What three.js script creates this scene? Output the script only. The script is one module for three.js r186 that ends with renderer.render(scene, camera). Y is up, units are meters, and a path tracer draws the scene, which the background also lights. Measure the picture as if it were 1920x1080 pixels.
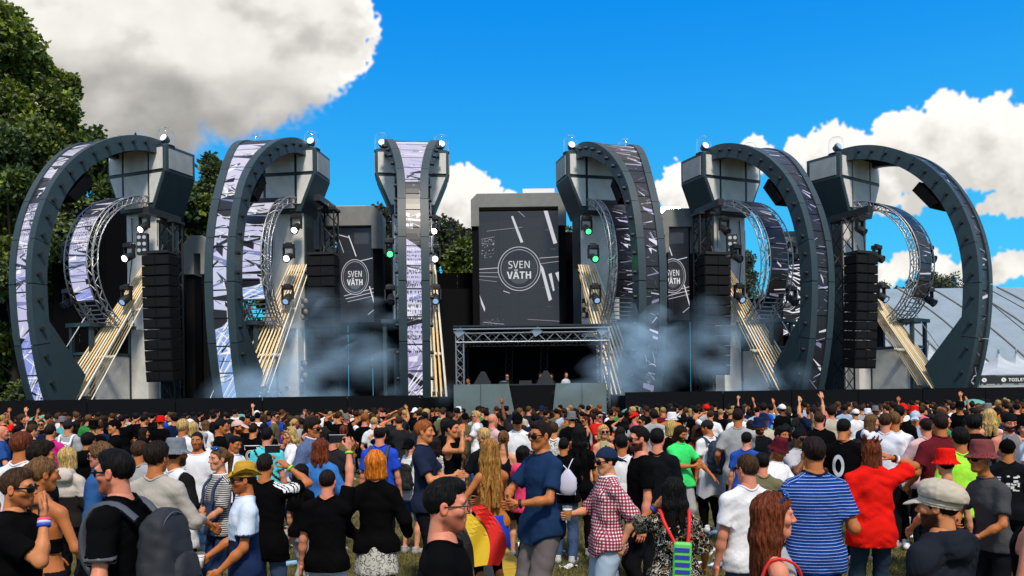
import * as THREE from 'three';
import { mergeGeometries, mergeVertices, toCreasedNormals } from 'three/addons/utils/BufferGeometryUtils.js';
import { RoundedBoxGeometry } from 'three/addons/geometries/RoundedBoxGeometry.js';
import { ImprovedNoise } from 'three/addons/math/ImprovedNoise.js';

// ---------------------------------------------------------------- camera, sky, sun, exposure
const F = 1507, EYE = 2.2, CX = 960, CY = 740, ROLL = 0.0135;
const scene = new THREE.Scene();
const camera = new THREE.PerspectiveCamera(2 * Math.atan(740 / F) * 180 / Math.PI, 1920 / 1480, 0.1, 900);
camera.position.set(0, EYE, 0);
camera.rotation.z = -ROLL;
camera.setViewOffset(1920, 1480, 0, 0, 1920, 1080);
const renderer = new THREE.WebGLRenderer({ antialias: true });
renderer.toneMapping = THREE.LinearToneMapping;
renderer.toneMappingExposure = 1.08;
renderer.shadowMap.enabled = true;

const sun = new THREE.DirectionalLight(new THREE.Color(1, 0.9, 0.76), 3.3);
const SUN = new THREE.Vector3(0.14, 0.8, 0.6).normalize();
sun.position.copy(SUN).multiplyScalar(80); sun.target.position.set(0, 0, -25);
sun.position.add(sun.target.position);
sun.castShadow = true; sun.shadow.radius = 16; sun.shadow.mapSize.set(2048, 2048);
Object.assign(sun.shadow.camera, { left: -45, right: 45, top: 45, bottom: -45, near: 1, far: 200 });
scene.add(sun, sun.target);

// a point of the world seen at photograph position (px, py), d metres ahead
function P(px, py, d) {
  const dx = px - CX, dy = CY - py, c = Math.cos(ROLL), s = Math.sin(ROLL);
  return new THREE.Vector3((dx * c + dy * s) * d / F, EYE + (-dx * s + dy * c) * d / F, -d);
}
const clamp = (x, a = 0, b = 1) => Math.min(b, Math.max(a, x)), lerp = (a, b, t) => a + (b - a) * t;
const sstep = (a, b, x) => { const t = clamp((x - a) / (b - a)); return t * t * (3 - 2 * t); };
function rng(seed) { let s = seed >>> 0; return () => { s = (s + 0x6d2b79f5) | 0; let t = Math.imul(s ^ (s >>> 15), 1 | s); t = (t + Math.imul(t ^ (t >>> 7), 61 | t)) ^ t; return ((t ^ (t >>> 14)) >>> 0) / 4294967296; }; }
const IN = new ImprovedNoise(), noise = (x, y, z) => IN.noise(x + 91.3, y + 37.7, z + 11.1);
const fbm = (x, y, z, n) => { let s = 0, a = 0.5; for (let i = 0; i < n; i++) { s += a * noise(x, y, z); x *= 2.03; y *= 2.03; z *= 2.03; a *= 0.5; } return s; };

// the sky: blue air with cumulus. Cloud puffs are given by bearing and height above the horizon (tangents), the rest of the sky carries the same kind of cloud
{
  const W = 4096, Hh = 2048, data = new Float32Array(W * Hh * 4);
  const puffs = [];
  const cloud = (list, soft) => puffs.push({ list: list.map(([x, y, r, k = 1]) => [(x - CX) / F, (CY - y) / F, r / F, k]), soft });
  // the large cloud over the trees
  cloud([[130, 60, 200], [300, 20, 230], [480, 10, 190], [600, 60, 120], [560, 110, 120], [420, 150, 150], [260, 170, 150], [120, 210, 120], [330, 235, 90], [650, 95, 55], [200, 240, 90], [440, 215, 80], [130, 250, 80], [520, 190, 60]], 1);
  // cumulus over the arches at the far side
  cloud([[1835, 285, 92], [1785, 222, 44], [1880, 232, 46], [1905, 290, 88], [1725, 262, 50], [1690, 262, 40], [1560, 282, 40], [1505, 292, 26], [1600, 300, 44], [1660, 325, 62], [1965, 300, 92], [1760, 345, 66], [1560, 340, 48], [1420, 282, 22], [1436, 306, 30], [1400, 310, 24], [1660, 385, 30], [1720, 392, 26], [2010, 330, 100]], 0);
  cloud([[1868, 394, 20], [1905, 388, 28], [1940, 392, 30], [1845, 402, 12]], 0);
  cloud([[1275, 330, 26], [1300, 345, 30], [1252, 362, 26], [1290, 395, 46]], 0);
  cloud([[872, 345, 32], [842, 338, 26], [920, 366, 24], [830, 385, 34], [955, 374, 14], [740, 402, 22], [705, 394, 18], [790, 400, 34], [880, 390, 40]], 0);
  cloud([[1738, 495, 26], [1700, 505, 24], [1760, 515, 30], [1660, 525, 24], [1900, 505, 30], [1870, 520, 26], [1820, 530, 24], [1960, 510, 40], [1640, 540, 24]], 0);
  const field = (x, y, n) => {            // how deep inside a cloud a direction of the frame lies
    let best = -1;
    const w = 0.05 * fbm(x * 7, y * 7, 1.7, 4) + 0.03 * (0.25 - Math.abs(noise(x * 34, y * 34, 4.2))) + 0.018 * (0.25 - Math.abs(noise(x * 80, y * 80, 2.2))) + 0.012 * noise(x * 170, y * 170, 1.2);
    for (const c of puffs) for (const [cx, cy, r] of c.list) {
      const d = 1 - Math.hypot(x - cx, (y - cy) * 1.08) / r + w / (r + 0.03);
      if (d > best) best = d;
    }
    return best;
  };
  const wide = (x, y, z) => {            // the same kind of cloud in the rest of the sky
    const k = 1.6 / (0.35 + Math.max(y, 0)), n = fbm(x * k, 2.2 * y, z * k, 5) + 0.5 * fbm(x * k * 3, y * 7, z * k * 3, 3);
    return n * 2.2 + 0.12;
  };
  const c = new THREE.Color();
  for (let j = 0; j < Hh; j++) {
    const el = (j + 0.5) / Hh * Math.PI - Math.PI / 2, y = Math.sin(el), ch = Math.cos(el);
    for (let i = 0; i < W; i++) {
      const az = ((i + 0.5) / W - 0.5) * 2 * Math.PI, x = Math.cos(az) * ch, z = Math.sin(az) * ch, o = (j * W + i) * 4;
      const yy = Math.max(y, 0), t = sstep(0, 0.5, yy);
      let r = lerp(0.1, 0.003, Math.pow(t, 0.6)), g = lerp(0.62, 0.245, Math.pow(t, 0.9)), b = lerp(0.95, 0.8, t);
      if (y > -0.01) {
        const ux = -x / Math.min(z, -1e-3), uy = -y / Math.min(z, -1e-3), inF = z < -0.05 ? (1 - sstep(0.72, 0.95, Math.abs(ux))) * (1 - sstep(0.55, 0.75, uy)) : 0;
        let a = 0, sh = 1;
        if (inF > 0) {
          const d = field(ux, uy);
          if (d > -0.05) {
            // thickness towards the light: the cloud is white where it is thin that way and grey beneath
            const big = 1 - sstep(-0.16, -0.10, ux), py = CY - uy * F, px = CX + ux * F, d2 = field(ux + 0.018, uy + 0.034), d3 = field(ux + 0.05, uy + 0.085);
            const al = sstep(-0.02, lerp(0.05, 0.07 + 0.6 * sstep(120, 280, py), big), d) * inF;
            const under = clamp(0.75 * Math.max(0, d2 + 0.02) + 0.85 * Math.max(0, d3)), n = fbm(ux * 7 + 3, uy * 12, 5, 5);
            const low = sstep(40, 270, py + 170 * n - 0.06 * (px - 300)), wisp = sstep(0.02, 0.4, fbm(ux * 9, uy * 13, 2, 5)) * sstep(-0.1, 0.2, d);
            const edge = 1 - sstep(0.0, 0.35, d);
            sh = lerp(1.08 - 0.36 * under, lerp(0.95 - 0.3 * wisp, 0.4, low) + 0.16 * edge * (1 - low), big) - 0.14 * fbm(ux * 22, uy * 22, 8, 5);
            a = al;
          }
        }
        if (inF < 1) {
          const d = wide(x, y, z), al = sstep(0.0, 0.3, d) * (1 - inF);
          if (al > a) { a = al; sh = 1.08 - 0.45 * clamp(d) ; }
        }
        r = lerp(r, sh * 0.9, a); g = lerp(g, sh * 0.87, a); b = lerp(b, sh * 0.82, a);
      }
      data[o] = r; data[o + 1] = g; data[o + 2] = b; data[o + 3] = 1;
    }
  }
  const t = new THREE.DataTexture(data, W, Hh, THREE.RGBAFormat, THREE.FloatType);
  t.mapping = THREE.EquirectangularReflectionMapping; t.magFilter = THREE.LinearFilter; t.needsUpdate = true;
  scene.background = t; scene.environment = t;
}

// ---------------------------------------------------------------- naming and geometry helpers
const taken = new Map();
function numbered(name) { const k = taken.get(name) ?? 0; taken.set(name, k + 1); return k ? name + '_' + String(k).padStart(3, '0') : name; }
function tag(o, label, category, group, kind) { if (label) o.userData.label = label; if (category) o.userData.category = category; if (group) o.userData.group = group; if (kind) o.userData.kind = kind; return o; }
function thing(name, label, category, pos = [0, 0, 0], turn = 0, group) {
  const o = new THREE.Group(); o.name = numbered(name); scene.add(o); o.position.set(...(pos.isVector3 ? pos.toArray() : pos)); o.rotation.y = turn;
  return tag(o, label, category, group);
}
function part(name, geo, m, parent) {
  const g = Array.isArray(geo) ? merge(geo) : geo, o = new THREE.Mesh(g, m);
  o.castShadow = o.receiveShadow = true; o.name = parent === scene ? numbered(name) : name; parent.add(o); return o;
}
function struct(name, geo, m) { const o = part(name, geo, m, scene); o.userData.kind = 'structure'; return o; }
function merge(list) {
  const clean = list.filter(Boolean).map((g) => { const h = g.index ? g.toNonIndexed() : g.clone(); for (const k of Object.keys(h.attributes)) if (!['position', 'normal', 'uv'].includes(k)) h.deleteAttribute(k); if (!h.attributes.normal) h.computeVertexNormals(); if (!h.attributes.uv) h.setAttribute('uv', new THREE.BufferAttribute(new Float32Array(h.attributes.position.count * 2), 2)); return h; });
  return mergeGeometries(clean);
}
const M4 = () => new THREE.Matrix4(), V = (x, y, z) => new THREE.Vector3(x, y, z);
function bx(w, h, d, x = 0, y = 0, z = 0, rx = 0, ry = 0, rz = 0, r = 0) {
  const g = r ? new RoundedBoxGeometry(w, h, d, 2, r) : new THREE.BoxGeometry(w, h, d);
  g.applyMatrix4(M4().compose(V(x, y, z), new THREE.Quaternion().setFromEuler(new THREE.Euler(rx, ry, rz)), V(1, 1, 1))); return g;
}
function bar(a, b, r = 0.03, seg = 6, r2 = r) {
  const d = b.clone().sub(a), g = new THREE.CylinderGeometry(r2, r, d.length(), seg, 1);
  g.applyMatrix4(M4().compose(a.clone().add(b).multiplyScalar(0.5), new THREE.Quaternion().setFromUnitVectors(V(0, 1, 0), d.normalize()), V(1, 1, 1))); return g;
}
// a closed strip swept through rings of corners: ring(t) gives the corner points
function sweep(ring, n, capped = true) {
  const rings = []; for (let i = 0; i <= n; i++) rings.push(ring(i / n));
  const m = rings[0].length, pos = [], tri = (...p) => p.forEach((q) => pos.push(q[0], q[1], q[2]));
  for (let i = 0; i < n; i++) for (let k = 0; k < m; k++) { const a = rings[i][k], b = rings[i][(k + 1) % m], c = rings[i + 1][(k + 1) % m], d = rings[i + 1][k]; tri(a, b, c); tri(a, c, d); }
  if (capped) for (let k = 1; k < m - 1; k++) { tri(rings[0][0], rings[0][k + 1], rings[0][k]); tri(rings[n][0], rings[n][k], rings[n][k + 1]); }
  const g = new THREE.BufferGeometry(); g.setAttribute('position', new THREE.Float32BufferAttribute(pos, 3)); g.computeVertexNormals();
  return toCreasedNormals(g, 0.6);
}
function prism(points, depth, bevel = 0) {   // a polygon in x, y given a thickness along z, from 0 to depth
  const s = new THREE.Shape(points.map(([x, y]) => new THREE.Vector2(x, y)));
  return new THREE.ExtrudeGeometry(s, bevel ? { depth, bevelEnabled: true, bevelSize: bevel, bevelThickness: bevel, bevelSegments: 1 } : { depth, bevelEnabled: false });
}
const lathe = (pts, seg = 20) => new THREE.LatheGeometry(pts.map(([r, y]) => new THREE.Vector2(r, y)), seg);
// square lattice truss between two points: chords and zigzag
function truss(a, b, w, r = 0.028, step = w, up = V(0, 1, 0)) {
  const d = b.clone().sub(a), L = d.length(); d.normalize();
  let s = d.clone().cross(up); if (s.length() < 0.1) s = d.clone().cross(V(1, 0, 0)); s.normalize(); const t = s.clone().cross(d).normalize();
  const n = Math.max(1, Math.round(L / step)), at = (k, i) => a.clone().addScaledVector(d, L * k / n).addScaledVector(s, [1, 1, -1, -1][i] * w / 2).addScaledVector(t, [1, -1, -1, 1][i] * w / 2);
  const out = []; for (let i = 0; i < 4; i++) { out.push(bar(at(0, i), at(n, i), r, 5)); for (let k = 0; k < n; k++) { const j = (i + 1) % 4; out.push(bar(at(k, k % 2 ? i : j), at(k + 1, k % 2 ? j : i), r * 0.6, 4)); } }
  return merge(out);
}
function mat(r, g, b, rough = 0.7, extra = {}) { const m = new (extra.phys || extra.specularIntensity !== undefined ? THREE.MeshPhysicalMaterial : THREE.MeshStandardMaterial)({ roughness: rough }); m.color.setRGB(r, g, b); delete extra.phys; Object.assign(m, extra); return m; }
function canvasTex(w, h, draw, srgb = true) {
  const c = document.createElement('canvas'); c.width = w; c.height = h; draw(c.getContext('2d'), w, h);
  const t = new THREE.CanvasTexture(c); if (srgb) t.colorSpace = THREE.SRGBColorSpace; t.wrapS = t.wrapT = THREE.RepeatWrapping; t.magFilter = THREE.LinearFilter; return t;
}
function noiseTex(size, fn, srgb = false) {   // grey or colour from fn(u, v) in 0..1, tiling left to the caller
  const d = new Uint8Array(size * size * 4);
  for (let j = 0; j < size; j++) for (let i = 0; i < size; i++) { const c = fn(i / size, j / size), o = (j * size + i) * 4; for (let k = 0; k < 3; k++) d[o + k] = clamp(Array.isArray(c) ? c[k] : c) * 255; d[o + 3] = 255; }
  const t = new THREE.DataTexture(d, size, size); t.wrapS = t.wrapT = THREE.RepeatWrapping; t.magFilter = THREE.LinearFilter; if (srgb) t.colorSpace = THREE.SRGBColorSpace; t.needsUpdate = true; return t;
}
const tile = (u, v, f, n) => { const a = u * 2 * Math.PI, b = v * 2 * Math.PI; return fbm(Math.cos(a) * f + 3, Math.sin(a) * f + Math.cos(b) * f, Math.sin(b) * f + 7, n); };
const worn = noiseTex(256, (u, v) => 0.86 + 0.22 * tile(u, v, 1.2, 5) + 0.1 * tile(u, v, 9, 2));
function boxUV(g, k = 1) {   // uv in metres from the plane each face lies in
  const h = g.index ? g.toNonIndexed() : g, p = h.attributes.position, uv = new Float32Array(p.count * 2), a = V(0, 0, 0), b = V(0, 0, 0), c = V(0, 0, 0);
  for (let i = 0; i < p.count; i += 3) {
    a.fromBufferAttribute(p, i); b.fromBufferAttribute(p, i + 1).sub(a); c.fromBufferAttribute(p, i + 2).sub(a); b.cross(c);
    const x = Math.abs(b.x), y = Math.abs(b.y), z = Math.abs(b.z);
    for (let q = i; q < i + 3; q++) { const X = p.getX(q), Y = p.getY(q), Z = p.getZ(q); const [s, t] = y > x && y > z ? [X, Z] : x > z ? [Z, Y] : [X, Y]; uv[q * 2] = s * k; uv[q * 2 + 1] = t * k; }
  }
  h.setAttribute('uv', new THREE.BufferAttribute(uv, 2)); return h;
}
// ---------------------------------------------------------------- materials of the stage
const SLATE = mat(0.031, 0.058, 0.069, 0.5, { map: worn }), SLATE2 = mat(0.018, 0.028, 0.032, 0.55, { map: worn }), PALE = mat(0.85, 0.84, 0.8, 0.75, { map: worn }), BOOTH = mat(0.14, 0.19, 0.19, 0.6, { map: worn }), FRAMEGREY = mat(0.27, 0.275, 0.26, 0.75, { map: worn });
const BLACK = mat(0.006, 0.006, 0.007, 0.85, { specularIntensity: 0.2 }), DRAPE = mat(0.004, 0.004, 0.005, 1, { specularIntensity: 0.1 }), STEEL = mat(0.42, 0.43, 0.45, 0.42, { metalness: 0.85 }), BLACKSTEEL = mat(0.02, 0.02, 0.022, 0.5), GOLD = mat(0.82, 0.58, 0.28, 0.4, { metalness: 0.15 }), GOLDPALE = mat(0.88, 0.84, 0.7, 0.4);
const LENS = mat(0.05, 0.06, 0.08, 0.1), WHITE = mat(0.8, 0.8, 0.8, 0.6);
const GLASS = mat(1, 1, 1, 0.03, { phys: true, transmission: 1, thickness: 0, ior: 1.45 });
const MIRROR = mat(0.8, 0.83, 0.84, 0.08, { metalness: 1 });
const glow = (r, g, b, k) => { const m = mat(0.1, 0.1, 0.1, 0.3); m.emissive.setRGB(r, g, b); m.emissiveIntensity = k; return m; };
const LIT = glow(1, 0.97, 0.92, 12), LITGREEN = glow(0.05, 1, 0.2, 3), LITBLUE = glow(0.35, 0.6, 1, 0.7);
const STRIPLAMP = glow(1, 0.8, 0.5, 0.12), SLATEB = mat(0.035, 0.063, 0.075, 0.55, { map: worn }), CAB = mat(0.005, 0.005, 0.006, 0.7, { specularIntensity: 0.4 }), GRILLE = mat(0.01, 0.01, 0.012, 0.6, { specularIntensity: 0.4 }), SIDE = mat(0.33, 0.36, 0.36, 0.6, { map: worn }), DECK = 2.12, FENCE = mat(0.004, 0.0045, 0.006, 0.8, { specularIntensity: 0.25 });

// pictures shown on the screens: shards, streaks and bands of light on black
function shards(w, h, seed, zones) {   // zones: [from, to, base colour, kind], from the foot of the strip to its top
  return canvasTex(w, h, (g) => {
    const R = rng(seed), Y = (v) => (1 - v) * h; g.fillStyle = '#17161b'; g.fillRect(0, 0, w, h);
    for (const [v0, v1, base, kind] of zones) {
      const y1 = Y(v0), y0 = Y(v1), H = y1 - y0, n = Math.round(H / 16), k0 = (R() - 0.5) * 50;
      g.save(); g.beginPath(); g.moveTo(0, y0 + k0); g.lineTo(w, y0 - k0); g.lineTo(w, y1 + 60); g.lineTo(0, y1 + 60); g.clip(); g.fillStyle = base; g.fillRect(0, y0 - 60, w, H + 120);
      const dark = ['#131217', '#1d1c24', '#34333f'], pale = ['#ffffff', '#f1eefc', '#d8d3ee', '#a9b4e6', '#8087b8', '#e9e8f2'];
      for (let i = 0; i < n; i++) { const y = y0 + R() * H, sl = (R() - 0.5) * 90, th = 3 + R() * R() * 70, isDark = kind === 'dark' ? R() < 0.6 : R() < 0.42; g.fillStyle = (isDark ? dark : pale)[Math.floor(R() * (isDark ? 3 : 6))]; g.beginPath(); const x0 = R() < 0.5 ? 0 : R() * w, x1 = R() < 0.5 ? w : x0 + R() * w; g.moveTo(x0, y); g.lineTo(x1, y + sl); g.lineTo(x1, y + sl + th * (0.2 + R())); g.lineTo(x0, y + th * R()); g.fill(); }
      if (kind === 'grid') for (let i = 0; i < n; i++) { const y = y0 + i * 16 + R() * 8; g.fillStyle = R() < 0.7 ? '#16151b' : '#fff'; for (let x = R() * 10; x < w; x += 6 + R() * 14) g.fillRect(x, y, 3 + R() * 5, 4 + R() * 9); }
      if (kind === 'lines') { g.strokeStyle = '#ffffff'; for (let i = 0; i < n; i++) { g.lineWidth = 1 + R() * 4; const y = y0 + R() * H; g.beginPath(); g.moveTo(0, y + 50); g.lineTo(w, y - 40 * R()); g.stroke(); } }
      for (let i = 0; i < n * 0.4; i++) { g.strokeStyle = R() < 0.7 ? '#15141a' : '#fff'; g.lineWidth = 0.8 + R() * 2; const y = y0 + R() * H; g.beginPath(); g.moveTo(R() * w * 0.5, y); g.lineTo(w * (0.5 + R() * 0.5), y + (R() - 0.5) * 30); g.stroke(); }
      g.restore();
    }
  });
}
function streaks(w, h, seed, n) {   // mostly black with a few white streaks
  return canvasTex(w, h, (g) => {
    const R = rng(seed); g.fillStyle = '#161519'; g.fillRect(0, 0, w, h);
    for (let i = 0; i < n; i++) { const y = R() * h, k = (R() - 0.3) * 80, th = 2 + R() * R() * 34; g.fillStyle = ['#f4f1ff', '#cfc8f0', '#8d88a8', '#2b2a31', '#e9e4ff'][Math.floor(R() * 5)]; g.beginPath(); const x0 = R() * w * 0.7, x1 = x0 + (0.2 + R()) * w; g.moveTo(x0, y); g.lineTo(x1, y + k); g.lineTo(x1, y + k + th); g.lineTo(x0, y + th * R()); g.fill(); }
    for (let i = 0; i < n * 2; i++) { g.strokeStyle = R() < 0.6 ? '#eeeaff' : '#4c4a55'; g.lineWidth = 0.5 + R(); g.beginPath(); const y = R() * h, x = R() * w; g.moveTo(x, y); g.lineTo(x + R() * 50, y + (R() - 0.5) * 40); g.stroke(); }
  });
}
function screenMat(t, k = 0.75) { const m = mat(0.012, 0.012, 0.014, 0.35); m.emissive.setRGB(1, 1, 1); m.emissiveMap = t; m.emissiveIntensity = k; return m; }
const bigScreen = canvasTex(640, 900, (g, w, h) => {
  g.fillStyle = '#333237'; g.fillRect(0, 0, w, h); const R = rng(5);
  const poly = (pts, c) => { g.fillStyle = c; g.beginPath(); pts.forEach(([x, y], i) => (i ? g.lineTo(x * w, y * h) : g.moveTo(x * w, y * h))); g.fill(); };
  poly([[0, 0], [1, 0], [1, 0.04], [0, 0.1]], '#2c2b30');
  for (const p of [[[0.41, 0.045], [0.435, 0.04], [0.56, 0.27], [0.525, 0.275]], [[0.82, 0], [0.87, 0], [0.985, 0.28], [0.94, 0.29]], [[0.75, 0.44], [0.81, 0.5], [0.91, 0.77], [0.87, 0.785]], [[0.87, 0.55], [0.91, 0.54], [0.945, 0.69], [0.925, 0.7]], [[0.955, 0.54], [1, 0.53], [1, 0.62]], [[0, 0.72], [0.07, 0.84], [0.06, 0.87], [0.02, 0.8]]]) poly(p, '#f6f4fb');
  g.strokeStyle = '#f2f0f7'; for (const [a, b, c, d, l] of [[0, 0.5, 0.25, 0.49, 5], [0, 0.53, 0.25, 0.53, 3], [0, 0.56, 0.24, 0.57, 3], [0, 0.59, 0.22, 0.61, 2], [0.76, 0.41, 1, 0.4, 4], [0.76, 0.46, 1, 0.44, 3], [0.1, 0.17, 0.55, 0.14, 2], [0.5, 0, 0.58, 0.05, 3], [0.03, 0.24, 0.2, 0.22, 2], [0.3, 0.69, 0.38, 0.71, 6], [0.04, 0.96, 0.3, 0.98, 3], [0.6, 0.94, 1, 0.96, 2]]) { g.lineWidth = l; g.beginPath(); g.moveTo(a * w, b * h); g.lineTo(c * w, d * h); g.stroke(); }
  for (let i = 0; i < 60; i++) { g.fillStyle = '#dcd9e6'; g.fillRect((0.03 + R() * 0.16) * w, (0.24 + R() * 0.16) * h, 2 + R() * 7, 2 + R() * 4); }
  for (let i = 0; i < 40; i++) { g.fillStyle = '#b9b6c4'; g.fillRect((0.02 + R() * 0.3) * w, (0.93 + R() * 0.06) * h, 2 + R() * 9, 2); }
  logo(g, w * 0.505, h * 0.5, w * 0.265);
});
function logo(g, x, y, r) {
  g.fillStyle = 'rgba(40,39,44,0.75)'; g.beginPath(); g.arc(x, y, r, 0, 7); g.fill(); g.fillStyle = '#5b5a62'; g.beginPath(); g.arc(x, y + r * 0.15, r * 0.55, 0, 7); g.fill(); g.fillStyle = '#3a393f'; g.fillRect(x - r * 0.8, y - r * 0.38, r * 1.6, r * 0.8);
  g.strokeStyle = '#e9e7ef'; g.lineWidth = r * 0.035; g.beginPath(); g.arc(x, y, r, 0, 7); g.stroke(); g.lineWidth = r * 0.02; g.beginPath(); g.arc(x, y, r * 0.88, 0, 7); g.stroke();
  g.fillStyle = '#ffffff'; g.textAlign = 'center'; g.font = `${r * 0.46}px sans-serif`; g.fillText('SVEN', x, y - r * 0.02); g.font = `bold ${r * 0.47}px sans-serif`; g.fillText('VÄTH', x, y + r * 0.46);
}
const sideScreen = (cx, lines) => canvasTex(320, 640, (g, w, h) => {
  g.fillStyle = '#1b1b20'; g.fillRect(0, 0, w, h); const R = rng(31);
  g.strokeStyle = '#f2f0fa'; g.lineWidth = 8;
  if (lines) { for (let i = 0; i < 34; i++) { g.lineWidth = 3 + R() * 8; const x = R() * w, y = i * h / 30; g.beginPath(); g.moveTo(x - 90, y); g.lineTo(x + 40, y + 40 * (R() < 0.5 ? -1 : 1)); g.lineTo(x + 160, y + 30); g.stroke(); } }
  else { for (const [a, b, c, d, l] of [[-0.06, 0.06, 0.3, 0.1, 5], [0.3, 0.08, 0.5, 0.3, 9], [0.02, 0.1, 0.16, 0.26, 4], [0.5, 0.36, 0.95, 0.32, 5], [0.15, 0.72, 1, 0.64, 4], [0.2, 0.75, 1, 0.68, 4], [0.25, 0.78, 1, 0.72, 3], [0.85, 0.62, 1.05, 0.9, 10], [0.8, 0.92, 1, 0.86, 4]]) { g.lineWidth = l; g.beginPath(); g.moveTo(a * w, b * h); g.lineTo(c * w, d * h); g.stroke(); } g.fillStyle = '#3c3d45'; g.fillRect(w * 0.45, h * 0.05, w * 0.4, h * 0.12); }
  logo(g, w * cx, h * 0.52, w * 0.37);
});

// ---------------------------------------------------------------- the fan of six towers with ring-shaped fins
const R0 = 7.4, YC = 7.1, UC = 1.0, LOW = 10.2, TOP = 14.2;
const RX = 6.05, ringAt = (phi, r = 0) => { const c = Math.cos(phi), s = Math.sin(phi); return [UC + (RX - r) * c, YC + (s >= 0 ? (R0 - r) * s : LOW * s * (1 - r / R0 * 0.55))]; };   // [outwards, up]
const PHI1 = 99 * Math.PI / 180, PHI0 = -Math.asin((YC - DECK) / LOW);
const half = (phi) => lerp(0.31, 1.0, sstep(0.55, 1.55, phi));    // half the distance between the two frames of a fin
const TOWERS = [
  { px: 290, d: 39.4, turn: -21, pic: shards(128, 1536, 11, [[0.82, 1, '#28262e', 'dark'], [0.6, 0.82, '#d6d2ea', 'plain'], [0.5, 0.6, '#1c1b22', 'dark'], [0.32, 0.5, '#b9b6d6', 'grid'], [0.14, 0.32, '#c9c8ea', 'plain'], [0, 0.14, '#8f9fe6', 'lines']]), glowK: 0.85, where: 'nearest the tall trees', lit: [[0, 'white'], [1, 'white']] },
  { px: 546, d: 39.9, turn: -8, pic: shards(128, 1536, 23, [[0.84, 1, '#2b2930', 'dark'], [0.52, 0.84, '#dfdaee', 'plain'], [0.44, 0.52, '#1a191f', 'dark'], [0.16, 0.44, '#cfd2ee', 'plain'], [0, 0.16, '#8fb0ea', 'lines']]), glowK: 0.85, where: 'second from the trees', lit: [[0, 'white'], [1, 'white']] },
  { px: 778, d: 40.3, turn: 7, pic: shards(128, 1536, 37, [[0.88, 1, '#242329', 'dark'], [0.58, 0.88, '#cfc9e8', 'plain'], [0.36, 0.58, '#19181d', 'dark'], [0.1, 0.36, '#d2cdee', 'grid'], [0, 0.1, '#a9a6cc', 'lines']]), glowK: 0.85, where: 'seen edge-on near the screen', lit: [[0, 'white'], [1, 'white'], [3, 'green']] },
  { px: 1120, d: 41.2, turn: 14, pic: streaks(128, 1536, 41, 60), glowK: 0.8, where: 'at the booth roof corner', lit: [[0, 'green'], [1, 'green']] },
  { px: 1356, d: 41.8, turn: 23, pic: streaks(128, 1536, 59, 34), glowK: 0.7, where: 'second from the marquee', lit: [] },
  { px: 1586, d: 42.4, turn: 35, pic: streaks(128, 1536, 67, 36), glowK: 0.6, where: 'before the marquee', lit: [] },
];
const S1 = [1, -1];
// moving-head lamp, hanging: base, yoke, head with lens
function movingLamp(litMat, tilt = 0.2) {
  const g = new THREE.Group();
  part('lamp_base', [bx(0.46, 0.2, 0.36, 0, -0.1, 0, 0, 0, 0, 0.03), bx(0.3, 0.08, 0.08, 0, 0.03, 0)], BLACKSTEEL, g);
  for (const x of [0.25, -0.25]) part('yoke_arm', bx(0.06, 0.5, 0.16, x, -0.42, 0), BLACKSTEEL, g);
  const h = part('lamp_head', [lathe([[0, 0.26], [0.13, 0.25], [0.17, 0.1], [0.18, -0.2], [0.2, -0.34], [0.17, -0.34]]).rotateX(tilt).translate(0, -0.6, 0)], BLACKSTEEL, g);
  part('lens', lathe([[0, -0.335], [0.13, -0.335], [0.13, -0.31], [0, -0.31]]).rotateX(tilt).translate(0, -0.6, 0), litMat || LENS, h);
  return g;
}
const lampProto = new Map();
function placeLamp(kind, pos, turn, tilt, label, group) {
  const key = kind + tilt; if (!lampProto.has(key)) lampProto.set(key, movingLamp({ white: LIT, green: LITGREEN, blue: LITBLUE }[kind], tilt));
  const o = lampProto.get(key).clone(); o.name = numbered('stage_lamp'); scene.add(o); o.position.copy(pos); o.rotation.y = turn; tag(o, label, 'stage lamp', group);
  if (kind === 'white' || kind === 'green') {
    const l = new THREE.SpotLight(kind === 'white' ? 0xfff6e8 : 0x30ff70, kind === 'white' ? 4 : 3, 0, 0.7, 0.6); l.castShadow = true; l.shadow.radius = 8;
    const dir = V(0, -Math.cos(tilt), -Math.sin(tilt)).applyAxisAngle(V(0, 1, 0), turn); l.position.copy(pos).add(V(0, -0.6, 0)).addScaledVector(dir, 0.4); l.target.position.copy(l.position).add(dir); scene.add(l, l.target);
  }
  return o;
}
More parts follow.
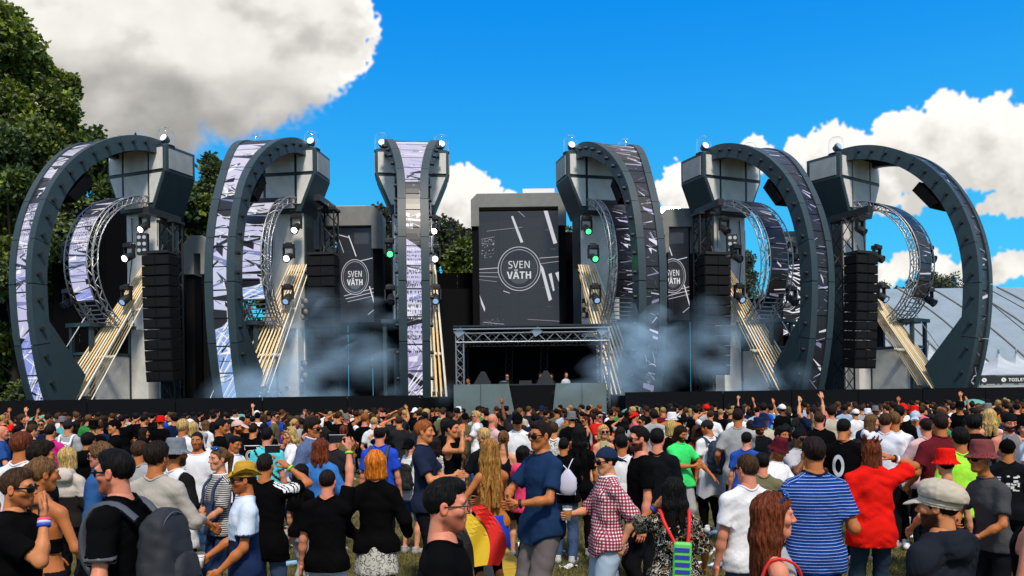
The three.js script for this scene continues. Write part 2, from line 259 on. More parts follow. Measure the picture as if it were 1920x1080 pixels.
TOWERS.forEach((T, i) => {
  const base = P(T.px, 700, T.d), th = T.turn * Math.PI / 180;
  T.pos = V(base.x, 0, base.z); T.th = th;
  T.at = (x, y, z) => V(x, y, z).applyAxisAngle(V(0, 1, 0), th).add(T.pos);
  const side = ['nearest the tall trees', 'second from the trees', 'edge-on beside the screen with five-lamp stack', '', '', ''];
  // column with flared head
  const t = thing('tower', `pale column with flared slate head, ${T.where}`, 'tower', T.pos, th, 'stage columns with flared heads');
  const hw = 1.0, y1 = 11.2, y2 = 13.0, y3 = TOP;
  part('shaft', boxUV(bx(2 * hw, y1 - DECK, 1.3, 0, (y1 + DECK) / 2, 0, 0, 0, 0, 0.03), 0.25), PALE, t);
  part('shaft_flank', [bx(0.06, y1 - DECK, 1.1, hw + 0.032, (y1 + DECK) / 2, 0), bx(0.06, y1 - DECK, 1.1, -hw - 0.032, (y1 + DECK) / 2, 0)].map((g) => boxUV(g, 0.25)), i === 0 || i === 1 ? SLATE : SLATE, t);
  const hull = [[-hw, y1 + 0.005], [hw, y1 + 0.005], [1.75, y2], [1.75, y3], [-1.75, y3], [-1.75, y2]];
  part('head', boxUV(prism(hull, 1.9, 0.03).translate(0, 0, -0.95), 0.25), SLATE, t);
  // pale panels of the head, divided by slate bars
  const pz = 0.984, pan = (pts) => part('panel', boxUV(prism(pts, 0.05).translate(0, 0, pz), 0.3), PALE, t), inX = (y) => lerp(hw, 1.75, clamp((y - y1) / (y2 - y1))) - 0.1;
  for (const s of S1) { pan([[0.86 * s, y2 + 0.1], [(1.65) * s, y2 + 0.1], [1.65 * s, y3 - 0.1], [0.86 * s, y3 - 0.1]].sort(() => 0)); pan([[0.86 * s, y1 + 0.35], [inX(y1 + 0.35) * s, y1 + 0.35], [inX(y2 - 0.08) * s, y2 - 0.08], [0.86 * s, y2 - 0.08]]); }
  pan([[-0.72, y2 + 0.1], [0.72, y2 + 0.1], [0.72, y3 - 0.1], [-0.72, y3 - 0.1]]); pan([[-0.72, y1 + 0.15], [0.72, y1 + 0.15], [0.72, y2 - 0.08], [-0.72, y2 - 0.08]]);
  for (const s of S1) part('side_panel', boxUV(bx(0.05, y3 - y2 - 0.26, 1.5, s * 1.81, (y2 + y3) / 2, 0), 0.3), SIDE, t);
  for (const s of S1) part('back_panel', boxUV(bx(0.05, 1.9, 0.9, s * (hw + 0.07), 9.6, 0.1), 0.3), SLATE2, t);
  part('base_block', boxUV(bx(1.9, 3.4, 0.7, 0, DECK + 1.7, 1.0), 0.25), PALE, t);
  // low frame at the foot
  const lf = thing('foot_frame', `low slate frame, pale panel, foot of the column ${T.where}`, 'frame', T.pos, th, 'slate frames at the column feet');
  const nr = i > 2 ? -1 : 1, fx = -0.75 * nr;
  for (const s of S1) for (const z of [1.3, 3.5]) part('post', bx(0.16, 3.4, 0.16, fx + s * 0.6, DECK + 1.7, z), SLATE, lf);
  part('top_slab', bx(1.5, 0.18, 2.6, fx, DECK + 3.49, 2.4), SLATE, lf); part('middle_slab', bx(1.3, 0.12, 2.3, fx, DECK + 2.2, 2.4), SLATE, lf);
  for (const s of S1) part('panel', boxUV(bx(0.05, 2.06, 2.0, fx + s * 0.58, DECK + 1.08, 2.4), 0.3), PALE, lf);
  part('back_board', bx(1.0, 1.1, 0.05, fx, DECK + 2.82, 1.35), BLACK, lf);
  // the big fin
  const a = thing('arch_fin', `tall slate ring arch with screen strip, ${T.where}`, 'arch', T.pos, th, 'ring-shaped arches fanned over the stage');
  const N = 56, ph = (k) => lerp(PHI0, PHI1, k), thick = 0.34, deep = 0.72;
  for (const s of S1) {
    let f; const J = 9;
    for (let j = 0; j < J; j++) { const p0 = lerp(PHI0, PHI1, j / J) + (j ? 0.0035 : 0), p1 = lerp(PHI0, PHI1, (j + 1) / J); const seg = part('frame_panel', boxUV(sweep((k) => { const p = lerp(p0, p1, k), d = deep * (0.92 + 0.08 * Math.cos(p)), o = ringAt(p), q = ringAt(p, d), xi = s * half(p), xo = s * (half(p) + thick); const c = [[xi, o[1], o[0]], [xo, o[1], o[0]], [xo, q[1], q[0]], [xi, q[1], q[0]]]; return s > 0 ? c : c.reverse(); }, 8), 0.3), j % 3 === 1 ? SLATEB : SLATE, a); f = f || seg; }
    // kicked foot of the frame
    const o = ringAt(PHI0), e = ringAt(-0.2, deep);
    part('foot', prism([[e[0] + 0.02, e[1] + 0.3], [e[0] - 1.7, e[1] - 1.9], [e[0] - 1.1, DECK], [o[0] - 0.2, DECK], [o[0] - 0.06, DECK + 1.2]].map(([z, y]) => [-z, y]), thick + 0.02).rotateY(Math.PI / 2).translate(s > 0 ? half(0) - 0.01 : -half(0) - thick - 0.01, 0, 0), SLATE, a);
    for (let k = 0; k < 17; k++) { const p = lerp(PHI0 + 0.08, 1.45, k / 16), c = ringAt(p, 0.3); const g = new THREE.CylinderGeometry(0.075, 0.09, 0.14, 8).rotateZ(Math.PI / 2).translate(s * (half(p) + thick + 0.07), c[1], c[0]); part('edge_lamp', g, BLACKSTEEL, f); }
  }
  // dark inner block where the ring narrows
  { const a1 = 0.62, a2 = 0.86, q = (p, r) => { const c = ringAt(p, r); return [-c[0], c[1]]; }; part('inner_block', prism([q(a1, 0.8), q(a2, 0.8), q(a2 + 0.01, 1.3), q(a1 + 0.01, 1.22)], 2 * half(0.7) + 2 * thick + 0.06).rotateY(Math.PI / 2).translate(-half(0.7) - thick - 0.03, 0, 0), BLACK, a); }
  part('soffit', sweep((k) => { const p = ph(k), o = ringAt(p, 0.12), q = ringAt(p, 0.2), x = half(p) + 0.02; return [[-x, o[1], o[0]], [x, o[1], o[0]], [x, q[1], q[0]], [-x, q[1], q[0]]]; }, N), SLATE2, a);
  const smat = screenMat(T.pic, T.glowK), SEG = 17, dark = SLATE2;
  for (let k = 0; k < SEG; k++) {
    const p0 = lerp(PHI0 + 0.01, 1.45, k / SEG), p1 = lerp(PHI0 + 0.01, 1.45, (k + 1) / SEG) - 0.006;
    const pos = [], uv = [], n = 3, row = [];
    for (let j = 0; j <= n; j++) { const p = lerp(p0, p1, j / n), c = ringAt(p, 0.06), x = half(p) - 0.01, v = lerp(k, k + 1, j / n) / SEG; row.push([-x, c[1], c[0], 0, v], [x, c[1], c[0], 1, v]); }
    for (let j = 0; j < n; j++) for (const q of [row[2 * j], row[2 * j + 1], row[2 * j + 3], row[2 * j], row[2 * j + 3], row[2 * j + 2]]) { pos.push(q[0], q[1], q[2]); uv.push(q[3], q[4]); }
    const g = new THREE.BufferGeometry(); g.setAttribute('position', new THREE.Float32BufferAttribute(pos, 3)); g.setAttribute('uv', new THREE.Float32BufferAttribute(uv, 2)); g.computeVertexNormals();
    part('screen_panel', g, (i < 2 ? k > 13 : k > 14) ? dark : smat, a);
  }
  // the small ring of lattice with its own screen strip
  const rr = 3.55, uc = 0.75, yc = 8.3, at = (p, r, x) => V(x, yc + r * Math.sin(p), uc + r * Math.cos(p));
  const b = thing('small_arch', `small silver lattice ring inside the arch ${T.where}`, 'arch', T.pos, th, 'small lattice rings inside the arches');
  const A0 = -0.95, A1 = 1.9, n = 30;
  for (const s of S1) {
    const out = [], W = 0.3;
    const q = (k, i2) => { const p = lerp(A0, A1, k / n); return at(p, rr - (i2 & 1 ? W : 0), s * (0.52 + (i2 & 2 ? W : 0))); };
    for (let k = 0; k < n; k++) { for (let c = 0; c < 4; c++) out.push(bar(q(k, c), q(k + 1, c), 0.032, 5)); for (const [c, d] of [[0, 1], [2, 3], [0, 2], [1, 3]]) out.push(bar(q(k, k & 1 ? c : d), q(k + 1, k & 1 ? d : c), 0.018, 4)); }
    part('lattice', out, STEEL, b);
  }
  const rungs = []; for (let k = 0; k < 7; k++) { const p = lerp(A0 + 0.05, -0.5, k / 6); rungs.push(bar(at(p, rr - 0.05, -0.52), at(p, rr - 0.05, 0.52), 0.03, 5)); } for (let k = 0; k < 5; k++) { const p = lerp(1.25, A1, k / 4); rungs.push(bar(at(p, rr - 0.05, -0.52), at(p, rr - 0.05, 0.52), 0.025, 5)); } part('rungs', rungs, STEEL, b);
  for (let k = 0; k < 7; k++) {
    const p0 = lerp(-0.48, 1.2, k / 7), p1 = lerp(-0.48, 1.2, (k + 1) / 7) - 0.01, pos = [], uv = [], row = [];
    for (let j = 0; j <= 3; j++) { const p = lerp(p0, p1, j / 3), v = 0.1 + 0.6 * lerp(k, k + 1, j / 3) / 7; for (const x of [-0.5, 0.5]) { const c = at(p, rr + 0.02, x); row.push([c.x, c.y, c.z, x < 0 ? 0 : 1, v]); } }
    for (let j = 0; j < 3; j++) for (const q of [row[2 * j], row[2 * j + 1], row[2 * j + 3], row[2 * j], row[2 * j + 3], row[2 * j + 2]]) { pos.push(q[0], q[1], q[2]); uv.push(q[3], q[4]); }
    const g = new THREE.BufferGeometry(); g.setAttribute('position', new THREE.Float32BufferAttribute(pos, 3)); g.setAttribute('uv', new THREE.Float32BufferAttribute(uv, 2)); g.computeVertexNormals();
    part('screen_panel', g, k === 6 ? dark : smat, b);
  }
  part('backing', sweep((k) => { const p = lerp(-0.48, 1.3, k), x = 0.5, o = at(p, rr - 0.02, 0), w = at(p, rr - 0.1, 0); return [[-x, o.y, o.z], [x, o.y, o.z], [x, w.y, w.z], [-x, w.y, w.z]]; }, 16), BLACK, b);
  // harp of gilded bars
  const hp = thing('bar_harp', `fan of gilded bars below the column ${T.where}`, 'bars', T.pos, th, 'fans of gilded bars');
  for (let k = 0; k < 8; k++) { const u = k / 7 - 0.5, m = k % 3 === 1 ? GOLDPALE : GOLD; const hx = nr * (i === 2 ? 0.6 : 0.85), slip = -nr * [1, 1, 0, 0.5, 1, 1][i]; part('gilded_bar', [bar(V(hx + u * 0.85, 8.6, 1.0), V(hx + slip + u * 1.5, DECK + 0.02, 4.9), 0.042, 6), bar(V(hx + u * 0.85 + 0.05, 8.4, 0.8), V(hx + slip + u * 1.5 + 0.06, DECK + 0.02, 4.3), 0.03, 6)], m, hp); }
  for (const k of [0.03, 0.33, 0.68, 0.97]) { const y = lerp(8.45, DECK, k), z = lerp(0.82, 4.42, k); part('bracket', bx(lerp(0.95, 1.55, k), 0.05, 0.3, nr * (i === 2 ? 0.6 : 0.85) - nr * [1, 1, 0, 0.5, 1, 1][i] * k, y, z, 0.4), k > 0.3 && k < 0.9 ? GOLDPALE : BLACKSTEEL, hp); }
  if (i !== 2 && i !== 3) { const a0 = T.at(-nr * 0.5, 6.4, 3.2), a1 = T.at(-nr * 1.3, DECK, 5.6), r = thing('stay_rope', `thin pale stay rope below the small ring ${T.where}`, 'rope', a1); part('rope', bar(V(0, 0, 0), a0.clone().sub(a1), 0.022, 5), WHITE, r); part('shackle', new THREE.TorusGeometry(0.08, 0.02, 6, 12), STEEL, r); }
  { const c = thing('cable', `black cable hanging down the column ${T.where}`, 'cable', T.at(-nr * 0.6, 0, 0.7), th, 'cables on the columns'); part('cable_run', new THREE.TubeGeometry(new THREE.CatmullRomCurve3([V(0, 11, 0), V(0.05, 9.2, 0.06), V(-0.12, 7.6, 0.1), V(0.1, 5.8, 0.08), V(0.04, 4, 0.75)]), 30, 0.025, 5), BLACKSTEEL, c); }
  // glass domes with a lamp on the two corners of the head
  for (const s of S1) {
    const p = T.at(s * 1.45, TOP + 0.03, 0.55), dm = thing('glass_dome', `glass dome lamp, ${s > 0 !== (i > 2) ? 'booth-side' : 'outer'} corner of the column ${T.where}`, 'dome lamp', p, th, 'glass dome lamps on the column heads');
    part('dome', lathe([[0.36, 0], [0.37, 0.55], [0.33, 0.78], [0.2, 0.9], [0, 0.93]], 20), GLASS, dm); part('rim', lathe([[0.34, 0], [0.4, 0], [0.4, 0.06], [0.34, 0.06]], 20), BLACKSTEEL, dm);
    part('lamp_body', [lathe([[0, 0.01], [0.2, 0.01], [0.2, 0.1], [0.1, 0.14], [0, 0.14]], 12), lathe([[0, -0.16], [0.12, -0.14], [0.19, 0.06], [0.19, 0.18], [0, 0.18]], 12).rotateX(1.2).translate(0, 0.36, 0)], BLACKSTEEL, dm);
    part('lens', new THREE.CylinderGeometry(0.17, 0.17, 0.02, 14).rotateX(1.2).translate(0, 0.36 + 0.07, 0.18), i === 5 ? LITBLUE : glow(1, 0.98, 0.95, 1.6), dm);
  }
  // lamps hanging in and around the small ring
  const litOf = Object.fromEntries(T.lit); const spots = [[1.0, 10.9, 1.5], [1.0, 9.35, 2.4], [1.0, 7.4, 2.6], [-1.05, 9.3, 3.9], [-1.05, 7.2, 3.9]];
  spots.forEach(([x, y, z], k) => placeLamp(litOf[k] || (k === 2 ? 'blue' : 'off'), T.at((i > 2 ? -1 : 1) * x, y, z), th + Math.PI, 0.95 + 0.2 * (k % 2), `${litOf[k] ? 'shining ' + litOf[k] : 'black'} lamp, ${['topmost inside', 'middle inside', 'lowest inside', 'upper outside', 'lower outside'][k]} small ring ${T.where}`, 'moving lamps on the small rings'));
});

// ---------------------------------------------------------------- deck, walls behind, screens
const deckEdge = [[-40, 26.5], [-24, 27.6], [-6, 29.4], [-3.4, 29.5], [4.2, 30.1], [8, 30.6], [19, 32.4], [26.5, 34.2]];
{
  const front = deckEdge.map(([x, d]) => [x, d]), poly = [...front, [27, 47.5], [-40, 47.5]];
  const mk = (pts, y) => prism(pts.map(([x, z]) => [x, z]), y).rotateX(-Math.PI / 2);     // shape y -> -z, depth -> up
  struct('stage_deck', [mk([...front.slice(0, 4), [-3.4, 36.5], [4.2, 36.5], ...front.slice(4), [27, 47.5], [-40, 47.5]], DECK - 0.01)], BLACK);
  struct('booth_floor', mk([[-3.38, 29.9], [4.18, 30.4], [4.18, 36.4], [-3.38, 36.4]], 1.3), BLACK);
  // fence panels along the front edge of the deck
  for (let i = 0; i < deckEdge.length - 1; i++) {
    const [x0, d0] = deckEdge[i], [x1, d1] = deckEdge[i + 1], L = Math.hypot(x1 - x0, d1 - d0), n = Math.max(1, Math.round(L / 3)), ang = Math.atan2(d1 - d0, x1 - x0);
    const w = thing('front_fence', `matt black panelled front of the stage, section ${['before the trees', 'below the arches by the trees', 'below the edge-on arch', 'below the booth', 'beside the booth', 'below the arches by the marquee', 'at the marquee end'][i]}`, 'stage front', [0, 0, 0]);
    for (let k = 0; k < n; k++) { const t = (k + 0.5) / n; part('panel', bx(L / n - 0.03, (i === 3 ? 1.3 : DECK + 0.12) - 0.02, 0.05, lerp(x0, x1, t), (i === 3 ? 0.65 : DECK / 2 + 0.06), -lerp(d0, d1, t) + 0.12 + 0.006 * (k % 2), 0, ang, 0), FENCE, w); }
  }
}
function wall(px0, px1, pyTop, d, label, m = DRAPE) { const a = P(px0, pyTop, d), b = P(px1, pyTop, d); const w = thing('black_drape', label, 'drape', [(a.x + b.x) / 2, 0, -d]); const W = b.x - a.x, n = Math.max(2, Math.round(W / 1.5)), H = (a.y + b.y) / 2; for (let i = 0; i < n; i++) part('cloth_length', sweep((k) => { const y = k * H, pts = []; for (let q = 0; q <= 6; q++) pts.push([-W / 2 + W / n * (i + q / 6.1), y, 0.05 * Math.sin(q / 6 * Math.PI * 4)]); return [...pts, ...pts.slice().reverse().map(([x, yy, z]) => [x, yy, z - 0.04])]; }, 1), m, w); return w; }
wall(-40, 120, 560, 46, 'black drape hung below the tall trees');
wall(96, 345, 385, 45.6, 'black drape inside the arch nearest the trees');
wall(334, 400, 470, 45, 'black drape between the first two arches by the trees');
wall(396, 600, 600, 45.4, 'black drape behind the second arch from the trees');
wall(560, 742, 484, 45.2, 'black drape behind the smoke-hidden speaker stack');
wall(810, 905, 512, 46.4, 'black drape beside the main screen towards the edge-on arch');
wall(900, 1062, 560, 46.2, 'black drape below the main screen');
wall(1050, 1110, 435, 45.2, 'black drape beside the main screen towards the marquee');
wall(1105, 1262, 500, 46, 'black drape behind the arch at the booth roof corner');
wall(1255, 1330, 480, 45.3, 'black drape behind the speaker stack by the smoke');
wall(1326, 1462, 560, 46, 'black drape behind the second arch from the marquee');
wall(1452, 1590, 500, 45.6, 'black drape beside the pattern screen');

// portal frames with screens
function portal(px0, px1, pyTop, pyLeg, d, w, label) {   // an upside-down U with cut corners
  const a = P(px0, pyTop, d), b = P(px1, pyTop, d), leg = P(px0, pyLeg, d).y, W = (b.x - a.x) / 2, H = (a.y + b.y) / 2, c = w * 0.45;
  const t = thing('portal_frame', label, 'frame', [(a.x + b.x) / 2, 0, -d]);
  part('frame', boxUV(prism([[-W, leg], [-W, H - c], [-W + c, H], [W - c, H], [W, H - c], [W, leg], [W - w * 0.55, leg], [W - w * 0.55, H - w], [-W + w * 0.55, H - w], [-W + w * 0.55, leg]], 1.1, 0.02), 0.3), FRAMEGREY, t);
  for (const s of S1) part('leg', boxUV(bx(w * 0.5, leg - 1, 0.9, s * (W - w * 0.27), (leg - 1) / 2 + 1, 0.5), 0.3), BLACK, t);
  return t;
}
function screen(px0, px1, py0, py1, d, tex, label, k = 0.6, cols = 2, rows = 4) {
  const a = P(px0, py0, d), b = P(px1, py1, d), W = b.x - a.x, H = a.y - b.y, t = thing('video_screen', label, 'screen', [(a.x + b.x) / 2, (a.y + b.y) / 2, -d]);
  part('casing', bx(W + 0.16, H + 0.16, 0.2, 0, 0, -0.13), BLACK, t);
  const m = screenMat(tex, k);
  for (let i = 0; i < cols; i++) for (let j = 0; j < rows; j++) { const g = new THREE.BoxGeometry(W / cols - 0.006, H / rows - 0.006, 0.05), uv = g.attributes.uv; for (let q = 0; q < uv.count; q++) uv.setXY(q, (i + uv.getX(q)) / cols, (j + uv.getY(q)) / rows); g.translate(W * ((i + 0.5) / cols - 0.5), H * ((j + 0.5) / rows - 0.5), 0); part('screen_panel', g, m, t); }
  return t;
}
portal(885, 1058, 372, 432, 44.6, 0.72, 'pale grey upside-down U frame around the top of the main screen');
screen(897, 1049, 397, 611, 43.6, bigScreen, 'tall main video screen with circle emblem above the booth', 0.62, 4, 6);
struct('screen_wall', bx(9.5, 6.2, 0.5, P(972, 600, 45.4).x, 5.1, -45.4), BLACK);
portal(598, 722, 396, 474, 43.4, 1.0, 'pale grey frame around the screen by the smoke-hidden speaker stack');
screen(633, 704, 428, 604, 42.6, sideScreen(0.46, false), 'narrow video screen with circle emblem beside the edge-on arch', 0.75);
portal(1228, 1308, 400, 480, 44, 0.95, 'pale grey frame behind the arch at the booth roof corner');
screen(1228, 1293, 428, 600, 43.2, sideScreen(0.52, false), 'narrow video screen half hidden behind the arch at the booth roof corner', 0.75);
portal(360, 408, 450, 520, 43, 0.9, 'pale grey frame between the first two arches by the trees');
portal(1440, 1540, 452, 480, 45, 0.9, 'pale grey frame behind the second arch from the marquee');
screen(1452, 1513, 474, 628, 44.4, sideScreen(0.36, true), 'video screen of white maze lines behind the second arch from the marquee', 0.95);
for (const [x0, x1, y0, y1, d, m, l] of [[898, 967, 366, 381, 44.4, WHITE, 'white board standing on the main screen frame towards the trees'], [980, 1040, 354, 381, 44.4, WHITE, 'white board standing on the main screen frame towards the marquee'], [630, 686, 385, 411, 43.2, MIRROR, 'mirror board on the frame by the smoke-hidden speaker stack'], [1240, 1275, 388, 412, 43.8, MIRROR, 'mirror board on the frame behind the booth-corner arch'], [1454, 1492, 433, 457, 44.8, MIRROR, 'mirror board above the maze-line screen']]) {
  const a = P(x0, y0, d), b = P(x1, y1, d), t = thing('roof_board', l, 'board', [(a.x + b.x) / 2, (a.y + b.y) / 2, -d]);
  part('board', bx(b.x - a.x, a.y - b.y, 0.08, 0, 0, 0, m === MIRROR ? -0.35 : -0.1, 0, 0), m, t); part('stand', [bx(0.06, 0.9, 0.3, -0.5, -0.15, -0.3), bx(0.06, 0.9, 0.3, 0.5, -0.15, -0.3)], BLACKSTEEL, t);
}
// line arrays and their lattice towers
function lineArray(px, py0, py1, d, n, turn, label, towerPx, towerTop) {
  const a = P(px, py0, d), b = P(px, py1, d), H = a.y - b.y, h = H / n, t = thing('line_array', label, 'loudspeakers', [a.x, 0, -d], turn, 'hanging loudspeaker columns');
  part('bumper', [bx(1.3, 0.12, 0.9, 0, a.y + 0.12, 0), bar(V(0, a.y + 0.1, 0), V(0, a.y + 0.55, -0.2), 0.04)], BLACKSTEEL, t);
  for (let k = 0; k < n; k++) {
    const y = a.y - h * (k + 0.5), z = -0.02 * k * k / n, c = part('cabinet', bx(1.38, h - 0.03, 0.8, 0, y, z, 0.012 * k, 0, 0, 0.02), CAB, t);
    part('grille', [bx(0.62, h - 0.1, 0.03, 0.34, y, z + 0.405, 0.012 * k), bx(0.62, h - 0.1, 0.03, -0.34, y, z + 0.405, 0.012 * k)], GRILLE, c);
  }
  const q = P(towerPx, towerTop, d + 1.3), tw = thing('lattice_tower', `black lattice tower carrying the ${label.replace('black ', '')}`, 'truss tower', [q.x, 0, q.z], turn, 'black lattice towers');
  part('lattice', truss(V(0, DECK, 0), V(0, q.y, 0), 0.7, 0.05, 0.8), BLACKSTEEL, tw); part('head_beam', [bx(0.3, 0.3, 2.4, 0, q.y + 0.15, 0.6), bx(0.9, 0.12, 0.9, 0, q.y - 0.06, 0)], BLACKSTEEL, tw);
  part('hoist_chain', bar(V(a.x - q.x, a.y + 0.5, 1.1), V(a.x - q.x, q.y, 1.1), 0.02, 4), BLACKSTEEL, tw);
}
lineArray(301, 480, 715, 36.6, 12, -0.2, 'black loudspeaker column before the tower nearest the trees', 320, 415);
lineArray(606, 482, 712, 39, 12, -0.1, 'black loudspeaker column half lost in smoke beside the narrow screen', 617, 392);
lineArray(1338, 482, 702, 38.6, 12, 0.25, 'black loudspeaker column in smoke before the second last arch', 1318, 400);
lineArray(1614, 480, 690, 39, 12, 0.4, 'black loudspeaker column seen through the arch before the marquee', 1578, 412);
// lamp ladders on the flank of two towers
for (const [px, py0, py1, d, l] of [[571, 560, 600, 38.5, 'upper strip of small lamps by the gilded bars near the smoke'], [570, 676, 720, 38.5, 'lower strip of small lamps by the gilded bars near the smoke'], [1097, 560, 596, 40, 'strip of small lamps by the gilded bars at the booth corner']]) { const a = P(px, py0, d), b = P(px, py1, d), t = thing('lamp_strip', l, 'lamp strip', [a.x, b.y, -d]); part('bracket', bx(0.3, a.y - b.y, 0.1, 0, (a.y - b.y) / 2, 0), BLACKSTEEL, t); for (let k = 0; k < 4; k++) part('lamp', lathe([[0, 0], [0.1, 0.01], [0.09, 0.14], [0, 0.15]], 10).rotateX(1.3).translate(k % 2 ? 0.09 : -0.09, (k + 0.5) * (a.y - b.y) / 4, 0.08), STRIPLAMP, t); }
for (const [px, py, d, l] of [[268, 458, 37, 'black lamp box with six lenses on the first column by the trees'], [1372, 458, 39.5, 'black lamp box with six lenses on the second column from the marquee']]) { const p = P(px, py, d), t = thing('lamp_box', l, 'lamp box', p, 0); part('box', bx(0.5, 1, 0.25, 0, 0, 0, 0, 0, 0, 0.03), BLACKSTEEL, t); for (let k = 0; k < 6; k++) part('lens', new THREE.CylinderGeometry(0.09, 0.09, 0.03, 10).rotateX(Math.PI / 2).translate(k % 2 ? 0.12 : -0.12, 0.3 * Math.floor(k / 2) - 0.3, 0.13), mat(0.5, 0.55, 0.6, 0.2), t); }

// ---------------------------------------------------------------- the booth
{
  const d = 34, A = P(862, 628, d), B = P(1134, 628, d), y = (A.y + B.y) / 2 - 0.1, x0 = A.x, x1 = B.x, z0 = -d, z1 = -d - 3.2;
  const r = thing('booth_roof', 'silver lattice roof frame over the booth below the main screen', 'truss roof', [0, 0, 0]);
  for (const x of [x0, x1]) { part('leg', truss(V(x, 1.3, z0), V(x, y + 0.2, z0), 0.32, 0.035), STEEL, r); part('leg', truss(V(x, 1.3, z1), V(x, y + 0.2, z1), 0.32, 0.03), BLACKSTEEL, r); part('side_beam', truss(V(x, y, z0), V(x, y, z1), 0.34, 0.035), STEEL, r); }
  part('front_beam', truss(V(x0 - 0.15, y, z0), V(x1 + 0.15, y, z0), 0.38, 0.038), STEEL, r); part('back_beam', truss(V(x0, y, z1), V(x1, y, z1), 0.34, 0.03), STEEL, r);
  part('roof_skin', bx(x1 - x0 + 0.5, 0.07, 3.8, (x0 + x1) / 2, y + 0.48, (z0 + z1) / 2), BLACKSTEEL, r); part('fascia', bx(x1 - x0 + 0.5, 0.05, 0.05, (x0 + x1) / 2, y + 0.36, z0 + 0.3), STEEL, r);
  part('back_cloth', bx(x1 - x0, y - 1.3, 0.05, (x0 + x1) / 2, (y + 1.3) / 2, z1 - 0.25), DRAPE, r);
  for (const k of [0.0, 0.53, 0.98]) part('corner_plate', [bx(0.5, 0.06, 0.4, lerp(x0, x1, k), y + 0.28, z0 + 0.02, 0.2), bx(0.36, 0.3, 0.05, lerp(x0, x1, k), y + 0.22, z0 + 0.22, 0, 0, 0.6)], STEEL, r);
  for (const k of [0.32, 0.58]) part('inner_post', truss(V(lerp(x0, x1, k), 1.3, z1 + 0.3), V(lerp(x0, x1, k) + 0.15, y, z1 + 0.3), 0.3, 0.02), BLACKSTEEL, r);
  // the front of the booth: two slanted slate faces and a black middle
  const fd = 31.4, L = P(851, 724, fd), Rr = P(1136, 720, fd), m0 = P(954, 722, fd), m1 = P(1042, 722, fd), b0 = P(972, 765, fd), b1 = P(1030, 765, fd), f = thing('booth_front', 'grey-green slanted booth front with black middle panel', 'booth', [0, 0, -fd]);
  const yt = 2.62, yb = 0.9;
  part('slate_face', boxUV(prism([[L.x, yb], [b0.x - 0.05, yb], [m0.x, yt], [L.x, yt]], 0.12), 0.25), BOOTH, f); part('slate_face', boxUV(prism([[b1.x + 0.05, yb], [Rr.x, yb], [Rr.x, yt], [m1.x, yt]], 0.12), 0.25), BOOTH, f);
  part('seam', [bx(0.02, yt - yb, 0.01, L.x + 1.05, (yt + yb) / 2, 0.125), bx(0.02, yt - yb, 0.01, Rr.x - 0.95, (yt + yb) / 2, 0.125)], SLATE2, f);
  part('black_middle', boxUV(prism([[b0.x - 0.02, yb], [b1.x + 0.02, yb], [m1.x - 0.03, yt - 0.02], [m0.x + 0.03, yt - 0.02]], 0.06).translate(0, 0, -0.1)), BLACK, f);
  part('counter', bx(Rr.x - L.x, 0.06, 1.4, (L.x + Rr.x) / 2, yt - 0.035, -0.72), SLATE2, f);
  const q = (px) => P(px, 715, 32.3).x;
  const dk = thing('mixing_desk', 'black mixing decks on the booth counter between the performers', 'DJ decks', [q(985), yt, -32.3]); part('deck', [bx(0.4, 0.1, 0.4, -0.85, 0.05, 0), bx(0.4, 0.1, 0.4, 0.85, 0.05, 0), bx(0.5, 0.14, 0.42, 0, 0.07, 0)], BLACKSTEEL, dk); part('platter', [new THREE.CylinderGeometry(0.15, 0.15, 0.03, 18).translate(-0.85, 0.12, 0), new THREE.CylinderGeometry(0.15, 0.15, 0.03, 18).translate(0.85, 0.12, 0)], STEEL, dk);
  for (const [px, l] of [[905, 'black wedge monitor on the booth counter near the edge of the roof leg'], [1022, 'black wedge monitor on the booth counter beside the leaning performer']]) { const w = thing('wedge_monitor', l, 'loudspeaker', [q(px), yt, -32.2]); part('cabinet', prism([[-0.35, 0], [0.35, 0], [0.1, 0.5], [-0.05, 0.5]], 0.5, 0.01).translate(0, 0, -0.25), BLACKSTEEL, w); part('grille', bx(0.5, 0.02, 0.42, 0.22, 0.27, 0, 0, 0, -1.1), mat(0.03, 0.03, 0.03, 0.5), w); }
}
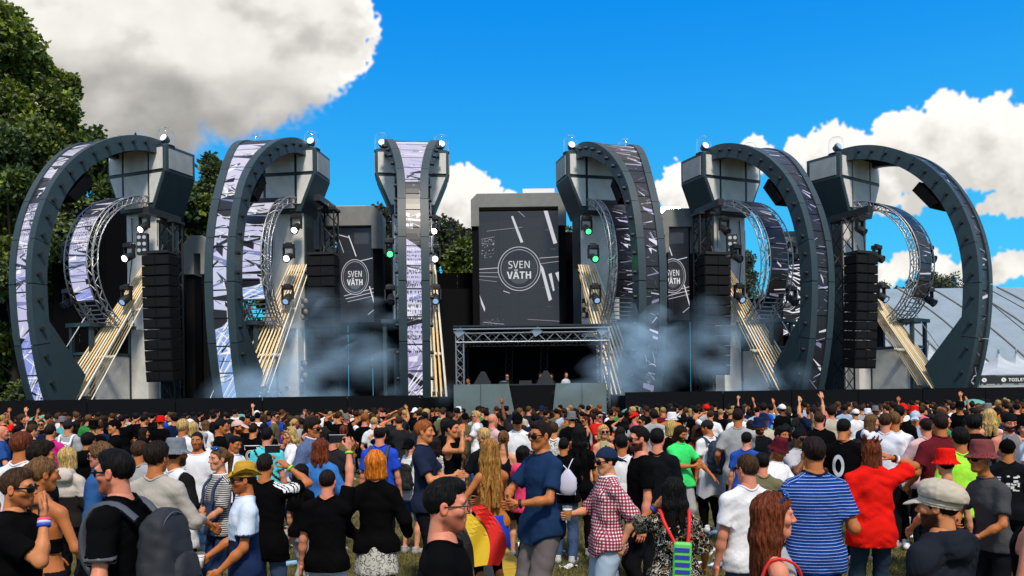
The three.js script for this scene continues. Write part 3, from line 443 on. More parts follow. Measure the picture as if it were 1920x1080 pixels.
// ---------------------------------------------------------------- ground
{
  const grass = noiseTex(1024, (u, v) => { const n = tile(u, v, 3, 5), m = tile(v, u, 11, 4), w = tile(u + 0.31, v + 0.17, 34, 3), k = clamp(0.5 + 1.1 * n + 0.7 * m + 1.0 * w), s = clamp(2.2 * (m + 0.5 * n)); return [lerp(0.2, 0.47, k), lerp(0.165, 0.41, k) + 0.035 * s, lerp(0.06, 0.17, k)]; }, true);
  grass.repeat.set(30, 30);
  const bump = noiseTex(512, (u, v) => 0.5 + 0.9 * tile(u, v, 16, 4)); bump.repeat.set(90, 90);
  const g = new THREE.PlaneGeometry(600, 600, 150, 150).rotateX(-Math.PI / 2), p = g.attributes.position;
  for (let i = 0; i < p.count; i++) { const x = p.getX(i), z = p.getZ(i), far = sstep(40, 90, Math.hypot(x, z)); p.setY(i, far * 1.2 * fbm(x * 0.02, 0, z * 0.02, 3) - 0.02 * far); }
  g.computeVertexNormals();
  struct('ground', g, new THREE.MeshStandardMaterial({ map: grass, bumpMap: bump, bumpScale: 0.05, roughness: 0.95 }));
  // grass blades in the gaps of the crowd
  const R = rng(77), blade = new THREE.BufferGeometry(), pos = [];
  for (let k = 0; k < 7; k++) { const a = R() * 6.3, x = (R() - 0.5) * 0.12, z = (R() - 0.5) * 0.12, h = 0.03 + R() * 0.05, w = 0.004; pos.push(x - w * Math.cos(a), 0, z - w * Math.sin(a), x + w * Math.cos(a), 0, z + w * Math.sin(a), x + (R() - 0.5) * 0.06, h, z + (R() - 0.5) * 0.06); }
  blade.setAttribute('position', new THREE.Float32BufferAttribute(pos, 3)); blade.computeVertexNormals();
  const n = 26000, im = new THREE.InstancedMesh(blade, new THREE.MeshStandardMaterial({ roughness: 0.8, side: THREE.DoubleSide }), n), m = M4(), c = new THREE.Color();
  for (let i = 0; i < n; i++) { const d = 8.5 + R() * R() * 14, x = (R() - 0.5) * 1.35 * d, s = 0.7 + R() * 0.9; m.compose(V(x, 0, -d), new THREE.Quaternion().setFromAxisAngle(V(0, 1, 0), R() * 6.3), V(s, s, s)); im.setMatrixAt(i, m); const k = R(); c.setRGB(0.07 + 0.14 * k, 0.085 + 0.09 * k, 0.02 + 0.03 * k); im.setColorAt(i, c); }
  im.name = 'grass'; im.receiveShadow = true; im.castShadow = true; tag(im, 'short trodden olive grass between the feet of the crowd', 'grass', null, 'stuff'); scene.add(im);
}
// cable ramp, black with yellow lids, lying between the people in the middle
{
  const t = thing('cable_ramp', 'black cable ramp with yellow lids lying on the grass behind the flag bearer', 'cable ramp', P(938, 1040, 10.6).setY(0), 0.16);
  for (let k = -2; k <= 3; k++) { part('section', prism([[-0.42, 0], [0.42, 0], [0.26, 0.075], [-0.26, 0.075]], 0.88, 0.004).translate(0, 0.004, -k * 0.9), mat(0.02, 0.021, 0.022, 0.7), t); part('lid', bx(0.34, 0.02, 0.84, 0, 0.09, -k * 0.9 + 0.44, 0, 0, 0, 0.006), mat(0.62, 0.4, 0.03, 0.5, { map: worn }), t); }
}
// litter
{
  const R = rng(9), cup = lathe([[0, 0], [0.03, 0], [0.043, 0.11], [0.046, 0.112], [0.041, 0.108], [0.028, 0.006], [0, 0.006]], 12), clear = mat(0.75, 0.77, 0.78, 0.3), paper = new THREE.PlaneGeometry(0.2, 0.15, 4, 3), pp = paper.attributes.position;
  for (let i = 0; i < pp.count; i++) pp.setZ(i, 0.02 * Math.sin(i * 1.7)); paper.computeVertexNormals();
  const bottle = lathe([[0, 0], [0.032, 0.002], [0.033, 0.13], [0.03, 0.16], [0.013, 0.19], [0.013, 0.21], [0, 0.21]], 12), blue = mat(0.25, 0.5, 0.75, 0.2);
  for (let i = 0; i < 54; i++) {
    const px = [885, 960, 1060, 1330, 1690, 545, 1310, 1350][i % 8] + (R() - 0.5) * 110, py = 975 + R() * 95, d = 1507 * 2.2 / (py - 740 + (px - 960) * ROLL), p = P(px, py, d).setY(0.03), k = i % 3;
    const o = thing(['plastic_cup', 'paper_scrap', 'plastic_bottle'][k], ['crushed clear plastic cup lying on the trodden grass', 'crumpled white paper scrap on the trodden grass', 'empty blue plastic bottle lying on the trodden grass'][k], ['cup', 'litter', 'bottle'][k], [p.x, k === 1 ? 0.03 : 0.045, p.z], R() * 6, ['dropped cups on the grass', 'paper scraps on the grass', 'dropped bottles on the grass'][k]);
    const q = part(['cup_wall', 'sheet', 'bottle_body'][k], [cup, paper, bottle][k], [clear, WHITE, blue][k], o); if (k !== 1) q.rotation.set(Math.PI / 2, 0, R()); else q.rotation.set(-Math.PI / 2, 0, R()); q.scale.setScalar(k === 1 ? 1 : 1.1);
  }
}
// ---------------------------------------------------------------- trees
const LEAF = new THREE.MeshPhysicalMaterial({ roughness: 0.6, transmission: 0.42, thickness: 0, side: THREE.DoubleSide }), BARK = mat(0.05, 0.038, 0.028, 0.95, { map: worn });
const clump = (() => { const R = rng(4), pos = []; for (let k = 0; k < 9; k++) { const c = V(R() - 0.5, R() - 0.5, R() - 0.5).multiplyScalar(0.62), a = V(R() - 0.5, R() - 0.3, R() - 0.5).normalize(), b = V(R() - 0.5, R() - 0.5, R() - 0.5).cross(a).normalize(), L = 0.14, W = 0.085; const p = [c.clone().addScaledVector(a, -L), c.clone().addScaledVector(b, W), c.clone().addScaledVector(a, L), c.clone().addScaledVector(b, -W)]; for (const q of [0, 1, 2, 0, 2, 3]) pos.push(p[q].x, p[q].y, p[q].z); } const g = new THREE.BufferGeometry(); g.setAttribute('position', new THREE.Float32BufferAttribute(pos, 3)); g.computeVertexNormals(); return g; })();
function tree(px, pyTop, d, w, label, { n = 2600, low = 0.12, lean = 0, seed = 1, tone = [0.105, 0.16, 0.01], kind = 'broad', size = 1 } = {}) {
  const top = P(px, pyTop, d), H = top.y, R = rng(seed * 101 + 7), t = thing(kind === 'conifer' ? 'pine_tree' : 'leafy_tree', label, 'tree', [top.x, 0, -d]);
  const limbs = [bar(V(0, -0.2, 0), V(lean, H * 0.62, 0), 0.018 * H, 9, 0.008 * H)], lobes = [];
  if (kind === 'conifer') { for (let k = 0; k < 26; k++) { const y = lerp(low, 0.97, k / 25), r = w * 0.5 * (1 - y) * (0.8 + 0.5 * R()) + 0.25, a = k * 2.4; lobes.push([Math.cos(a) * r * 0.5, y * H, Math.sin(a) * r * 0.5, r * 0.75, 0.4 * r + 0.25]); limbs.push(bar(V(0, y * H, 0), V(Math.cos(a) * r, y * H - 0.1, Math.sin(a) * r), 0.06, 5, 0.02)); } limbs.push(bar(V(0, H * 0.6, 0), V(0, H * 0.99, 0), 0.008 * H, 6, 0.02)); }
  else for (let k = 0; k < 34; k++) { const y = lerp(low, 0.94, Math.sqrt((k + 0.5) / 34)), env = Math.sqrt(Math.max(0.05, 1 - ((y - 0.5) / 0.52) ** 2)), a = k * 2.4 + R(), rad = w * 0.5 * env * (0.45 + 0.5 * R()), r = w * (0.07 + 0.1 * R()); const c = [Math.cos(a) * rad + lean * y, y * H, Math.sin(a) * rad]; lobes.push([...c, r, r * 0.8]); if (k % 2) limbs.push(bar(V(lean * 0.5 * y, y * H * 0.6, 0), V(c[0], c[1], c[2]), 0.005 * H, 6, 0.03)); }
  lobes.push([lean, H * 0.93, 0, w * 0.1, H * 0.06]);
  part('trunk', limbs, BARK, t);
  const im = new THREE.InstancedMesh(clump, LEAF, n), m = M4(), c = new THREE.Color(), e = new THREE.Euler(), q = new THREE.Quaternion();
  for (let i = 0; i < n; i++) {
    const l = lobes[Math.floor(R() * lobes.length)], v = V(R() - 0.5, R() - 0.5, R() - 0.5).normalize().multiplyScalar(Math.pow(R(), 0.4)), s = (0.7 + R() * 0.7) * size;
    m.compose(V(l[0] + v.x * l[3], l[1] + v.y * l[4], l[2] + v.z * l[3]), q.setFromEuler(e.set(R() * 6, R() * 6, R() * 6)), V(s, s, s)); im.setMatrixAt(i, m);
    const k = 0.5 + R() * 0.8, y = R() < 0.3 ? 2.3 : 1; c.setRGB(tone[0] * k * y * (y > 1 ? 1.25 : 1), tone[1] * k * y, tone[2] * k); im.setColorAt(i, c);
  }
  im.name = 'crown'; im.castShadow = im.receiveShadow = true; t.add(im); return t;
}
tree(-62, -60, 47, 9.5, 'tallest dark leafy tree, its crown cut by the picture edge', { n: 12000, seed: 1, low: 0.1 });
tree(72, 92, 49, 6.4, 'tall leafy tree standing against the tallest one', { n: 8000, seed: 2, low: 0.1 });
tree(176, 236, 50, 6.5, 'leafy tree behind the first arch, beside the tall ones', { n: 7000, seed: 3, low: 0.1, tone: [0.065, 0.115, 0.016] });
tree(20, 215, 46, 9, 'broad dark tree filling the lower bank under the tallest crown', { n: 8000, seed: 12, low: 0.02, tone: [0.065, 0.115, 0.016] });
tree(275, 264, 52, 8, 'dark leafy tree showing over the first column head', { n: 5500, seed: 4, low: 0.1, tone: [0.065, 0.115, 0.016] });
tree(398, 292, 53, 6.5, 'slim tree rising between the first two columns', { n: 4000, seed: 5, low: 0.15, kind: 'conifer', tone: [0.05, 0.085, 0.02] });
tree(352, 330, 54, 7, 'lower dark tree between the first two columns', { n: 4000, seed: 6, low: 0.15 });
tree(440, 320, 54, 7, 'dark tree behind the second arch', { n: 2200, seed: 7, low: 0.2 });
tree(716, 388, 55, 4, 'slim pine beside the edge-on arch', { n: 1000, seed: 8, kind: 'conifer', low: 0.3, tone: [0.03, 0.042, 0.018] });
tree(846, 415, 56, 7, 'bushy tree between the edge-on arch and the main screen', { n: 4000, seed: 9, low: 0.25, tone: [0.04, 0.055, 0.016] });
tree(880, 440, 52, 4, 'low tree by the edge of the main screen frame', { n: 1200, seed: 14, low: 0.25 });
tree(1062, 425, 52, 4, 'low tree by the far edge of the main screen frame', { n: 1200, seed: 15, low: 0.25 });
tree(608, 388, 56, 4, 'thin dark tree behind the smoke-hidden speaker stack', { n: 900, seed: 10, kind: 'conifer', low: 0.3, tone: [0.03, 0.042, 0.018] });
for (const [x, y, w, s] of [[1742, 508, 12, 21], [1775, 514, 10, 22], [1722, 522, 9, 23], [1655, 530, 9, 24], [1625, 540, 10, 25], [1550, 500, 12, 26], [1400, 470, 12, 27]]) tree(x, y, 118, w, `far grey-green tree over the marquee roof, ${['tallest of its group', 'beside the tallest', 'shorter one before the arch', 'by the small ring', 'low one near the loudspeakers', 'behind the last column', 'behind the second-last column'][s - 21]}`, { n: 1500, seed: s, low: 0.15, tone: [0.045, 0.07, 0.045], size: 1.3, kind: s % 3 ? 'broad' : 'conifer' });

// ---------------------------------------------------------------- marquee, pagoda tents, sign
const CANVAS = mat(0.27, 0.34, 0.39, 0.65, { map: worn }), CANVASWHITE = mat(0.5, 0.54, 0.57, 0.7, { map: worn });
{
  const d = 62, a = P(1560, 545, d), b = P(2050, 535, d), wy = P(1700, 700, d).y, t = thing('marquee', 'large pale grey-blue marquee with a long sloping roof beyond the stage', 'marquee', [0, 0, 0]);
  const x0 = a.x, x1 = P(2650, 535, d).x, n = 14, yT = (P(1560, 545, d + 16).y + P(2050, 535, d + 16).y) / 2, yE = Math.max(wy, 3.2), z0 = -d, z1 = -d - 16;
  for (let k = 0; k < n; k++) { const xa = lerp(x0, x1, k / n), xb = lerp(x0, x1, (k + 1) / n) - 0.05; part('roof_panel', boxUV(sweep((u) => { const y = lerp(yE, yT, u) + 0.5 * Math.sin(u * Math.PI), z = lerp(z0, z1, u); return [[xa, y, z], [xb, y, z], [xb, y - 0.06, z], [xa, y - 0.06, z]]; }, 8), 0.1), CANVAS, t); part('wall_panel', boxUV(bx(xb - xa, yE, 0.06, (xa + xb) / 2, yE / 2, z0), 0.1), CANVASWHITE, t); }
  for (let k = 0; k <= n; k++) { const x = lerp(x0, x1, k / n); part('rib', [0, 1, 2, 3, 4, 5].map((j) => { const f = (u) => V(x, lerp(yE, yT, u) + 0.5 * Math.sin(u * Math.PI) + 0.1, lerp(z0, z1, u)); return bar(f(j / 6), f((j + 1) / 6), 0.09, 5); }), mat(0.3, 0.29, 0.26, 0.7), t); }
  for (const [ax, ay, bx2, by] of [[1650, 610, 1765, 700], [1860, 570, 1945, 640], [1850, 540, 1960, 600]]) part('guy_rope', bar(P(ax, ay, 58), P(bx2, by, 56), 0.04, 4), BLACKSTEEL, t);
}
function pagoda(px, pyTop, pyEave, w, d, label) {
  const a = P(px, pyTop, d), e = P(px, pyEave, d), t = thing('pagoda_tent', label, 'tent', [a.x, 0, -d], 0.2), H = a.y, E = e.y, hw = w / 2;
  const prof = (k) => { const r = hw * Math.pow(1 - k, 1.9) + 0.06, y = lerp(E, H, k); return [[-r, y, r], [r, y, r], [r, y, -r], [-r, y, -r]]; };
  part('roof', boxUV(sweep(prof, 8), 0.2), CANVASWHITE, t); part('finial', [lathe([[0, 0], [0.07, 0.05], [0.05, 0.35], [0, 0.4]], 8).translate(0, H, 0)], STEEL, t); part('valance', boxUV(bx(w + 0.04, 0.45, w + 0.04, 0, E - 0.23, 0), 0.2), CANVASWHITE, t);
  for (const x of S1) for (const z of S1) part('pole', bar(V(x * hw * 0.97, 0, z * hw * 0.97), V(x * hw * 0.97, E - 0.1, z * hw * 0.97), 0.06, 8), STEEL, t);
}
pagoda(1872, 664, 704, 4.6, 50, 'white pointed tent above the dark sign'); pagoda(1742, 648, 702, 4.6, 53, 'white pointed tent behind the foot of the last arch'); pagoda(1905, 664, 700, 4, 55, 'white pointed tent partly behind the one with the sign'); pagoda(1840, 668, 704, 4, 57, 'white pointed tent between the last arch and the sign');
{
  const d = 46, tex = canvasTex(1024, 128, (g, w, h) => { g.fillStyle = '#20252c'; g.fillRect(0, 0, w, h); g.fillStyle = '#f0f0ee'; for (const x of [60, 330]) { g.beginPath(); g.arc(x, h / 2, 34, 0, 7); g.fill(); g.strokeStyle = '#20252c'; g.lineWidth = 9; g.beginPath(); g.moveTo(x - 10, h / 2 - 16); g.lineTo(x + 10, h / 2 + 16); g.stroke(); } g.font = 'bold 72px sans-serif'; g.fillText('TOILETS', 395, h / 2 + 26); g.font = 'bold 34px sans-serif'; g.fillText('★★★', 720, h / 2 + 14); g.font = 'bold 72px sans-serif'; g.fillText('WC', 830, h / 2 + 26); });
  const a = P(1837, 705, d), b = P(1975, 705, d), y = P(1890, 712, d).y, t = thing('tent_sign', 'dark banner reading TOILETS and WC on the white tent', 'sign', [(a.x + b.x) / 2, y, -d]), g = new THREE.BoxGeometry(b.x - a.x, 0.46, 0.04); part('banner', g, new THREE.MeshStandardMaterial({ map: tex, roughness: 0.7 }), t); for (const s of S1) part('post', bar(V(s * (b.x - a.x) / 2 * 0.96, -y, -0.06), V(s * (b.x - a.x) / 2 * 0.96, 0.3, -0.06), 0.04, 8), STEEL, t); part('pale_valance', bx(b.x - a.x, 0.7, 0.03, 0, -0.62, -0.05), CANVASWHITE, t);
}
// green parasol tops among the far crowd
for (const [px, py, d, l] of [[77, 779, 24, 'small green glass-like parasol in the far crowd under the trees'], [452, 776, 27, 'low green parasol in the far crowd before the second arch'], [1825, 748, 29, 'low turquoise parasol in the far crowd near the tent sign'], [1190, 762, 29, 'low green parasol in the far crowd near the booth']]) { const p = P(px, py, d), t = thing('parasol', l, 'parasol', [p.x, 0, p.z]); part('cover', lathe([[0, p.y], [0.2, p.y - 0.03], [0.42, p.y - 0.12], [0.5, p.y - 0.2], [0.47, p.y - 0.2], [0.2, p.y - 0.05], [0, p.y - 0.03]], 8), mat(0.12, 0.35, 0.28, 0.5), t); part('pole', bar(V(0, 0, 0), V(0, p.y - 0.02, 0), 0.02, 6), STEEL, t); }
// ---------------------------------------------------------------- figures: distance fields meshed into smooth surfaces
const smin = (a, b, k) => { const h = Math.max(k - Math.abs(a - b), 0) / k; return Math.min(a, b) - h * h * k * 0.25; };
const smax = (a, b, k) => -smin(-a, -b, k);
function cone(a, b, ra, rb) {   // round cone between two joints
  const ax = a.x, ay = a.y, az = a.z, dx = b.x - ax, dy = b.y - ay, dz = b.z - az, q = 1 / Math.max(1e-9, dx * dx + dy * dy + dz * dz);
  return (x, y, z) => { const px = x - ax, py = y - ay, pz = z - az; let t = (px * dx + py * dy + pz * dz) * q; t = t < 0 ? 0 : t > 1 ? 1 : t; const ex = px - t * dx, ey = py - t * dy, ez = pz - t * dz; return Math.sqrt(ex * ex + ey * ey + ez * ez) - ra - (rb - ra) * t; };
}
const ell = (cx, cy, cz, rx, ry, rz) => { const m = Math.min(rx, ry, rz); return (x, y, z) => { const a = (x - cx) / rx, b = (y - cy) / ry, c = (z - cz) / rz, k0 = Math.sqrt(a * a + b * b + c * c), d = a / rx, e = b / ry, f = c / rz, k1 = Math.sqrt(d * d + e * e + f * f); return k1 < 1e-6 ? -m : k0 * (k0 - 1) / k1; }; };
const join = (fs, k) => (x, y, z) => { let d = fs[0](x, y, z); for (let i = 1; i < fs.length; i++) d = smin(d, fs[i](x, y, z), k); return d; };
function nets(f, lo, hi, h) {   // naive surface nets on a grid, blocks far from the surface are skipped
  const nx = Math.ceil((hi[0] - lo[0]) / h) + 2, ny = Math.ceil((hi[1] - lo[1]) / h) + 2, nz = Math.ceil((hi[2] - lo[2]) / h) + 2, v = new Float32Array(nx * ny * nz).fill(1), B = 4, reach = B * h * 0.95 + h;
  for (let k0 = 0; k0 < nz; k0 += B) for (let j0 = 0; j0 < ny; j0 += B) for (let i0 = 0; i0 < nx; i0 += B) {
    const c = f(lo[0] + (i0 + B / 2) * h, lo[1] + (j0 + B / 2) * h, lo[2] + (k0 + B / 2) * h), far = Math.abs(c) > reach;
    if (far && c > 0) continue;
    for (let k = k0; k < Math.min(nz, k0 + B); k++) for (let j = j0; j < Math.min(ny, j0 + B); j++) for (let i = i0; i < Math.min(nx, i0 + B); i++) v[(k * ny + j) * nx + i] = far ? c : f(lo[0] + i * h, lo[1] + j * h, lo[2] + k * h);
  }
  const id = new Int32Array(nx * ny * nz).fill(-1), pos = [], idx = [], S = [1, nx, nx * ny];
  for (let k = 0; k < nz - 1; k++) for (let j = 0; j < ny - 1; j++) for (let i = 0; i < nx - 1; i++) {
    const o = (k * ny + j) * nx + i; let n = 0, sx = 0, sy = 0, sz = 0, neg = 0;
    for (let c = 0; c < 8; c++) if (v[o + (c & 1) + (c >> 1 & 1) * nx + (c >> 2) * nx * ny] < 0) neg++;
    if (!neg || neg === 8) continue;
    for (let a = 0; a < 3; a++) for (let c = 0; c < 8; c++) { if (c >> a & 1) continue; const p = o + (c & 1) + (c >> 1 & 1) * nx + (c >> 2) * nx * ny, A = v[p], C = v[p + S[a]]; if ((A < 0) === (C < 0)) continue; const t = A / (A - C); n++; sx += (c & 1) + (a === 0 ? t : 0); sy += (c >> 1 & 1) + (a === 1 ? t : 0); sz += (c >> 2) + (a === 2 ? t : 0); }
    id[o] = pos.length / 3; pos.push(lo[0] + (i + sx / n) * h, lo[1] + (j + sy / n) * h, lo[2] + (k + sz / n) * h);
  }
  for (let k = 1; k < nz - 1; k++) for (let j = 1; j < ny - 1; j++) for (let i = 1; i < nx - 1; i++) {
    const o = (k * ny + j) * nx + i, A = v[o] < 0;
    for (let a = 0; a < 3; a++) { if (A === v[o + S[a]] < 0) continue; const u = S[(a + 1) % 3], w = S[(a + 2) % 3], p = id[o], q = id[o - u], r = id[o - u - w], s = id[o - w]; if (p < 0 || q < 0 || r < 0 || s < 0) continue; if (A) idx.push(p, q, r, p, r, s); else idx.push(p, r, q, p, s, r); }
  }
  const g = new THREE.BufferGeometry(); g.setAttribute('position', new THREE.Float32BufferAttribute(pos, 3)); g.setIndex(idx); g.computeVertexNormals(); return g;
}
function paint(g, fn) { const p = g.attributes.position, c = new Float32Array(p.count * 3); for (let i = 0; i < p.count; i++) { const r = fn(p.getX(i), p.getY(i), p.getZ(i)); if (typeof r === 'number') c[3 * i] = c[3 * i + 1] = c[3 * i + 2] = r; else c.set(r, 3 * i); } g.setAttribute('color', new THREE.BufferAttribute(c, 3)); return g; }
const cache = new Map(), once = (key, make) => { if (!cache.has(key)) cache.set(key, make()); return cache.get(key); };

// head, eye level at the origin, nose along +z
function headField(sex, v) {
  const R = rng(v * 31 + (sex === 'f' ? 7 : 3)), nl = 0.006 * (R() - 0.4), jw = 0.006 * (R() - 0.5) + (sex === 'f' ? -0.005 : 0.001);
  const a = [ell(0, 0.03, -0.012, 0.0735, 0.088, 0.096), ell(0, -0.038, 0.02, 0.0555 + jw, 0.078, 0.066)];
  const chin = cone(V(-0.012, -0.095, 0.055), V(0.012, -0.095, 0.055), 0.02, 0.02), jaw = [1, -1].map((s) => cone(V(s * (0.05 + jw), -0.045, -0.01), V(s * 0.016, -0.092, 0.05), 0.02, 0.018));
  const brow = cone(V(-0.045, 0.026, 0.074), V(0.045, 0.026, 0.074), 0.0125, 0.0125), nose = cone(V(0, 0.014, 0.084), V(0, -0.026, 0.104 + nl), 0.009, 0.0125), nos = [1, -1].map((s) => ell(s * 0.0125, -0.03, 0.094, 0.0095, 0.008, 0.011));
  const ck = [1, -1].map((s) => ell(s * 0.042, -0.02, 0.052, 0.027, 0.027, 0.027)), so = [1, -1].map((s) => ell(s * 0.033, 0.004, 0.1, 0.022, 0.015, 0.022)), lipU = cone(V(-0.02, -0.0575, 0.078), V(0.02, -0.0575, 0.078), 0.006, 0.006), lipM = cone(V(0, -0.056, 0.084), V(0, -0.057, 0.084), 0.0065, 0.0065), lipL = cone(V(-0.014, -0.068, 0.08), V(0.014, -0.068, 0.08), 0.0075, 0.0075), seam = cone(V(-0.026, -0.0625, 0.09), V(0.026, -0.0625, 0.09), 0.0025, 0.0025);
  const ear = [1, -1].map((s) => ell(s * 0.0765, -0.004, -0.012, 0.010, 0.031, 0.019)), earIn = [1, -1].map((s) => ell(s * 0.0855, -0.002, -0.006, 0.007, 0.02, 0.011)), nk = sex === 'f' ? 0.047 : 0.056, neck = cone(V(0, -0.06, -0.022), V(0, -0.2, -0.04), nk, nk + 0.006);
  return (x, y, z) => {
    let d = smin(a[0](x, y, z), a[1](x, y, z), 0.03); for (const j of jaw) d = smin(d, j(x, y, z), 0.03); d = smin(d, chin(x, y, z), 0.025); for (const c of ck) d = smin(d, c(x, y, z), 0.02);
    d = smin(d, brow(x, y, z), 0.016); for (const s of so) d = smax(d, -s(x, y, z), 0.012); d = smin(d, nose(x, y, z), 0.012); for (const n of nos) d = smin(d, n(x, y, z), 0.006);
    d = smin(d, lipU(x, y, z), 0.006); d = smin(d, lipM(x, y, z), 0.006); d = smin(d, lipL(x, y, z), 0.007); d = smax(d, -seam(x, y, z), 0.004);
    for (const e of ear) d = smin(d, e(x, y, z), 0.006); for (const e of earIn) d = smax(d, -e(x, y, z), 0.006);
    return smin(d, neck(x, y, z), 0.02);
  };
}
function headGeo(sex, v, h, beard) {
  return once(['head', sex, v, h, beard].join(), () => {
    const f = headField(sex, v), g = nets((x, y, z) => Math.max(f(x, y, z), -0.155 - y), [-0.11, -0.17, -0.13], [0.11, 0.13, 0.13], h);
    return paint(g, (x, y, z) => {
      const mo = 0.07 * noise(x * 45, y * 45, z * 45) + 0.05 * noise(x * 120, y * 120, z * 120), red = 0.16 * Math.max(0, 1 - Math.hypot(Math.abs(x) - 0.042, y + 0.02) / 0.035) + 0.2 * Math.max(0, 1 - Math.hypot(x, y + 0.022) / 0.03) * (z > 0.085 ? 1 : 0); let c = [1 + mo, 1 + mo - red, 1 + mo - red];
      const lip = Math.hypot(x / 0.024, (y + 0.062) / 0.012); if (z > 0.06 && lip < 1) c = [0.95, 0.6, 0.62];
      const bx2 = Math.abs(Math.abs(x) - 0.033) / 0.02, by = (y - 0.027 + 0.006 * bx2 * bx2) / 0.006; if (z > 0.04 && bx2 < 1 && Math.abs(by) < 1) c = [0.18, 0.14, 0.12]; const lash = Math.hypot((Math.abs(x) - 0.033) / 0.0155, (y - 0.004) / 0.0085); if (z > 0.055 && lash < 1.15) c = y > 0.003 ? [0.3, 0.22, 0.2] : [0.7, 0.6, 0.58];
      if (beard) { const nn = 0.006 * noise(x * 90, y * 90, z * 90), w = sstep(-0.03, -0.012, z + nn) * sstep(-0.026, -0.042, y + nn + 0.25 * Math.max(0, z - 0.05) - 0.35 * Math.max(0, 0.02 - z)) * sstep(-0.14, -0.115, y) * sstep(1.0, 1.35, lip) * (z > 0.078 && y > -0.047 ? 0.4 : 1), k = beard > 1 ? 0.09 : 0.55; c = [lerp(c[0], k, w), lerp(c[1], k * 0.85, w), lerp(c[2], k * 0.8, w)]; }
      if (Math.abs(x) > 0.074 && Math.abs(y) < 0.03) c = [1.05, 0.85, 0.8];
      return c;
    });
  });
}
const skull = (t) => ell(0, 0.034, -0.016, 0.0755 + t, 0.09 + t, 0.097 + t);
const hairLine = (z) => (z > 0.05 ? lerp(0.052, 0.078, (z - 0.05) / 0.045) : z > 0.02 ? lerp(-0.012, 0.052, (z - 0.02) / 0.03) : z > -0.012 ? lerp(0.012, -0.012, (z + 0.012) / 0.032) : z > -0.05 ? lerp(-0.055, 0.012, (z + 0.05) / 0.038) : -0.065);
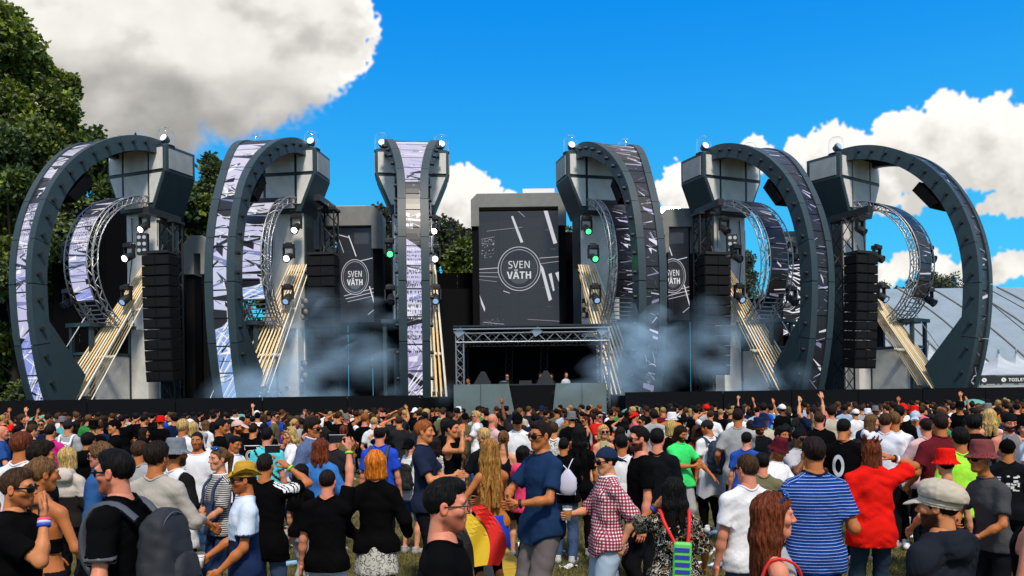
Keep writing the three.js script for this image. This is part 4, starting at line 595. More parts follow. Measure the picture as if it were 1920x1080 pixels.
function hairGeo(style, h, seed = 1) {
  return once(['hair', style, h, seed].join(), () => {
    const [kind, len = 0.3] = style.split('|')[0].split(':').map((s, i) => (i ? +s : s)), strand = (x, y, z, k, a) => a * (noise(x * k * 2, y * k * 0.35 + seed, z * k * 2) + 0.5 * noise(x * k * 5, y * k * 0.8, z * k * 5)), parts = [];
    const cut = (t, drop = 0) => { const s = skull(t); return (x, y, z) => Math.max(s(x, y, z), (hairLine(z) - drop) - y - (Math.abs(x) < 0.05 && z > 0.03 ? 0.0 : 0)); };
    let lo = [-0.14, -0.12, -0.16], hi = [0.14, 0.2, 0.14], f;
    if (kind === 'short') { const top = ell(0, 0.074, -0.002, 0.071, 0.054, 0.084), b = cut(0.006); f = (x, y, z) => Math.max(smin(b(x, y, z), top(x, y, z), 0.02) + strand(x, y, z, 34, 0.005), hairLine(z) - y); }
    else if (kind === 'fade') { const top = ell(0, 0.086, 0.006, 0.06, 0.052, 0.084), b = cut(0.002); f = (x, y, z) => Math.max(smin(b(x, y, z), top(x, y, z), 0.012) + strand(x, y, z, 40, 0.005), hairLine(z) - y); }
    else if (kind === 'buzz') { const b = cut(0.003); f = b; }
    else if (kind === 'balding') { const b = cut(0.006), top = ell(0, 0.12, -0.01, 0.055, 0.06, 0.075); f = (x, y, z) => Math.max(b(x, y, z), -top(x, y, z)) + strand(x, y, z, 30, 0.002); }
    else if (kind === 'full') { const b = cut(0.011, 0.004), top = ell(0, 0.082, 0.008, 0.074, 0.06, 0.094); f = (x, y, z) => Math.max(smin(b(x, y, z), top(x, y, z), 0.02) + strand(x, y, z, 30, 0.011), hairLine(z) - 0.004 - y); }
    else if (kind === 'curly') { const b = cut(0.026, 0.01); f = (x, y, z) => b(x, y, z) + 0.012 * noise(x * 55, y * 55, z * 55) + 0.008 * noise(x * 26, y * 26, z * 26 + seed); }
    else if (kind === 'afro') { const b = ell(0, 0.05, -0.03, 0.125, 0.12, 0.125); f = (x, y, z) => Math.max(b(x, y, z) + 0.012 * noise(x * 45, y * 45, z * 45), hairLine(z) - 0.03 - y); }
    else if (kind === 'bob') { const b = cut(0.016, 0.0), c = [-1, 1].map((s) => cone(V(s * 0.068, 0.03, -0.01), V(s * 0.078, -0.11, -0.005), 0.036, 0.03)), k = cone(V(0, 0.03, -0.07), V(0, -0.115, -0.065), 0.05, 0.04), k2 = [-1, 1].map((s) => cone(V(s * 0.04, 0.03, -0.06), V(s * 0.05, -0.12, -0.045), 0.045, 0.036)); lo = [-0.15, -0.2, -0.17]; f = (x, y, z) => { let d = b(x, y, z); for (const q of [...c, k, ...k2]) d = smin(d, q(x, y, z), 0.025); return d + strand(x, y, z, 26, 0.007); }; }
    else if (kind === 'long' || kind === 'waist') {
      const b = cut(0.014), L = len, q = []; for (const [th, w] of [[-1.75, 0.03], [-1.1, 0.036], [-0.4, 0.04], [0.4, 0.04], [1.1, 0.036], [1.75, 0.03]]) { const s = Math.sin(th), c = -Math.cos(th); q.push(cone(V(s * 0.07, 0.04, c * 0.075 - 0.012), V(s * 0.085, -0.12, c * 0.07 - 0.028), w, w)); if (Math.abs(th) < 1.5 || len > 0.4) q.push(cone(V(s * 0.085, -0.12, c * 0.07 - 0.028), V(s * 0.095, -L, c * 0.06 - 0.05), w, 0.018)); }
      lo = [-0.17, -L - 0.04, -0.2]; f = (x, y, z) => { let d = b(x, y, z); for (const k of q) d = smin(d, k(x, y, z), 0.03); return d + strand(x, y, z, 22, 0.012); };
    } else if (kind === 'pony') { const b = cut(0.008), q = [cone(V(0, 0.055, -0.1), V(0, 0.02, -0.145), 0.022, 0.03), cone(V(0, 0.02, -0.145), V(0, -len, -0.13), 0.034, 0.012)], tie = ell(0, 0.056, -0.112, 0.026, 0.026, 0.02); lo = [-0.12, -len - 0.04, -0.2]; f = (x, y, z) => { let d = b(x, y, z); for (const k of q) d = smin(d, k(x, y, z), 0.012); return Math.min(d, tie(x, y, z)) + strand(x, y, z, 26, 0.008); }; }
    else if (kind === 'bun') { const b = cut(0.008), q = ell(0, 0.12, -0.07, 0.042, 0.036, 0.042); f = (x, y, z) => Math.min(b(x, y, z), q(x, y, z)) + strand(x, y, z, 26, 0.006); }
    else if (kind === 'braids') { const b = cut(0.008); const q = []; for (const s of [-1, 1]) for (let i = 0; i < 11; i++) q.push(ell(s * (0.035 + 0.003 * i) , 0.09 - i * 0.031, -0.095 - (i < 4 ? 0.012 * Math.min(i, 2) : 0.02 - 0.002 * i), 0.021 - 0.0008 * i, 0.019, 0.018)); lo = [-0.13, -0.27, -0.17]; f = (x, y, z) => { let d = b(x, y, z); for (const k of q) d = smin(d, k(x, y, z), 0.005); return d + strand(x, y, z, 26, 0.005); }; }
    else if (kind === 'dreads') { const b = cut(0.014), q = [], R = rng(5); for (let i = 0; i < 16; i++) { const a = i * 2.4, r = 0.02 + 0.05 * R(), tip = V(Math.cos(a) * (r + 0.03), 0.12 + 0.07 * R(), Math.sin(a) * (r + 0.03) - 0.03); q.push(cone(V(Math.cos(a) * r, 0.1, Math.sin(a) * r - 0.02), tip, 0.014, 0.008)); } for (let i = 0; i < 14; i++) { const th = lerp(-1.3, 1.3, i / 13), s = Math.sin(th), c = -Math.cos(th); q.push(cone(V(s * 0.085, 0.02, c * 0.09 - 0.01), V(s * 0.09, -0.1 - 0.05 * R(), c * 0.085 - 0.02), 0.014, 0.009)); } lo = [-0.14, -0.2, -0.17]; hi = [0.14, 0.25, 0.14]; f = (x, y, z) => { let d = b(x, y, z) + 0.005 * Math.sin(x * 260); for (const k of q) d = smin(d, k(x, y, z), 0.004); return d; }; }
    else f = cut(0.006);
    const under = style.includes('|'), g = nets(under ? (x, y, z) => Math.max(f(x, y, z), y - 0.04 - 0.19 * z) : f, lo, hi, h), hp = g.attributes.position, uv = new Float32Array(hp.count * 2); for (let i = 0; i < hp.count; i++) { uv[2 * i] = Math.atan2(hp.getX(i), -hp.getZ(i)) / 6.2832 + 0.5; uv[2 * i + 1] = hp.getY(i) * 3 - Math.hypot(hp.getX(i), hp.getZ(i)) * 2; } g.setAttribute('uv', new THREE.BufferAttribute(uv, 2));
    return paint(g, (x, y, z) => { const a = Math.atan2(x, -z); return clamp(0.95 + 0.8 * noise(a * 9, y * 4 + seed, 3) + 0.5 * noise(a * 30, y * 6, 9), 0.45, 1.7); });
  });
}
function hatGeo(kind, h) {
  return once('hat' + kind + h, () => {
    let f, lo = [-0.2, -0.04, -0.2], hi = [0.2, 0.22, 0.24]; const sk = skull(0.016);
    if (kind === 'cap' || kind === 'backcap') { const s = kind === 'cap' ? 1 : -1, brim = ell(0, s > 0 ? 0.05 : 0.02, s > 0 ? 0.125 : 0.128, 0.074, 0.011, 0.088), btn = ell(0, 0.144, -0.016, 0.012, 0.008, 0.012); f = (x, y, z0) => { const z = s > 0 ? z0 : -z0 - 0.03, yy = y + 0.55 * Math.max(0, z - 0.1) + 3.5 * x * x * (z > 0.08 ? 1 : 0), seam = 0.0016 * Math.cos(Math.atan2(x, z0) * 3) ** 24; return Math.min(Math.max(sk(x, y, z0) + 0.002 - seam, 0.032 + 0.19 * z0 - y), brim(x, yy, z), btn(x, y, z0)); }; }
    else if (kind === 'bucket') { const crown = cone(V(0, 0.05, -0.014), V(0, 0.12, -0.014), 0.1, 0.09); f = (x, y, z) => { const r = Math.hypot(x, z + 0.014), b = Math.max(Math.abs(y - (0.05 - 0.85 * (r - 0.09))) - 0.005, r - 0.139 - 0.005 * noise(x * 30, 2, z * 30), 0.07 - r); return Math.min(Math.max(crown(x, y, z) + 0.004 * noise(x * 22, y * 22, z * 22), 0.042 - y, y - 0.165), b); }; }
    else if (kind === 'fedora') { f = (x, y, z) => { const r = Math.hypot(x * 1.1, z + 0.014), rr = 0.098 - 0.16 * Math.max(0, y - 0.05) - 0.012 * sstep(0.12, 0.16, y), crown = Math.max(r - rr, 0.03 - y, y - 0.165 + 0.16 * Math.max(0, 0.06 - Math.abs(x)) * (z > -0.1 ? 1 : 1)), b = Math.max(Math.abs(y - (0.042 + 0.9 * Math.abs(x) * Math.abs(x) * 4 - 0.15 * (z > 0 ? z : -z * 0.2))) - 0.004, r - 0.15, 0.07 - r); const band = Math.max(Math.abs(y - 0.058) - 0.012, Math.abs(r - 0.1) - 0.003); return Math.min(crown, b, band); }; }
    else if (kind === 'flatcap') { const big = ell(0, 0.07, -0.028, 0.101, 0.08, 0.124), band = skull(0.013), brim = ell(0, 0.028, 0.1, 0.072, 0.013, 0.075); f = (x, y, z) => { const a = Math.atan2(x, z + 0.02), fold = 0.005 * noise(x * 26, y * 46, z * 26), seam = 0.003 * Math.pow(Math.abs(Math.cos(a * 2)), 60) + (Math.abs(x) < 0.004 ? 0.002 : 0), tilt = y - 0.16 * (z + 0.03); const d = smin(Math.max(big(x, tilt, z) - fold - seam, 0.04 - tilt), Math.max(band(x, y, z) - 0.0025 * Math.sin(tilt * 420), 0.002 - tilt, tilt - 0.06), 0.008); return smin(d, brim(x, y + 0.35 * Math.max(0, z - 0.1) + 1.6 * x * x, z), 0.006); }; }
    else if (kind === 'beanie') f = (x, y, z) => Math.max(sk(x, y, z) - 0.002 * Math.sin(Math.atan2(x, z) * 40), 0.01 - y + (z > 0 ? 0.4 * z : 0));
    else f = sk;
    return paint(nets(f, lo, hi, h), (x, y, z) => (kind === 'flatcap' && Math.abs(y - 0.16 * (z + 0.03) - 0.045) < 0.004 && z < 0.08 ? 0.5 : kind === 'fedora' && Math.abs(y - 0.058) < 0.013 && Math.hypot(x, z) < 0.108 ? 0.3 : 1 + 0.12 * noise(x * 30, y * 30, z * 30)));
  });
}
function glassesGeo(kind) {
  return once('gl' + kind, () => { const up = kind === 'head' ? 1 : 0, lens = (s) => new THREE.SphereGeometry(1, 16, 10).scale(0.032, 0.0245, 0.0095).rotateX(0.1).rotateY(s * 0.42).translate(s * 0.036, -0.001, 0.09); const g = merge([lens(1), lens(-1), bx(0.024, 0.007, 0.007, 0, 0.008, 0.106), ...[1, -1].map((s) => bx(0.005, 0.011, 0.1, s * 0.0775, 0.008, 0.038, 0, s * 0.13, 0))]); if (up) g.rotateX(-0.85).translate(0, 0.055, -0.008); return g; });
}
const eyeGeo = () => once('eye', () => { const g = new THREE.SphereGeometry(0.0118, 14, 12).rotateX(Math.PI / 2); return paint(g, (x, y, z) => (z > 0.0104 ? 0.01 : z > 0.0085 ? [0.06, 0.04, 0.025] : [0.42, 0.38, 0.36])); });
// hand: wrist at the origin, fingers along +y, palm towards +z, thumb at +x
function handGeo(curl, h) {
  return once(['hand', curl, h].join(), () => {
    const fs = [(x, y, z) => { const a = Math.abs(x) - 0.028 - 0.08 * y, b = Math.abs(y - 0.046) - 0.032, c = Math.abs(z) - 0.004; return Math.hypot(Math.max(a, 0), Math.max(b, 0), Math.max(c, 0)) + Math.min(0, Math.max(a, b, c)) - 0.01; }, cone(V(0, -0.03, 0), V(0, 0.02, 0), 0.025, 0.024), cone(V(0.022, 0.02, 0.006), V(0.028, 0.05, 0.008), 0.016, 0.014)], fingers = [], c = curl;
    [[-0.03, 0.06, 0.0078], [-0.0105, 0.075, 0.0086], [0.0105, 0.082, 0.009], [0.031, 0.073, 0.0088]].forEach(([x, L, r], i) => { let p = V(x, 0.084, 0), a = c * 0.25; const fan = x * 2.6 * Math.max(0, 1 - c); for (let k = 0; k < 3; k++) { const l = L * [0.44, 0.31, 0.25][k], q = V(p.x + l * Math.sin(fan), p.y + l * Math.cos(a) * Math.cos(fan), p.z + l * Math.sin(a)); fingers.push(cone(p, q, r * (1 - 0.1 * k), r * (0.92 - 0.1 * k))); p = q; a += c * (0.85 + 0.06 * i); } });
    const t = c > 0.8 ? [V(0.03, 0.03, 0.006), V(0.048, 0.058, 0.026), V(0.036, 0.082, 0.044), V(0.022, 0.094, 0.05)] : [V(0.03, 0.028, 0.004), V(0.053, 0.055, 0.012), V(0.066, 0.083, 0.018), V(0.072, 0.105, 0.022)];
    for (let k = 0; k < 3; k++) fingers.push(cone(t[k], t[k + 1], 0.0115 - 0.001 * k, 0.0105 - 0.001 * k));
    const palm = join(fs, 0.014), g = nets((x, y, z) => { let d = palm(x, y, z); let m = fingers[0](x, y, z); for (let i = 1; i < fingers.length; i++) m = Math.min(m, fingers[i](x, y, z)); return smin(d, m, 0.006); }, [-0.07, -0.045, -0.03], [0.1, 0.19, 0.11], h);
    return paint(g, (x, y, z) => [1 + 0.03 * noise(x * 60, y * 60, z * 60), y > 0.1 ? 0.93 : 1, y > 0.1 ? 0.92 : 1]);
  });
}
const TORSO = {
  m: [[0.8, 0.13, 0.09], [0.86, 0.162, 0.108], [0.95, 0.17, 0.115], [1.05, 0.155, 0.105], [1.18, 0.164, 0.112], [1.31, 0.183, 0.122], [1.38, 0.17, 0.112], [1.43, 0.13, 0.09], [1.475, 0.085, 0.068], [1.53, 0.05, 0.05]],
  f: [[0.8, 0.135, 0.092], [0.87, 0.172, 0.112], [0.95, 0.178, 0.117], [1.06, 0.134, 0.094], [1.17, 0.136, 0.098], [1.28, 0.152, 0.122], [1.355, 0.142, 0.1], [1.405, 0.108, 0.08], [1.45, 0.07, 0.06], [1.5, 0.045, 0.045]],
};
const POSE = {   // wrist, elbow pole, finger curl, palm facing (x counts outwards)
  down: [[0.25, 0.87, 0.05], [0.3, 0, -1], 0.5, [-1, 0, 0]], bent: [[0.27, 0.98, 0.17], [0.4, -0.2, -1], 0.6, [-1, 0, 0]], cup: [[0.2, 1.13, 0.31], [0.6, -1, -0.3], 1.1, [-1, 0, 0]], side: [[0.46, 1.1, 0.2], [0.3, -1, -0.3], 0.9, [0, 0.3, 1]],
  front: [[0.06, 1.1, 0.3], [1, -0.7, -0.2], 0.8, [-1, 0, -0.2]], phone: [[0.1, 1.55, 0.33], [1, -0.9, 0.1], 1, [-1, 0, -0.3]], photo: [[0.13, 1.64, 0.3], [1, -0.6, 0.2], 1, [-1, 0, -0.2]], phonehigh: [[0.2, 1.86, 0.2], [1, -0.2, -0.1], 1, [-1, 0, 0.3]], up: [[0.27, 1.93, 0.1], [1, 0, -0.2], 0.25, [0, 0, 1]], upbent: [[0.22, 1.86, 0.16], [1, 0, 0], 0.6, [0, 0, 1]],
  head: [[0.14, 1.7, 0.05], [1, 0.1, 0.1], 0.7, [-1, -0.5, 0]], face: [[0.11, 1.5, 0.16], [0.9, -1, 0.2], 0.9, [-1, 0, -0.4]], chin: [[0.05, 1.42, 0.17], [0.9, -1, 0], 1.2, [-0.4, 0.3, -1]], hip: [[0.21, 1.0, 0.06], [1, 0, -1], 0.6, [-1, 0, 0]], cross: [[-0.08, 1.16, 0.23], [1, -0.6, 0], 0.5, [0, 0, -1]], wave: [[0.22, 1.42, 0.3], [0.5, -1, 0], 0.08, [0, 0, 1]], pocket: [[0.2, 0.93, 0.07], [0.8, 0, -1], 0.7, [-1, 0, 0]], reach: [[0.42, 1.0, 0.34], [0.4, -0.3, -1], 0.2, [0, -1, 0.3]], point: [[0.3, 1.5, 0.5], [0.6, -1, 0], 0.5, [-1, 0, 0]],
};
function ik(S, T, pole, l1, l2) {
  const d = T.clone().sub(S); let L = d.length(); if (L > (l1 + l2) * 0.995) { T = S.clone().addScaledVector(d.normalize(), (l1 + l2) * 0.995); L = (l1 + l2) * 0.995; d.copy(T).sub(S); }
  const u = d.clone().normalize(), a = (l1 * l1 - l2 * l2 + L * L) / (2 * L), h = Math.sqrt(Math.max(0, l1 * l1 - a * a)), p = pole.clone().addScaledVector(u, -pole.dot(u)).normalize(); return [S.clone().addScaledVector(u, a).addScaledVector(p, h), T];
}
const colorMats = new Map();
const CREASE = noiseTex(256, (u, v) => { const a = tile(u + 0.13, v, 2.2, 3), b = tile(v, u + 0.4, 4.5, 3), c = tile(u, v + 0.6, 18, 2) * 0.2; return 0.75 - 1.5 * Math.pow(Math.max(0, 1 - Math.abs(a) * 5), 2) * 0.35 - 0.3 * Math.pow(Math.max(0, 1 - Math.abs(b) * 6), 2) + 0.9 * a + 0.25 * c; });
CREASE.repeat.set(1.15, 0.8);
const STREAK = noiseTex(256, (u, v) => clamp(0.62 + 0.75 * fbm(Math.cos(u * 6.2832) * 9, Math.sin(u * 6.2832) * 9, v * 3, 2) + 0.9 * fbm(Math.cos(u * 6.2832) * 34, Math.sin(u * 6.2832) * 34, v * 4 + 5, 2)));
STREAK.repeat.set(1, 2.2);
function dyed(c, rough = 0.85, how = 'plain') {   // how: plain skin, cloth or hair
  const key = c.join() + rough + how; if (colorMats.has(key)) return colorMats.get(key);
  const m = mat(...c, rough, { vertexColors: true, specularIntensity: how === 'cloth' || how === 'crease' ? 0.07 : how === 'hair' ? 0.25 : 0.5 }); if (how === 'crease') { m.bumpMap = CREASE; m.bumpScale = 0.0022; } if (how === 'hair') { m.map = STREAK; m.color.setRGB(c[0] * 1.5, c[1] * 1.5, c[2] * 1.5); m.bumpMap = STREAK; m.bumpScale = 0.006; }
  colorMats.set(key, m); return m;
}
const SKIN = { fair: [0.64, 0.285, 0.155], light: [0.57, 0.215, 0.085], tan: [0.46, 0.15, 0.045], brown: [0.17, 0.065, 0.028], pink: [0.64, 0.235, 0.14] };
const HAIR = { black: [0.0035, 0.003, 0.003], dark: [0.013, 0.007, 0.0045], brown: [0.05, 0.024, 0.011], light: [0.14, 0.07, 0.026], blonde: [0.52, 0.34, 0.12], ginger: [0.3, 0.085, 0.02], orange: [0.62, 0.17, 0.015], gold: [0.3, 0.14, 0.03], auburn: [0.13, 0.03, 0.01], grey: [0.25, 0.24, 0.23] };
const GLASSMAT = mat(0.004, 0.004, 0.005, 0.25, { specularIntensity: 0.6 }), GLASSBLUE = mat(0.02, 0.1, 0.35, 0.08, { metalness: 0.5 }), EYEMAT = mat(1, 1, 1, 0.15, { vertexColors: true });

// builds the parts of a figure, 1.78 m tall before scaling, feet on the ground, facing +z
function figure(o) {
  const { sex = 'm', q = 0.02, a = 'down', b = 'down', lean = 0, sway = 0, top = {}, low = {}, fat = 0.87 } = o, hq = o.hq ?? (q < 0.017 ? 0.0052 : q < 0.025 ? 0.0085 : 0.013), handq = q < 0.017 ? 0.0048 : q < 0.025 ? 0.0068 : 0.011;
  const T = TORSO[sex], male = sex === 'm', sw = male ? 0.166 : 0.144, sy = male ? 1.4 : 1.375, bend = (p) => { const t = Math.max(0, p.y - 0.95); p.z += lean * t; p.x += sway * t; return p; };
  const torso = (t, grow) => (x0, y, z0) => { const k0 = Math.max(0, y - 0.95), x = x0 - sway * k0, z = z0 - lean * k0; let i = 0; while (i < T.length - 2 && y > T[i + 1][0]) i++; const u = clamp((y - T[i][0]) / (T[i + 1][0] - T[i][0])), uu = u * u * (3 - 2 * u) * 0.4 + u * 0.6, g = grow ? grow(y) : 0, w = lerp(T[i][1], T[i + 1][1], uu) * fat + t + g, d = lerp(T[i][2], T[i + 1][2], uu) * (fat * 1.5 - 0.5) + t + g, zc = 0.012 * Math.sin((y - 0.9) * 5); const r = Math.sqrt((x / w) ** 2 + ((z - zc) / d) ** 2) - 1; return Math.max(r * Math.min(w, d) * (r > 0 ? 1.15 : 1), y - T[T.length - 1][0] - t, T[0][0] - t - y); };
  const N = bend(V(0, 1.47, -0.02)), HC = bend(V(0, 1.642, 0.012)), hd = o.head || [0, 0, 0], HQ = new THREE.Quaternion().setFromEuler(new THREE.Euler(hd[1] * Math.PI / 180, hd[0] * Math.PI / 180, hd[2] * Math.PI / 180, 'YXZ')); HC.z += 0.0009 * (hd[1] > 0 ? hd[1] : 0);
  const base = HC.clone().add(V(0, -0.12, -0.028).applyQuaternion(HQ)), arms = {};
  for (const [key, s, name] of [['a', 1, a], ['b', -1, b]]) {
    const P0 = typeof name === 'string' ? POSE[name] : [name[0], name[1] || [0.5, -0.5, -0.5], name[2] ?? 0.6, name[3] || [-1, 0, 0]], S = bend(V(s * sw, sy, -0.012)), W = V(P0[0][0] * s, P0[0][1], P0[0][2]); bend(W);
    const [E, Wr] = ik(S, W, V(P0[1][0] * s, P0[1][1], P0[1][2]), male ? 0.285 : 0.265, male ? 0.255 : 0.24), dir = Wr.clone().sub(E).normalize(), pn = V(P0[3][0] * s, P0[3][1], P0[3][2]); if (P0[4]) dir.lerp(V(P0[4][0] * s, P0[4][1], P0[4][2]), 0.6).normalize(); pn.addScaledVector(dir, -pn.dot(dir)).normalize();
    arms[key] = { s, S, E, W: Wr, dir, pn, curl: P0[2] };
  }
  const k = (male ? 1 : 0.86) * (0.5 + 0.5 * fat), ft = o.feet || [[0.11, 0.02], [-0.11, -0.02]], legs = ft.map(([fx, fz], i) => { const s = i ? -1 : 1, H = V(s * 0.09, 0.91, 0), A = V(fx, 0.085, fz); const [K] = ik(H, A, V(fx * 0.4, 0, 1), 0.43, 0.42); return { s, H, K, A }; });
  const bones = []; for (const A of Object.values(arms)) bones.push(cone(bend(V(A.s * 0.085, sy + 0.02, -0.012)), A.S, 0.05 * k, 0.053 * k), cone(bend(V(A.s * 0.03, sy + 0.085, -0.025)), bend(V(A.s * 0.12, sy + 0.03, -0.015)), 0.04 * k, 0.042 * k), cone(A.S, A.E, 0.05 * k, 0.037 * k), cone(A.E, A.E.clone().lerp(A.W, 0.35), 0.036 * k, 0.039 * k), cone(A.E.clone().lerp(A.W, 0.3), A.W, 0.039 * k, 0.0255 * k));
  const kl = k * ((low.kind ?? 'trousers') === 'trousers' || low.legs ? 0.86 : 1), legB = []; for (const L of legs) legB.push(cone(L.H, L.K, 0.086 * kl, 0.056 * kl), cone(L.K, L.K.clone().lerp(L.A, 0.35).add(V(0, 0, -0.018)), 0.053 * kl, 0.058 * kl), cone(L.K.clone().lerp(L.A, 0.3).add(V(0, 0, -0.014)), L.A, 0.056 * kl, 0.036 * kl), cone(L.A, V(L.A.x * 1.15, 0.04, L.A.z + 0.14), 0.036, 0.03));
  const nk = cone(N, base, male ? 0.058 : 0.047, male ? 0.055 : 0.045), tr = torso(0), out = { parts: [], HC, HQ, arms, N, base };
  let fb = (x, y, z) => { let d = tr(x, y, z); for (const c of bones) d = smin(d, c(x, y, z), 0.03); if (y > 1.3) d = smin(d, nk(x, y, z), 0.028); if (y < 1.05) for (const c of legB) d = smin(d, c(x, y, z), 0.03); return d; };
  const ext = [V(0.33, 0, 0.2), V(-0.33, 0, -0.22), N, HC, ...Object.values(arms).flatMap((A) => [A.S, A.E, A.W]), ...legs.flatMap((L) => [L.K, L.A.clone().add(V(0, -0.085, 0.2))])], lo = [0, 1, 2].map((i) => Math.min(...ext.map((p) => p.getComponent(i))) - 0.11), hi = [0, 1, 2].map((i) => Math.max(...ext.map((p) => p.getComponent(i))) + 0.11); lo[1] = o.cutLow ?? -0.02;
  const add = (role, g, m, local) => out.parts.push({ role, g, m, local });
  // body with head and hands, one mesh
  const HS = 0.95, HM = M4().compose(HC, HQ, V(HS, HS, HS)), skin = paint(nets((x, y, z) => Math.max(fb(x, y, z), -y + 0.005), lo, [hi[0], Math.min(hi[1], Math.max(base.y + 0.03, ...Object.values(arms).map((A) => A.W.y + 0.06))), hi[2]], q), (x, y, z) => { const m = 0.09 * noise(x * 14, y * 14, z * 14) + 0.07 * noise(x * 50, y * 50, z * 50); return [1 + m, 1 + m * 0.4, 1 + m * 0.3]; });
  const pieces = [skin, headGeo(sex, o.face || 1, hq, o.beard || 0).clone().applyMatrix4(HM)];
  for (const A of Object.values(arms)) { const X = A.dir.clone().cross(A.pn), m = M4().makeBasis(X.clone().multiplyScalar(A.s < 0 ? 1 : -1), A.dir, A.pn).setPosition(A.W), g = handGeo(A.curl, handq).clone().applyMatrix4(m); if (A.s > 0) { const ix = g.index.array; for (let i = 0; i < ix.length; i += 3) { const t = ix[i]; ix[i] = ix[i + 1]; ix[i + 1] = t; } g.computeVertexNormals(); } if (male === false) { } pieces.push(g); A.m = m; }
  const body = mergeGeometries(pieces.map((g) => { const h = g.clone(); h.deleteAttribute('uv'); return h; })); add('body', body, dyed(SKIN[o.skin || 'light'], 0.5));
  // shirt
  const cloth = (amp, fr = 1, sd = (o.at ? o.at[0] * 0.37 : 2)) => (x, y, z) => { const n = noise(x * 4 * fr + sd, (y + 0.6 * Math.abs(x)) * 11 * fr, z * 4 * fr + sd); return amp * (noise(x * 8 * fr + sd, y * 9 * fr, z * 8 * fr) + 0.75 * Math.pow(1 - Math.min(1, Math.abs(n) * 2.2), 2) - 0.3); }, sh = { kind: 'tee', hem: male ? 0.83 : 0.87, loose: male ? 0.02 : 0.012, neck: 0.071, c: [0.5, 0.5, 0.5], ...top };
  if (sh.kind !== 'none') {
    const off = 0.012 + (sh.thick || 0), wr = cloth(sh.wrinkle ?? 0.0085); let ts = torso(off, (y) => sh.loose * (0.35 + 0.65 * (1 - sstep(0.9, 1.3, y))) + (low.loose || 0) * 1.2 * (1 - sstep(0.95, 1.15, y))); const sl = [];
    const frac = sh.kind === 'tee' ? sh.sleeve ?? 0.72 : 1;
    if (sh.kind !== 'tank' && sh.kind !== 'crop') for (const A of Object.values(arms)) {
      const sc = cone(bend(V(A.s * 0.085, sy + 0.02, -0.012)), A.S, 0.05 * k + off, 0.053 * k + off); sl.push(sc, cone(bend(V(A.s * 0.03, sy + 0.085, -0.025)), bend(V(A.s * 0.12, sy + 0.03, -0.015)), 0.04 * k + off, 0.042 * k + off));
      const end = A.S.clone().lerp(A.E, frac), d = A.E.clone().sub(A.S).normalize(), up = cone(A.S, end, 0.053 * k + off, (sh.kind === 'tee' ? 0.062 : 0.045) * k + off); if (sh.kind === 'tee') sl.push((x, y, z) => Math.max(up(x, y, z), (x - end.x) * d.x + (y - end.y) * d.y + (z - end.z) * d.z)); else { const e2 = A.E.clone().lerp(A.W, sh.cuff ?? 0.96), d2 = A.W.clone().sub(A.E).normalize(), lo2 = cone(A.E, e2, 0.046 * k + off, 0.034 * k + off); sl.push(up, (x, y, z) => Math.max(lo2(x, y, z), (x - e2.x) * d2.x + (y - e2.y) * d2.y + (z - e2.z) * d2.z)); }
    }
    const nh = cone(N.clone().add(V(0, sh.low ? -0.1 : 0.05, sh.low ? (sh.back ? -0.11 : 0.09) : 0.012)), N.clone().add(V(0, 0.14, 0.04)), sh.neck, sh.neck), hole = [1, -1].map((s) => bend(V(s * (sw + 0.015), sy + 0.02, 0))).map((p) => ell(p.x, p.y - 0.02, p.z, 0.075, 0.13, 0.13)), hood = sh.kind === 'hoodie' ? [ell(N.x, N.y - 0.02, N.z - 0.085, 0.12, 0.085, 0.06), ell(N.x, N.y + 0.03, N.z - 0.02, 0.098, 0.05, 0.085)] : [];
    const hips = sh.hem < 0.93 ? legs.map((L) => cone(L.H, L.H.clone().lerp(L.K, 0.4), 0.09 * k + off + 0.022 + (low.loose || 0) * 1.3, 0.086 * k + off + 0.022 + (low.loose || 0) * 1.3)) : [], ts0 = ts; ts = (x, y, z) => { let d = ts0(x, y, z); if (y < 1.05) for (const c of hips) d = smin(d, c(x, y, z), 0.04); return d; };
    const noHole = (x, y, z) => { let d = ts(x, y, z); if (sl.length) for (const c of sl) d = smin(d, c(x, y, z), 0.035); for (const h of hood) d = smin(d, h(x, y, z), 0.03); return d; };
    const fs = (x, y, z) => { let d = ts(x, y, z); if (sl.length) for (const c of sl) d = smin(d, c(x, y, z), 0.035); else for (const h of hole) d = smax(d, -h(x, y, z), 0.015); for (const h of hood) d = smin(d, h(x, y, z), 0.03); const n = nh(x, y, z); d += wr(x, y, z) * sstep(0.0, 0.09, n); d = smax(d, -n, 0.012); return Math.max(d, sh.hem - y - (sh.curve ? 0.05 * Math.cos(x * 14) : 0), sh.kind === 'crop' ? y - (sh.topY || 1.3) : -1, sh.kind === 'tank' ? y - (sh.topY || 9) : -1); };
    let g = nets(fs, [lo[0] - 0.02, Math.max(lo[1], sh.hem - 0.03), lo[2] - 0.02], [hi[0] + 0.02, Math.max(1.56, ...Object.values(arms).map((A) => Math.max(A.E.y, A.W.y) + 0.1)), hi[2] + 0.02], q < 0.017 ? 0.012 : q);
    paint(g, (x, y, z) => (sh.paint ? sh.paint(x, y, z) : 1 + 0.07 * noise(x * 20, y * 20, z * 20)));
